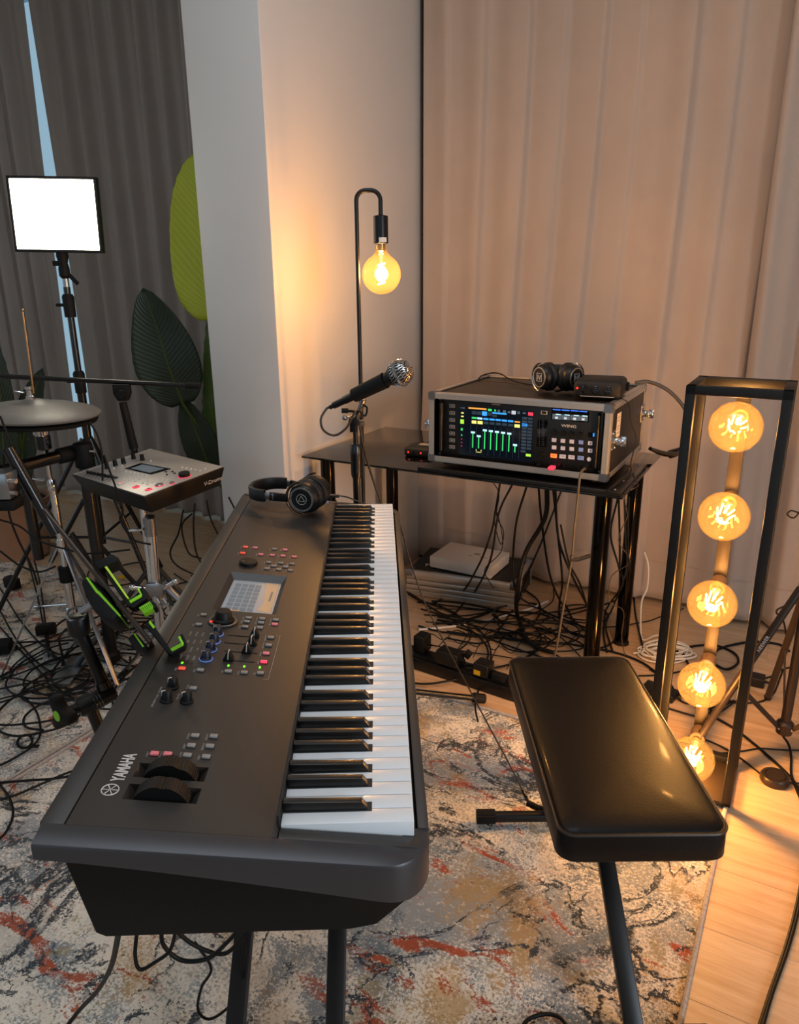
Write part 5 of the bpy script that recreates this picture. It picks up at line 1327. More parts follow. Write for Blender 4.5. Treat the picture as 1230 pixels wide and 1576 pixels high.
for x, y in ((388, 186), (447, 168), (648, 133)):
    u, v = dq(x, y); m = MB(); m.lathe([(0, 0), (.0035, 0), (.003, .003), (0, .0032)], 12, Matrix.Translation((u, v, .0025))); m.build('button', 'white_plastic', dm_)
q = [dq(*c_) for c_ in ((465, 187), (578, 150), (790, 190), (650, 230))]
us, vs_ = [a for a, _ in q], [b_ for _, b_ in q]
m = MB(); m.add([(a, b_, .0036) for a, b_ in q] + [(a, b_, .0022) for a, b_ in q], [(0, 1, 2, 3), (7, 6, 5, 4), (0, 4, 5, 1), (1, 5, 6, 2), (2, 6, 7, 3), (3, 7, 4, 0)]); m.build('display_bezel', 'black_glass', dm_, smooth=0)
ctr = (sum(us) / 4, sum(vs_) / 4); qq = [(ctr[0] + (a - ctr[0]) * .72, ctr[1] + (b_ - ctr[1]) * .72) for a, b_ in q]
m = MB(); m.add([(a, b_, .0042) for a, b_ in qq] + [(a, b_, .003) for a, b_ in qq], [(0, 1, 2, 3), (7, 6, 5, 4), (0, 4, 5, 1), (1, 5, 6, 2), (2, 6, 7, 3), (3, 7, 4, 0)]); m.build('display', 'display_dim', dm_, smooth=0)
for x, y in ((475, 208), (503, 213), (532, 218), (560, 224), (588, 230), (617, 236), (463, 262), (500, 252), (535, 258), (570, 263), (500, 270), (537, 278), (630, 278), (660, 283), (592, 290), (625, 296), (693, 252), (727, 258), (765, 268), (867, 180), (897, 186), (930, 192), (960, 197), (992, 203), (1030, 190), (755, 212), (800, 210), (760, 232), (815, 222)):
    u, v = dq(x, y); m = MB(); m.lathe([(0, 0), (.0038, 0), (.0034, .0028), (0, .0032)], 10, Matrix.Translation((u, v, .0025))); m.build('button', 'knob_black' if x in (755, 800, 760, 815) else 'white_plastic', dm_)
for x, y in ((545, 318), (632, 336), (440, 294)):
    u, v = dq(x, y); m = MB(); m.cbox((u, v, .0045), (.020, .013, .004)); o = m.build('pad_button', 'white_plastic' if x == 440 else 'button_lit_magenta', dm_, bevel=.0012)
    m = MB(); m.cbox((u, v, .0067), (.010, .006, .0006)); m.build('button_print', 'knob_black' if x != 440 else 'button_lit_magenta', o)
for (x, y), r_ in (((708, 305), .0125), ((797, 292), .0080), ((884, 240), .0180)):
    u, v = dq(x, y); m = MB(); m.lathe([(0, 0), (r_, 0), (r_, .003 if r_ < .015 else .012), (r_ * .85, .005 if r_ < .015 else .014), (0, .0052 if r_ < .015 else .014)], 24, Matrix.Translation((u, v, .0025))); o = m.build('dial' if r_ > .015 else 'round_button', 'knob_black' if r_ > .015 else 'steel', dm_, smooth=35)
    m = MB(); m.torus(r_ * 1.1, .0012, 24, 6, Matrix.Translation((u, v, .0030))); m.build('light_ring', 'button_lit_magenta', o)
f0, f1 = dq(205, 218), dq(410, 255)
m = MB(); m.bar((*f0, .004), (*f1, .004), .012, .003); m.build('fader_well', 'black_matte', dm_)
for k_ in range(8):
    t_ = (k_ + .5) / 8; a, b_ = dq(215 + 195 * t_, 208 + 38 * t_), dq(165 + 195 * t_, 240 + 38 * t_)
    m = MB(); m.bar((*a, .0028), (*b_, .0028), .0016, .001); sl_ = m.build('fader_slot', 'black_matte', dm_)
    m = MB(); m.cbox((a[0] * .6 + b_[0] * .4, a[1] * .6 + b_[1] * .4, .008), (.006, .009, .011)); m.build('fader_cap', 'knob_black', sl_, bevel=.0012)
lettering('V-Drums', .020, 'print_white', dm_, Matrix.Translation((Wd * .84, .0040, -.034)) @ Matrix.Rotation(radians(90 + 11), 4, 'X'), .0004, label='white drum lettering on the module side')
# pole and clamp
tip = DM @ Vector((Wd * .20, Dd * .30, -.060))
mp_ = thing('module_pole', 'chrome pole and clamp carrying the drum module', 'stand', loc=(tip.x, tip.y, 0))
m = MB(); m.cyl((0, 0, tip.z - .30), (0, 0, tip.z - .004), .0105, n=18); m.build('inner_tube', 'chrome', mp_)
m = MB(); m.cyl((0, 0, .012), (.02, 0, tip.z - .10), .0155, n=20); m.build('outer_tube', 'chrome', mp_)
m = MB(); m.lathe([(0, -.03), (.021, -.03), (.022, .03), (.018, .035), (0, .035)], 18, Matrix.Translation((.018, 0, tip.z - .085))); m.build('height_clamp', 'steel', mp_)
m = MB(); m.bar((.0, -.015, tip.z - .09), (-.045, -.02, tip.z - .092), .012, .008); m.build('clamp_wing', 'chrome', mp_, bevel=.002)
m = MB(); m.cbox((.015, 0, tip.z - .30), (.06, .05, .05)); m.build('tom_clamp', 'steel', mp_, bevel=.008)
for s_ in (-1, 1):
    m = MB(); m.cyl((.015 + s_ * .025, -.01, tip.z - .30), (.015 + s_ * .070, -.02, tip.z - .28 + .01 * s_), .009, n=10); m.ball((.015 + s_ * .072, -.02, tip.z - .28 + .01 * s_), .012, 10, 6); m.build('clamp_screw', 'chrome', mp_)
    m = MB(); m.tube(spline([(.03 + s_ * .01, -.02, tip.z - .33), (.045 + s_ * .012, -.03, tip.z - .36), (.05 + s_ * .014, -.03, tip.z - .46)], 5), .0055, 8); m.build('clamp_rod', 'chrome', mp_)
m = MB(); m.cyl((.05, 0, tip.z - .30), (.16, -.03, tip.z - .41), .013, n=12); m.build('side_arm', 'steel', mp_)
for k_ in range(3):
    a = radians(30) + k_ * 2 * pi / 3; m = MB(); m.bar((0, 0, .22), (.2 * cos(a), .2 * sin(a), .016), .014, .006); m.build('leg', 'steel', mp_)

# ---- tablet in a spring holder with lime green accents, on a pole beside the keyboard
TY = 1.13
tA, tB = on_y(84, 806, TY + .05), on_y(240, 1000, TY - .05)
tdir = (tB - tA).normalized(); Lt = (tB - tA).length
# the screen faces up and to the right, seen nearly edge on
side = ((tA + tB) / 2 - EYE).normalized() + Vector((-.015, 0, .0)); side = (side - tdir * side.dot(tdir)).normalized(); nrm = tdir.cross(side).normalized()
if nrm.z < 0: nrm = -nrm
TM = Matrix(((tdir.x, side.x, nrm.x, tA.x), (tdir.y, side.y, nrm.y, tA.y), (tdir.z, side.z, nrm.z, tA.z), (0, 0, 0, 1)))
tbm = thing('tablet', 'thin dark tablet seen edge on in the green accented holder', 'tablet', TM)
m = MB(); m.box(0, Lt, -.075, .085, -.003, .003); m.build('body', 'tripod_bronze', tbm, bevel=.0025)
m = MB(); m.box(.006, Lt - .006, -.069, .079, .003, .0036); m.build('glass', 'black_glass', tbm, smooth=0)
th_ = thing('tablet_holder', 'black and lime green device holder on a black pole beside the keyboard', 'tablet holder', loc=(on_y(160, 1150, TY).x, TY, .6))
TMi = mw(th_).inverted() @ TM
def hpart(name, mm, fn, bevel=.003, parent=None):
    m = MB(); fn(m); m.v = [TM @ p_ for p_ in m.v]; return m.build(name, mm, parent or th_, world=True, bevel=bevel)
tq = lambda px, py: TM.inverted() @ on_plane(px, py, TM @ Vector((0, -.085, 0)), side)
def slab(pts, w_, y=-.085, h=.012):
    """closed outline in the tablet's side plane, given in picture points, extruded across"""
    def f(m):
        P_ = [tq(*p_) for p_ in pts]
        k_ = len(P_); vs = [(p_.x, y, p_.z) for p_ in P_] + [(p_.x, y + w_, p_.z) for p_ in P_]
        m.add(vs, [tuple(range(k_ - 1, -1, -1)), tuple(range(k_, 2 * k_))] + [(i, (i + 1) % k_, k_ + (i + 1) % k_, k_ + i) for i in range(k_)])
    return f
hpart('top_clamp', 'rubber', slab([(144, 866), (172, 852), (183, 858), (182, 863), (152, 876)], .05))
hpart('clamp_arm', 'rubber', slab([(163, 879), (172, 887), (200, 929), (218, 919), (215, 906), (219, 902), (228, 912), (226, 921), (206, 935), (196, 932), (162, 884)], .035), .0015)
hpart('green_strip', 'lime_bright', slab([(161, 873), (165, 872), (172, 882), (199, 921), (196, 922), (169, 884)], .030, -.088), .0005)
hpart('green_lip', 'lime', slab([(199, 925), (216, 915), (211, 907), (214, 905), (219, 916), (218, 919), (201, 929)], .030, -.088), .0005)
hpart('second_clamp', 'rubber', slab([(213, 934), (232, 923), (240, 928), (241, 934), (236, 937), (232, 930), (221, 944)], .035), .0015)
o = hpart('green_grip', 'lime', slab([(214, 936), (230, 927), (236, 936), (221, 945)], .030, -.089), .0005)
for k_ in range(6):
    x_ = 217 + k_ * 2.7; y_ = 935.5 - k_ * 1.6; hpart('grip_rib', 'lime', slab([(x_, y_), (x_ + 1, y_ - .6), (x_ + 6, y_ + 7.4), (x_ + 5, y_ + 8)], .028, -.092), 0, o)
hpart('lower_arm', 'rubber', slab([(222, 960), (232, 955), (262, 998), (281, 987), (277, 976), (281, 975), (286, 986), (284, 995), (264, 1007), (257, 1004)], .035), .0015)
hpart('green_pad', 'lime', slab([(231, 955), (239, 965), (236, 968), (229, 959)], .030, -.088), .0005)
o = hpart('green_lip', 'lime', slab([(262, 999), (279, 990), (274, 981), (277, 979), (283, 990), (282, 994), (265, 1003)], .030, -.088), .0005)
for k_ in range(6):
    x_ = 265 + k_ * 2.8; y_ = 998.5 - k_ * 1.5; hpart('grip_rib', 'lime', slab([(x_, y_), (x_ + 1, y_ - .6), (x_ + 2.6, y_ + 3.2), (x_ + 1.6, y_ + 3.8)], .028, -.091), 0, o)
hpart('back_disc', 'rubber', slab([(118, 887), (128, 880), (146, 892), (155, 898), (182, 938), (170, 950), (155, 947), (140, 935), (126, 912)], .10, -.06), .006)
hpart('green_line', 'lime', slab([(127, 883), (130, 882), (146, 903), (149, 905), (182, 942), (180, 944), (147, 909), (143, 906)], .101, -.0605), 0)
hpart('lower_disc', 'rubber', slab([(190, 975), (203, 966), (222, 988), (215, 994), (200, 990)], .08, -.05), .004)
hpart('green_line', 'lime', slab([(200, 969), (203, 968), (217, 989), (215, 990)], .081, -.0505), 0)
P_ = lambda px, py, dy=0: on_y(px, py, TY + dy)
jt = P_(118, 958)
m = MB(); m.cyl(P_(119, 948), P_(123, 975), .018, n=20); m.build('ring_joint', 'black_plastic', th_, world=True, bevel=.002)
m = MB(); m.torus(.0165, .0022, 24, 6, axis_frame(P_(118.5, 945), Vector((0.15, -.35, 1)))); m.build('joint_ring', 'steel', th_, world=True)
m = MB(); m.cyl(P_(125, 942), P_(142, 930), .006, n=10); m.build('joint_bolt', 'steel', th_, world=True)
m = MB(); m.cyl(P_(124, 972), P_(159, 1052), .0105, n=18); m.build('upper_rod', 'black_metal', th_, world=True)
m = MB(); m.cyl(P_(157, 1048), P_(161, 1058), .0128, n=18); m.build('rod_collar', 'satin_black', th_, world=True)
m = MB(); m.cyl(P_(120, 1090, -.02), P_(176, 1062, .02), .0175, n=22); m.build('elbow_joint', 'black_plastic', th_, world=True, bevel=.002)
for t_ in (.42, .5, .58):
    m = MB(); ce = P_(120, 1090, -.02).lerp(P_(176, 1062, .02), t_); m.torus(.0178, .0014, 24, 6, axis_frame(ce, P_(176, 1062, .02) - P_(120, 1090, -.02))); m.build('joint_ring', 'satin_black', th_, world=True)
m = MB(); m.cyl(P_(100, 1098, -.03), P_(124, 1088, -.02), .0095, n=14); m.build('knob_shaft', 'black_plastic', th_, world=True)
kc = P_(96, 1098, -.035); kax = (P_(100, 1098, -.03) - P_(124, 1088, -.02)).normalized() + Vector((0, -.9, .25)); KF = axis_frame(kc, kax)
poly = []
for j in range(48):
    a = 2 * pi * j / 48 + .35; poly.append(((.020 + .0145 * max(0, cos(3 * a)) ** .7 if cos(3 * a) > 0 else .020 + .005 * cos(3 * a)) * cos(a), (.020 + .0145 * max(0, cos(3 * a)) ** .7 if cos(3 * a) > 0 else .020 + .005 * cos(3 * a)) * sin(a)))
m = MB(); m.prism(poly, -.010, .010, KF); kn = m.build('star_knob', 'rubber', th_, world=True, bevel=.003)
m = MB(); m.lathe([(0, .010), (.0095, .010), (.0095, .0112), (0, .0114)], 20, KF); m.build('knob_badge', 'lime', kn, world=True)
m = MB(); m.cyl(P_(138, 1085), P_(172, 1168), .0105, n=18); m.build('lower_rod', 'black_metal', th_, world=True)
bt = P_(172, 1168); _d = bt - P_(138, 1085); pfoot = bt + _d * ((.03 - bt.z) / _d.z)
arm_end = KM @ Vector((.17, .385, 0)); arm_end.z = KZ - .150
q1_ = bt + Vector((.012, -.02, -.07)); 
m = MB(); m.tube(spline([bt, q1_, arm_end + Vector((-.012, .10, -.020)), arm_end + Vector((-.004, .030, -.012))], 6), .0105, 14); m.build('pole', 'black_metal', th_, world=True)
m = MB(); m.cbox(arm_end + Vector((-.002, .012, -.008)), (.05, .045, .05)); m.build('stand_clamp', 'rubber', th_, world=True, bevel=.006)

# ---- plants
def leaf(parent, mm, pts, width, up, cup=.25, n=22, name='leaf', nw=8, tip=.35):
    """blade along the spline pts; width profile like a paddle leaf"""
    C = spline(pts, max(4, n // (len(pts) - 1))); k_ = len(C) - 1; up = Vector(up)
    def fn(u, v):
        i = v * k_; i0 = min(int(i), k_ - 1); c_ = C[i0].lerp(C[i0 + 1], i - i0); t_ = (C[min(i0 + 1, k_)] - C[max(i0 - 1, 0)]).normalized()
        s_ = t_.cross(up).normalized(); nn = s_.cross(t_)
        wv = width * (max(0.0, sin(pi * min(1, v * .97 + .03) ** .82))) ** .62 * (1 - .15 * v)
        x = (u - .5) * 2
        return c_ + s_ * x * wv + nn * (cup * wv * (abs(x) ** 1.5) + .004 * sin(v * 60 + abs(x) * 4) * abs(x))
    m = MB(); m.grid(fn, nw * 2, k_); o = m.build(name, mm, parent, smooth=80, world=True)
    sm = o.modifiers.new('thickness', 'SOLIDIFY'); sm.thickness = .0012
    r = MB(); r.tube([C[i] for i in range(0, k_ + 1, 2)] , [.0045 * (1 - i / (k_ + 4)) + .001 for i in range(0, k_ + 1, 2)], 6); r.build('midrib', 'leaf_stem', o, world=True)
    return o
PY = 3.28
pb = on_z(335, 812, 0)
pt = thing('potted_plant', 'tall paddle-leaved plant behind the pillar with one bright yellow-green leaf', 'plant', loc=(-.75, 3.45, 0))
Q = lambda px, py, dy=0: on_y(px, py, PY + dy)
stem0 = Vector((-.90, 3.42, .26))
leaf(pt, 'leaf_lit', [Q(326, 492), Q(318, 440), Q(312, 350), Q(306, 280), Q(298, 236)], .150, (-.2, -1, .1), .18)
leaf(pt, 'leaf_dark', [Q(282, 622, -.02), Q(262, 570, -.03), Q(243, 510, -.03), Q(220, 443, -.05)], .150, (.1, -1, .15), .12)
leaf(pt, 'leaf_mid', [Q(336, 700, .06), Q(330, 640, .06), Q(326, 560, .05), Q(322, 484, .05)], .055, (-.6, -1, .1), .3)
leaf(pt, 'leaf_dark', [Q(330, 740, .03), Q(312, 690, .0), Q(296, 650, 0), Q(282, 612, 0)], .085, (0, -1, .2), .12)
leaf(pt, 'leaf_dark', [Q(352, 720, .1), Q(344, 660, .1), Q(338, 600, .1), Q(332, 540, .1)], .10, (-.3, -1, .1), .2)
for a, b_ in ((Q(282, 622, -.02), (-.72, 3.40, .25)), (Q(326, 492), (-.70, 3.44, .25)), (Q(336, 700, .06), (-.71, 3.46, .25)), (Q(330, 740, .03), (-.74, 3.42, .25)), (Q(352, 720, .1), (-.68, 3.5, .25))):
    m = MB(); mid_ = (a + Vector(b_)) / 2 + Vector((.02, 0, 0)); m.tube(spline([b_, mid_, a], 6), .007, 8); m.build('stem', 'leaf_stem', pt, world=True)
m = MB(); m.lathe([(0, 0.002), (.115, .002), (.15, .27), (.155, .275), (.145, .275), (.135, .24), (0, .24)], 32, Matrix.Translation((.06, 0, 0))); m.build('pot', 'pot_beige', pt)
m = MB(); m.lathe([(0, .255), (.137, .245)], 24, Matrix.Translation((.06, 0, 0))); m.build('soil', 'soil', pt)
# second plant at the picture edge
pc2 = on_z(12, 868, 0)
pt2 = thing('potted_plant', 'green plant in a beige pot at the picture edge behind the hi-hat', 'plant', loc=(pc2.x, pc2.y + .15, 0))
bx_, by_ = pc2.x, pc2.y + .15
m = MB(); m.lathe([(0, .002), (.135, .002), (.172, .30), (.176, .305), (.166, .305), (.155, .27), (0, .27)], 36); m.build('pot', 'pot_beige', pt2)
m = MB(); m.lathe([(0, .30), (.10, .31), (.158, .285)], 24); m.build('soil', 'soil', pt2)
for k_ in range(16):
    a = rnd.uniform(0, 2 * pi); r0_ = rnd.uniform(.03, .13); m = MB(); m.ball((r0_ * cos(a), r0_ * sin(a), .305), rnd.uniform(.018, .034), 8, 6, (1.2, 1, .7)); m.build('mulch_lump', 'soil', pt2)
Q2 = lambda px, py, dy=0: on_y(px, py, by_ + dy)
leaf(pt2, 'leaf_dark', [Q2(20, 780), Q2(6, 690), Q2(0, 600, -.05), Q2(-8, 520, -.08)], .10, (-.1, -1, .1), .15)
leaf(pt2, 'leaf_dark', [Q2(26, 780), Q2(34, 690), Q2(48, 620), Q2(66, 566)], .075, (.2, -1, .2), .15)
leaf(pt2, 'leaf_mid', [Q2(15, 820), Q2(28, 760), Q2(34, 700), Q2(36, 640)], .06, (.3, -1, .2), .15)
leaf(pt2, 'leaf_mid', [Q2(-5, 820), Q2(6, 770), Q2(18, 720), Q2(10, 650)], .06, (-.3, -1, .2), .15)
for a in ((20, 780), (26, 780), (15, 820), (-5, 820)):
    m = MB(); m.tube(spline([(bx_, by_, .29), Q2(*a) * .5 + Vector((bx_, by_, .29)) * .5 + Vector((.01, 0, 0)), Q2(*a)], 5), .012, 8); m.build('stem', 'leaf_stem', pt2, world=True)
# ================================================================== under the table
zc = .118
fA, fB = on_z(626, 915, 0), on_z(790, 940, 0)
fx_ = (fB - fA).normalized(); fy_ = Vector((-fx_.y, fx_.x, 0)); Lf = (fB - fA).length + .012; Df = .32
rk = thing('rack_case', 'low silver ribbed rack case on the floor under the table', 'rack case', frame(fA, fx_, (0, 0, 1)))
m = MB(); m.box(.004, Lf - .004, .004, Df, .004, zc - .002); m.build('case_shell', 'case_black', rk, bevel=.002)
for k_, (z0_, z1_2) in enumerate(((.004, .030), (.033, .055), (.058, .080), (.083, zc))):
    m = MB(); m.box(0, Lf, -.002 - .002 * (k_ % 2), .006, z0_, z1_2); m.build('ribbed_front', 'aluminium', rk, bevel=.0015)
for y0, y1 in ((.0, .03), (.06, .10), (Df - .03, Df)):
    m = MB(); m.box(Lf - .003, Lf + .002, y0, y1, .004, zc); m.build('side_trim', 'aluminium', rk, bevel=.001)
m = MB(); m.box(0, Lf, 0, .020, zc - .004, zc + .002); m.build('edge_extrusion', 'aluminium', rk, bevel=.001)
m = MB(); m.box(Lf - .02, Lf + .002, .02, Df, zc - .004, zc + .002); m.build('edge_extrusion', 'aluminium', rk, bevel=.001)
for x, y in ((.012, .012), (Lf - .012, .012), (Lf - .012, Df - .012)):
    m = MB(); m.cbox((x, y, zc - .008), (.036, .036, .03)); m.ball((x, y - .012, zc + .006), .005, 8, 5); m.build('corner_bracket', 'steel', rk, bevel=.002)
m = MB(); m.cbox((Lf + .004, .07, .06), (.006, .05, .06)); m.ball((Lf + .008, .06, .075), .006, 8, 5); m.ball((Lf + .008, .085, .045), .006, 8, 5); m.build('latch', 'steel', rk, bevel=.002)
lettering('MC', .040, 'print_white', rk, Matrix.Translation((.085, .10, zc - .0012)) @ Matrix.Rotation(.3, 4, 'Z'), .0006, bold=.002)
# white carton
wA, wB, wC = on_z(662, 873, zc), on_z(755, 892, zc), on_z(786, 868, zc)
wx_ = (wB - wA).normalized(); wy_ = Vector((-wx_.y, wx_.x, 0)); Lw = (wB - wA).length; Dw = (wC - wB).dot(wy_)
wb = thing('carton', 'flat white cardboard carton lying on the silver rack case', 'box', frame(wA + Vector((0, 0, .0025)), wx_, (0, 0, 1)))
hw = .052
m = MB(); m.box(0, Lw, 0, Dw, 0, hw * .96); m.build('tray', 'white_card', wb, bevel=.002)
m = MB(); m.box(-.0015, Lw + .0015, -.0015, Dw + .0015, hw * .3, hw); ld = m.build('lid', 'white_card', wb, bevel=.003)
for k_, (x0, x1, y0, y1) in enumerate(((.55, .65, .52, .62), (.50, .56, .42, .45), (.68, .80, .44, .47))):
    m = MB(); m.box(Lw * x0, Lw * x1, Dw * y0, Dw * y1, hw, hw + .0004); m.build('lid_print', 'print_grey', ld, smooth=0)

# ================================================================== power strip with adapters
sA, sB = on_z(612, 1022, 0), on_z(872, 1108, 0)
sx_ = (sB - sA).normalized()
PSM = frame(sA, sx_, (0, 0, 1)); Ls = (sB - sA).length
ps = thing('power_strip', 'long black rack power strip on the floor by the rug edge', 'power strip', PSM)
m = MB(); m.box(0, Ls, 0, .085, .0005, .045); m.build('body', 'black_metal', ps, bevel=.003)
m = MB(); m.box(.01, Ls - .01, .012, .075, .045, .050); m.build('socket_row', 'black_plastic', ps, bevel=.002)
for k_ in range(6):
    m = MB(); m.lathe([(.017, .050), (.020, .050), (.020, .053), (.017, .053)], 20, Matrix.Translation((.07 + k_ * (Ls - .14) / 5, .043, 0)), True); m.build('socket_ring', 'rubber', ps)
m = MB(); m.cbox((Ls - .115, .03, .054), (.022, .016, .008)); m.build('rocker_switch', 'led_red', ps, bevel=.001)
PSi = PSM.inverted()
def on_strip(px, py, z=.054): q = PSi @ on_z(px, py, z); return q
def adapter(label, px, py, dx, dy, dz, rz=0.0, extra=None):
    q = on_strip(px, py); a = thing('power_adapter', label, 'adapter', PSM @ Matrix.Translation((q.x, min(max(q.y, .03), .055), .0535)) @ Matrix.Rotation(rz, 4, 'Z'))
    m = MB(); m.box(-dx / 2, dx / 2, -dy / 2, dy / 2, 0, dz); m.build('body', 'black_plastic', a, bevel=.004, seg=3)
    m = MB(); m.box(-dx * .3, dx * .3, -dy * .3, dy * .3, dz, dz + .0008); m.build('rating_plate', 'rubber', a)
    m = MB(); m.cyl((dx / 2, 0, dz * .5), (dx / 2 + .02, 0, dz * .5), .005, .0035, 10); m.build('strain_relief', 'rubber', a)
    if extra: extra(a, dx, dy, dz)
    return a
adapter('upright black plug-in adapter nearest the keyboard on the power strip', 651, 1000, .045, .055, .065)
def ribs(a, dx, dy, dz):
    for k_ in range(7): m = MB(); m.box(-dx * .38, dx * .38, -dy * .40 + k_ * .006, -dy * .40 + k_ * .006 + .002, dz, dz + .001); m.build('vent_rib', 'rubber', a)
adapter('wide black ribbed power adapter in the middle of the strip', 692, 1020, .085, .055, .050, 0, ribs)
def ylab(a, dx, dy, dz):
    m = MB(); m.box(-dx * .42, dx * .02, -dy / 2 - .0008, -dy / 2 + .001, .004, .022); m.build('yellow_label', 'yellow', a)
adapter('square black power adapter with a yellow label on the strip', 737, 1043, .056, .055, .046, 0, ylab)
pq = on_strip(755, 1052); pg = thing('mains_plug', 'black mains plug with ribbed neck lying on the power strip', 'plug', PSM @ Matrix.Translation((pq.x + .01, .020, .0535)))
m = MB(); m.box(-.02, .03, -.014, .014, 0, .026); m.build('body', 'rubber', pg, bevel=.005)
m = MB()
for k_ in range(5): m.cyl((.03 + k_ * .008, 0, .013), (.0355 + k_ * .008, 0, .013), .008 - k_ * .0006, n=10)
m.cyl((.03, 0, .013), (.07, 0, .013), .004, n=8); m.build('ribbed_neck', 'rubber', pg)
pq = on_strip(712, 1012); pg = thing('mains_plug', 'small black plug standing between the adapters', 'plug', PSM @ Matrix.Translation((pq.x + .018, .05, .0535)))
m = MB(); m.lathe([(0, 0), (.012, 0), (.013, .012), (.008, .022), (.005, .04), (0, .04)], 14); m.build('body', 'rubber', pg)
m = MB(); m.box(-.012, .012, -.010, .010, .036, .062, Matrix.Rotation(.5, 4, 'Y')); m.build('side_block', 'rubber', pg, bevel=.003)

# ================================================================== right edge: tripod, dimmer puck, boxes
tp = on_z(1208, 1118, .105); top_ = tp + Vector((0, 0, .62)); tp0 = Vector((tp.x, tp.y, 0))
tr = thing('light_tripod', 'dark bronze tripod stand at the picture edge beside the caged lamp', 'tripod', loc=tp0)
m = MB(); m.cyl(tp - Vector((0, 0, .01)), tp + Vector((0, 0, 1.0)), .0135, n=18); m.build('centre_tube', 'tripod_bronze', tr, world=True)
m = MB(); m.lathe([(0, -.02), (.022, -.02), (.024, .012), (.016, .02), (0, .02)], 18, Matrix.Translation((0, 0, tp.z))); hub = m.build('brace_hub', 'tripod_bronze', tr)
m = MB(); m.lathe([(0, -.03), (.026, -.03), (.026, .03), (0, .03)], 18, Matrix.Translation((0, 0, tp.z + .44))); m.build('leg_hub', 'tripod_bronze', tr)
f1 = on_z(1046, 1180, .012); f1.z = .012
d1 = (f1 - tp0); ang1 = atan2(d1.y, d1.x); rad1 = hypot(d1.x, d1.y)
for k_ in range(3):
    a = ang1 + k_ * 2 * pi / 3; dv = Vector((cos(a), sin(a), 0)); t0v = Vector((0, 0, tp.z + .44)) + dv * .025; t1v = dv * rad1 + Vector((0, 0, .014))
    m = MB(); m.cyl(t0v, t1v, .0105, n=14); lg = m.build('leg', 'tripod_bronze', tr)
    mid = t0v.lerp(t1v, .52)
    m = MB(); m.bar(dv * .02 + Vector((0, 0, tp.z)), mid, .004, .014); m.build('brace', 'tripod_bronze', tr)
    for q in (dv * .022 + Vector((0, 0, tp.z)), mid):
        m = MB(); sdx = dv.cross(Z); m.cyl(q - sdx * .008, q + sdx * .008, .004, n=10); m.build('screw', 'chrome', lg)
    m = MB(); m.ball(t1v, .0125, 10, 6); m.build('foot', 'rubber', lg)
    if k_ == 0:
        q = t0v.lerp(t1v, .30); dl = (t1v - t0v).normalized(); up_ = Vector((-.35, -.85, .4)); up_ = (up_ - dl * up_.dot(dl)).normalized()
        lettering('NEEWER', .013, 'print_white', lg, frame(q + up_ * .0107, -dl, up_), .0003, name='lettering')
pp = on_z(1192, 1203, 0)
pk2 = thing('foot_dimmer', 'round black foot dimmer on the wooden floor beside the caged lamp', 'dimmer', loc=pp)
m = MB(); m.lathe([(0, .0005), (.036, .0005), (.039, .006), (.038, .019), (.035, .023), (.012, .0235), (0, .0225)], 32); m.build('housing', 'tripod_bronze', pk2, smooth=35)
m = MB(); m.lathe([(.024, .0235), (.026, .0245), (.028, .0235)], 28, None, True); m.build('slider_ring', 'rubber', pk2)
bp_ = on_z(1158, 1052, 0); ba = rbox_thing('cable_box', 'black inline transformer box on the floor behind the tripod leg', 'adapter', Matrix.Translation(bp_) @ Matrix.Rotation(TH, 4, 'Z'), .075, .05, .035, 'black_plastic', .004)
m = MB(); m.cyl((.036, 0, .017), (.055, 0, .017), .005, .0035, 10); m.build('strain_relief', 'rubber', ba)
bp_ = on_z(1015, 1070, 0); ba = rbox_thing('cable_box', 'flat black power brick on the floor between bench and caged lamp', 'adapter', Matrix.Translation(bp_) @ Matrix.Rotation(TH - .2, 4, 'Z'), .11, .06, .028, 'black_plastic', .004)
m = MB(); m.cyl((.054, 0, .014), (.072, 0, .014), .005, .0035, 10); m.build('strain_relief', 'rubber', ba)
# small floor bits on the left
bp_ = on_z(20, 905, .008); o = rbox_thing('foot_anchor', 'black pedal anchor block on the blue-grey rug', 'pedal part', Matrix.Translation(bp_) @ Matrix.Rotation(-.6, 4, 'Z'), .075, .045, .05, 'rubber', .006)
m = MB(); m.box(-.03, .03, -.018, .018, .05, .056); m.build('top_pad', 'black_matte', o, bevel=.002)
bp_ = on_z(72, 975, .008); o = rbox_thing('foot_anchor', 'black block lying near the hi-hat pedal', 'pedal part', Matrix.Translation(bp_) @ Matrix.Rotation(.3, 4, 'Z'), .075, .035, .038, 'rubber', .005)
m = MB(); m.box(-.03, .03, -.012, .012, .038, .043); m.build('top_pad', 'black_matte', o, bevel=.002)
bp_ = on_z(4, 1003, .008); o = rbox_thing('foot_anchor', 'black cable junction box at the picture edge on the rug', 'audio box', Matrix.Translation(bp_) @ Matrix.Rotation(.2, 4, 'Z'), .07, .06, .045, 'rubber', .006)
m = MB(); m.cyl((.034, 0, .02), (.055, -.01, .018), .007, n=10); m.build('plug', 'rubber', o)
bp_ = on_z(188, 884, 0); yb = thing('yellow_tag', 'small yellow tag among the cables below the drum module', 'tag', loc=on_z(188, 890, .012) )
m = MB(); m.box(-.018, .018, -.012, .012, 0, .014); m.build('body', 'yellow', yb, bevel=.005)
m = MB(); m.torus(.006, .0016, 12, 6, Matrix.Translation((.022, 0, .007))); m.build('ring', 'yellow', yb)

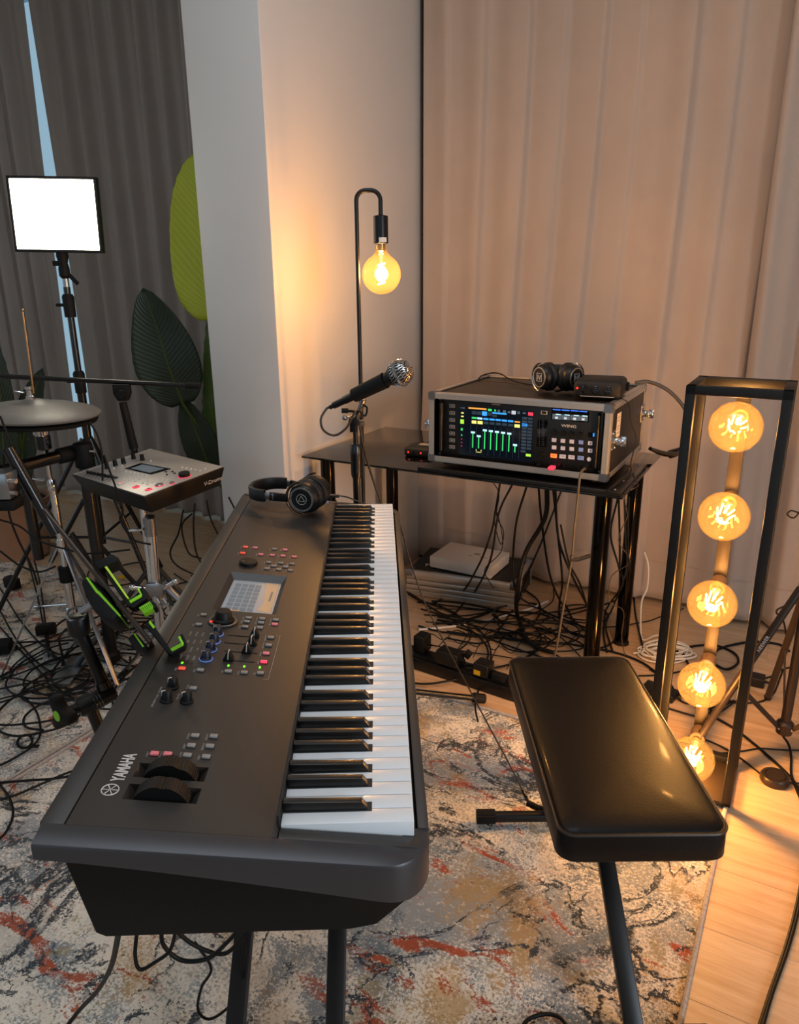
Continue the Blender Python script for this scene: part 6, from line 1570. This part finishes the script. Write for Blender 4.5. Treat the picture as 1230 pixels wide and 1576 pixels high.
# ================================================================== cables
def pt3(q):
    px, py, mode, val = q
    return on_z(px, py, val) if mode == 'z' else on_y(px, py, val) if mode == 'y' else on_plane(px, py, R(0, val), BX)
def ground(x, y):
    p = Vector((x, y, 0)); a, b_ = p.dot(RA), p.dot(RB)
    return .010 if (-1.85 < a < -.045 and b_ < 1.98) else .009 if (-4.2 < a <= -1.85 and b_ < 2.08) else 0.0
def settle(C, r):
    for p in C: p.z = max(p.z, ground(p.x, p.y) + r * 1.02)
    return C
def wander(px, py, heading, length, turn, z=.006, step=.035):
    """a lead that lies on the floor in easy curves"""
    p = on_z(px, py, z); h = heading; k = rnd.uniform(-turn, turn); P_ = [p.copy()]
    for i in range(int(length / step)):
        k += rnd.uniform(-turn, turn) * .35; k = max(-turn * 1.6, min(turn * 1.6, k)); h += k * step
        p = p + Vector((cos(h), sin(h), 0)) * step; P_.append(p + Vector((0, 0, rnd.uniform(0, .004))))
    return P_[::2]
def cable(label, pts, r=.0032, m_='cable_black', group=None, name='cable', ends=None, per=7, cat='cable', raw=False):
    P_ = pts if raw else [pt3(q) for q in pts]
    m = MB(); m.tube(settle(spline(P_, per), r), r, 8); o = m.build(name, m_, smooth=60); tag(o, label, cat, group)
    if ends:
        C = spline(P_, per)
        for e_ in ends:
            a, b_ = (C[0], C[1]) if e_ == 0 else (C[-1], C[-2]); d_ = (a - b_).normalized()
            k = MB(); k.cyl(a - d_ * .03, a + d_ * .012, r * 2.3, r * 2.0, 10); k.build('connector', 'satin_black', o, world=True)
    return o
Zf = lambda pts, z: [(x, y, 'z', z) for x, y in pts]
Bf = lambda pts, b_: [(x, y, 'b', b_) for x, y in pts]
# headphone lead from the keyboard to the plug under the bench
cable('thin headphone lead hanging from the keyboard to the rug by the bench', [(505, 763, 'y', 1.92), (530, 764, 'y', 1.93), (552, 772, 'y', 1.92), (585, 784, 'y', 1.93), (605, 792, 'y', 1.94), (617, 812, 'y', 1.95), (632, 865, 'y', 1.95), (655, 930, 'y', 1.93), (690, 1000, 'y', 1.90), (722, 1060, 'y', 1.85), (755, 1122, 'y', 1.79), (785, 1178, 'y', 1.73), (812, 1232, 'y', 1.665)],
      .0022, 'cable_brown', ends=[0, 1])
cg = thing('cable_connector', 'ribbed black plug on the rug beside the bench pad', 'plug', axis_frame(on_z(812, 1236, .022), on_z(846, 1252, .022) - on_z(812, 1236, .022)))
m = MB()
for k_ in range(6): m.cyl((0, 0, k_ * .011), (0, 0, k_ * .011 + .008), .0085, n=12)
m.cyl((0, 0, 0), (0, 0, .075), .0065, n=12); m.build('ribbed_sleeve', 'rubber', cg)
m = MB(); m.cyl((0, 0, .070), (0, 0, .10), .0095, n=14); m.build('shell', 'satin_black', cg)
# microphone lead
cable('microphone lead looping under the microphone and down its stand', [(509, 626, 'y', 2.02), (502, 630, 'y', 2.02), (494, 645, 'y', 2.0), (498, 662, 'y', 1.99), (515, 670, 'y', 1.99), (532, 660, 'y', 1.99), (542, 643, 'y', 1.99), (548, 634, 'y', 2.0), (553, 650, 'y', 2.06), (558, 680, 'y', 2.07), (567, 715, 'y', 2.08), (578, 750, 'y', 2.09), (590, 792, 'y', 2.10), (598, 900, 'y', 2.12), (605, 1030, 'z', .03)], .0034, 'cable_brown')
# on and around the flight case
cable('thick black cable curving from the flight case behind the caged lamp', [(978, 589, 'b', 2.50), (1000, 588, 'b', 2.52), (1030, 602, 'b', 2.5), (1056, 632, 'b', 2.46), (1066, 668, 'b', 2.46), (1056, 694, 'b', 2.5), (1030, 698, 'b', 2.60), (1005, 692, 'b', 2.66)], .0062, 'cable_grey')
cable('black mains lead behind the flight case on the glass', [(1000, 690, 'b', 2.68), (1015, 697, 'b', 2.66), (1028, 700, 'b', 2.64), (1042, 696, 'b', 2.62)], .007, ends=[1])
cable('gold braided earphone lead hanging over the side of the flight case', [(890, 600, 'z', CZ1 + .008), (925, 594, 'z', CZ1 + .012), (955, 612, 'z', CZ1 + .006), (968, 622, 'b', 2.32), (971, 650, 'b', 2.30), (979, 672, 'b', 2.30), (974, 700, 'b', 2.28), (971, 718, 'z', TZ + .017), (980, 742, 'z', TZ + .018), (982, 748, 'b', 2.22), (962, 762, 'b', 2.2), (966, 790, 'b', 2.2), (964, 800, 'b', 2.2), (952, 832, 'b', 2.2), (970, 864, 'b', 2.2), (942, 886, 'b', 2.2), (937, 920, 'b', 2.2), (942, 930, 'b', 2.2), (960, 941, 'b', 2.2), (957, 980, 'b', 2.2), (962, 1010, 'b', 2.2)], .0015, 'cable_brown', per=4)
cable('grey jack lead hanging from the mixer front with a cable tie', [(906, 719, 'b', 2.168), (899, 722, 'b', 2.13), (893, 732, 'b', 2.10), (889, 770, 'b', 2.092), (884, 815, 'b', 2.095), (880, 862, 'b', 2.10), (868, 930, 'b', 2.12), (858, 990, 'b', 2.14), (853, 1012, 'b', 2.15)], .0036, 'cable_grey', ends=[0])
ct_ = thing('cable_tie', 'brown hook-and-loop tie sticking out from the hanging jack lead', 'cable tie', loc=on_plane(880, 860, R(0, 2.095), BX))
P_ = [on_plane(x, y, R(0, 2.092), BX) - Vector(ct_.location) for x, y in ((880, 861), (890, 861), (900, 858), (909, 855))]
m = MB(); m.tube(spline(P_, 4), [.0075] * 13, 8, True, None, .25); m.build('strap', 'cable_brown', ct_)
m = MB(); m.cbox((0, 0, 0), (.010, .010, .022)); m.build('wrap', 'cable_brown', ct_, bevel=.002)
for i, pts in enumerate(([(737, 583), (742, 578), (758, 574), (772, 576), (785, 584), (805, 590), (850, 597)], [(742, 586), (790, 590), (838, 598), (862, 600), (890, 592), (906, 588)], [(855, 603), (872, 600), (890, 601), (902, 598)])):
    cable(('thin black lead lying along the rear edge of the flight case top', 'braided lead crossing the flight case top to the black box', 'short lead ending in the black box on the flight case')[i], Zf(pts, CZ1 + .007), (.0026, .0019, .0022)[i], ('cable_black', 'cable_brown', 'cable_black')[i])
cable('short lead from the small black box on the table', [(657, 683, 'z', TZ + .018), (663, 676, 'z', TZ + .006), (672, 668, 'z', TZ + .004), (690, 660, 'z', TZ + .004)], .0018)
# hanging under the table
Z6b = lambda pts: [(600 + x / 2.795, 700 + y / 2.795) for x, y in pts]
hang = [
 ('black cable hanging from the table toward the silver case', [(475, 118), (455, 240), (435, 340), (380, 480), (300, 600), (180, 640), (75, 590)], .0040, 2.42),
 ('second cable hanging from the table across the white carton', [(530, 122), (468, 255), (430, 460), (350, 610), (260, 690), (150, 640), (80, 600)], .0040, 2.40),
 ('black cable hanging straight down past the white carton corner', [(590, 132), (545, 290), (530, 470), (545, 590), (600, 640), (700, 690), (860, 750)], .0042, 2.38),
 ('thick black multicore cable hanging in a bend under the table', [(677, 140), (668, 270), (585, 420), (550, 570), (548, 690), (590, 790), (640, 830), (700, 850)], .0085, 2.34),
 ('cable hanging from the mixer end of the table top', [(640, 138), (655, 300), (690, 520), (740, 640), (800, 720), (880, 790)], .0040, 2.36),
 ('cable crossing diagonally behind the thick multicore', [(742, 145), (655, 370), (590, 520), (540, 660), (470, 750), (400, 810), (250, 790)], .0036, 2.44),
 ('paired cable hanging beside the grey jack lead', [(703, 148), (722, 330), (742, 540), (730, 640), (735, 720), (790, 770), (870, 790)], .0042, 2.40),
 ('cable sweeping from the table middle to the front leg', [(712, 148), (726, 360), (785, 520), (850, 650), (900, 760)], .0042, 2.38),
 ('cable swinging from the table to behind the front leg', [(735, 300), (770, 460), (820, 560), (858, 680), (890, 740)], .0036, 2.46),
 ('thin lead with a loop hanging over the white carton', [(445, 118), (470, 170), (460, 260), (490, 330), (478, 385), (452, 300), (462, 250), (485, 400), (410, 490), (425, 540), (460, 600), (455, 690), (380, 760)], .0018, 2.50),
 ('cable hanging between the two right table legs', [(980, 190), (950, 340), (985, 480), (1000, 560), (935, 660), (920, 760), (935, 850)], .0036, 2.45),
 ('straight cable behind the front right table leg', [(985, 190), (990, 400), (988, 600), (985, 760), (955, 810), (880, 840)], .0036, 2.40),
 ('cable just left of the rear right table leg', [(1010, 190), (1015, 380), (1020, 480), (990, 580), (950, 680), (930, 740), (960, 850)], .0036, 2.50),
 ('cable running down the rear right table leg', [(1030, 180), (1025, 330), (1030, 480), (1045, 600), (1060, 700), (1090, 830)], .0036, 2.55)]
for lb_, pts, r_, b_ in hang:
    q = Z6b(pts); P_ = []
    for i, (x, y) in enumerate(q):
        ph = on_plane(x, y, R(0, b_), BX)
        if ph.z < .02 or y > 700 + 595 / 2.795: ph = on_z(x, y, r_ + .002 + .010 * rnd.random())
        P_.append(ph)
    cable(lb_, P_, r_, raw=True)
# white leads
cable('white lead running across the floor under the table', Zf(Z6b([(125, 752), (260, 740), (390, 718), (500, 690), (610, 660), (680, 630)]), .006), .0052, 'cable_white')
cable('white lead looped on the curtain foot by the table leg', [(992, 850, 'b', 2.98), (998, 872, 'b', 2.96), (996, 905, 'b', 2.95), (988, 925, 'b', 2.9), (986, 960, 'b', 2.8), (990, 985, 'z', .006), (1010, 978, 'z', .006), (1035, 982, 'z', .006)], .0042, 'cable_white')
for k_ in range(9):
    c_ = on_z(1024 + rnd.uniform(-10, 10), 1003 + rnd.uniform(-7, 9), .006); ang = rnd.uniform(0, pi); P_ = []
    for j in range(9):
        t_ = 2 * pi * j / 7 + ang; P_.append(c_ + Vector((.085 * cos(t_) * rnd.uniform(.8, 1.15), .055 * sin(t_) * rnd.uniform(.7, 1.2), .002 * k_)))
    cable('white cable in the heap behind the caged lamp', P_, .0036, 'cable_white', 'white cables heaped behind the caged lamp', raw=True)
# floor tangle under the table
for k_ in range(17):
    P_ = wander(rnd.uniform(640, 690), rnd.uniform(925, 1000), TH + rnd.uniform(-.35, .5), rnd.uniform(.7, 1.15), 3.0, .004 + .0016 * (k_ % 6))
    cable('black cable lying in the tangle under the glass table', P_, rnd.choice((.0026, .0032, .0038, .0044)), group='cable tangle under the glass table', raw=True, per=4)
for k_ in range(7):
    c_ = on_z(rnd.uniform(770, 900), rnd.uniform(935, 1000), .006); rr = rnd.uniform(.07, .13); P_ = []
    for j in range(13):
        t_ = 2 * pi * j / 11 + k_; P_.append(c_ + Vector((rr * cos(t_) * rnd.uniform(.9, 1.1), rr * .8 * sin(t_), .004 + .001 * j)))
    cable('black cable coiled on the floor under the glass table', P_, .0034, group='cable coils under the glass table', raw=True)
for k_ in range(6):
    x_ = 650 + k_ * 26; P_ = [on_z(x_, 985 + k_ * 9, .075), on_z(x_ + 14, 972 + k_ * 7 + rnd.uniform(-6, 6), .05), on_z(x_ + 34, 985 + k_ * 5, .02), on_z(x_ + 52, 965 + rnd.uniform(-8, 8) + k_ * 5, .006), on_z(x_ + 84, 980 + k_ * 3, .006), on_z(x_ + 120, 970 + rnd.uniform(-14, 14), .006)]
    cable('thin adapter lead curling behind the power strip', P_, .0018, group='adapter leads behind the power strip', raw=True)
# right side floor
cable('thick black cable crossing the wood floor behind the caged lamp', Zf([(1040, 985), (1090, 1080), (1096, 1100), (1130, 1121), (1168, 1151), (1204, 1183), (1226, 1208), (1245, 1240)], .005), .0042)
cable('lamp lead running to the round foot dimmer', Zf([(1060, 1132), (1090, 1140), (1122, 1155), (1143, 1169), (1172, 1192)], .005) , .0026)
cable('black cable lying straight across the floor past the dimmer', Zf([(1075, 1155), (1110, 1159), (1143, 1156), (1170, 1152), (1200, 1154), (1240, 1155)], .004), .0024)
cable('cable looping down from the tripod hub to the picture edge', [(1204, 1131, 'z', .07), (1214, 1146, 'z', .02), (1218, 1165, 'z', .005), (1218, 1190, 'z', .005), (1226, 1214, 'z', .005), (1245, 1260, 'z', .005)], .0036)
cable('thin lead from the dimmer to the picture edge', Zf([(1212, 1203), (1222, 1205), (1240, 1206)], .006), .0024)
cable('black cable coil ring on the floor behind the caged lamp', Zf([(1040, 1003), (1065, 995), (1100, 993), (1130, 1005), (1136, 1020), (1118, 1030), (1098, 1018), (1105, 1000), (1140, 990), (1170, 988), (1200, 992), (1215, 1002)], .006), .0046)
cable('black cable from the transformer box toward the tripod', Zf([(1172, 1045), (1190, 1040), (1205, 1030), (1240, 1022)], .006), .0030)
cable('second lead from the transformer box across the floor', Zf([(1110, 1080), (1140, 1082), (1170, 1080), (1190, 1068), (1200, 1045), (1206, 1030)], .005), .0030)
cable('lead dangling in loops at the picture edge beside the lamp', [(1232, 790, 'b', 2.35), (1218, 786, 'b', 2.35), (1212, 792, 'b', 2.35), (1222, 797, 'b', 2.35), (1234, 784, 'b', 2.35)], .0024)
cable('lead sagging from the tripod leg at the picture edge', [(1226, 928, 'y', 2.0), (1205, 934, 'y', 2.0), (1195, 942, 'y', 2.0), (1206, 956, 'y', 2.0), (1212, 990, 'y', 2.02)], .0028)
for k_ in range(4):
    cable('black cable lying on the wood floor between lamp cage and bench', Zf([(1000 + 8 * k_, 1030 + 5 * k_), (1030, 1050 + 9 * k_), (1050 + 4 * k_, 1080 - 6 * k_), (1085, 1096 + 8 * k_ - 14), (1120 + 5 * k_, 1078)], .004 + .003 * k_), .0030, group='cables between lamp cage and bench')
# twin cable at the lower right
for k_ in range(2):
    cable(('outer strand of the twin black cable at the lower corner of the floor', 'inner strand of the twin black cable at the lower corner of the floor')[k_], Zf([(1245 - 4 * k_, 1320), (1229 - 4 * k_, 1400), (1212 - 4 * k_, 1462), (1188 - 3 * k_, 1530), (1168 - 5 * k_, 1600)], .006), .0040)
cable('black cable loop at the lower edge of the cream rug', Zf([(800, 1590), (812, 1570), (838, 1561), (862, 1566), (880, 1590)], .014), .0040)
# below the keyboard
cable('cable running from under the keyboard end to the lower picture edge', [(184, 1420, 'z', .60), (180, 1450, 'z', .5), (170, 1490, 'z', .35), (150, 1525, 'z', .2), (122, 1555, 'z', .08), (95, 1590, 'z', .02)], .0040)
for k_, pts in enumerate(([(212, 1425), (208, 1470), (216, 1492), (240, 1480), (262, 1462), (272, 1425)], [(248, 1425), (252, 1455), (280, 1478), (320, 1475), (350, 1450), (372, 1425)], [(262, 1425), (300, 1455), (345, 1468), (375, 1440), (390, 1425)], [(372, 1425), (378, 1490), (360, 1540), (325, 1568), (305, 1555), (310, 1520), (325, 1490), (300, 1450)])):
    cable(('short cable loop hanging lowest under the keyboard end', 'wide cable loop hanging under the keyboard', 'flat cable loop close under the keyboard', 'long thin lead dropping beside the keyboard stand leg')[k_], [(x, y, 'y', .86 + .05 * k_) for x, y in pts], (.0030, .0036, .0036, .0026)[k_])
# tangle on the blue-grey rug
spec = [[(0, 965), (40, 1010), (90, 1060), (150, 1090), (220, 1085), (260, 1070)], [(0, 905), (35, 960), (75, 1000), (120, 1010), (190, 1005), (250, 1015)], [(0, 940), (30, 990), (80, 1035), (150, 1050)],
        [(52, 860), (62, 900), (70, 960), (78, 1000), (100, 1020), (150, 1035)], [(40, 850), (58, 920), (70, 980), (75, 1010)], [(30, 1070), (45, 1080), (58, 1100), (62, 1130), (48, 1150), (20, 1168), (0, 1178)],
        [(0, 1205), (40, 1202), (90, 1198), (140, 1188)], [(0, 1232), (30, 1222), (80, 1200), (120, 1185), (160, 1182)], [(0, 1208), (15, 1230), (20, 1255), (10, 1280), (-5, 1296)]]
for i, pts in enumerate(spec):
    cable(('long black cable sweeping from the picture edge to the keyboard side', 'black cable passing between the pedal blocks toward the tangle', 'black cable running beside the long sweeping one into the tangle',
           'cable dropping past the beige pot toward the hi-hat block', 'shorter cable dropping beside the one past the beige pot', 'cable hooking round through the loop of the cable tie',
           'upper cable along the seam between the two rugs', 'lower cable crossing the rug seam under the keyboard', 'cable arc bulging in at the picture edge on the near rug')[i], Zf(pts, .0125), .0036, group='cables crossing the rugs left of the keyboard')
hl = [[(0, 800), (30, 810), (60, 832), (100, 845), (140, 852), (200, 846)], [(0, 848), (30, 870), (60, 880), (85, 872)], [(5, 690), (8, 740), (14, 790), (28, 830), (48, 870), (58, 900)], [(138, 650), (150, 670), (157, 700), (158, 740)], [(160, 700), (188, 780), (185, 800), (205, 830), (232, 838)],
      [(0, 640), (25, 700), (60, 760), (95, 815), (130, 850)]]
for i, pts in enumerate(hl):
    cable(('lead sagging from the picture edge across to the module pole', 'lead drooping low in front of the beige pot', 'lead hanging down in front of the drum pad mount', 'short lead hanging from the edge of the hi-hat pad',
           'lead dangling below the left end of the drum module', 'lead running down along the slanted rack tube')[i], [(x, y, 'y', 2.25 - .1 * (i % 3)) for x, y in pts], .0032, group='leads hanging among the drum stands')
for k_ in range(24):
    P_ = wander(rnd.uniform(60, 250), rnd.uniform(985, 1085), rnd.uniform(0, 6.28), rnd.uniform(.9, 1.7), rnd.uniform(4.5, 9.0), .012 + .0012 * (k_ % 9))
    cable('black cable looped in the tangle beside the keyboard', P_, rnd.choice((.0030, .0036, .0040)), group='cable loops on the rug beside the keyboard', raw=True, per=4)
for k_ in range(14):
    P_ = wander(rnd.uniform(150, 300), rnd.uniform(880, 960), rnd.uniform(-2.6, -.4), rnd.uniform(.5, .9), 5.0, .012)
    cable('black cable strewn under the drum module', P_, rnd.choice((.0030, .0036)), group='cables strewn under the drum module', raw=True, per=4)
for k_, pts in enumerate(([(300, 775), (298, 810), (302, 850), (318, 880), (330, 900)], [(352, 765), (362, 785), (366, 800)], [(318, 770), (325, 800), (340, 830), (352, 850)], [(282, 785), (275, 820), (262, 850), (272, 870), (300, 885)], [(296, 790), (280, 810), (290, 850), (310, 860)])):
    cable(('longest lead hanging below the drum module beside the pillar', 'short lead at the keyboard corner by the headphones', 'lead bending right below the drum module', 'lead bowing left below the drum module', 'inner lead close behind the module pole')[k_], [(x, y, 'y', 2.30 + .03 * k_) for x, y in pts], .0032, group='leads behind the drum module')
tie = thing('cable_tie', 'black cable tie loop on the lead lying on the rug', 'cable tie', loc=on_z(40, 1150, .012))
m = MB(); m.torus(.020, .004, 18, 6, axis_frame((0, 0, .020), (.5, -.8, .2))); m.build('strap_ring', 'rubber', tie)
m = MB(); m.box(.012, .04, -.006, .006, .001, .006); m.build('strap_end', 'rubber', tie, bevel=.001)
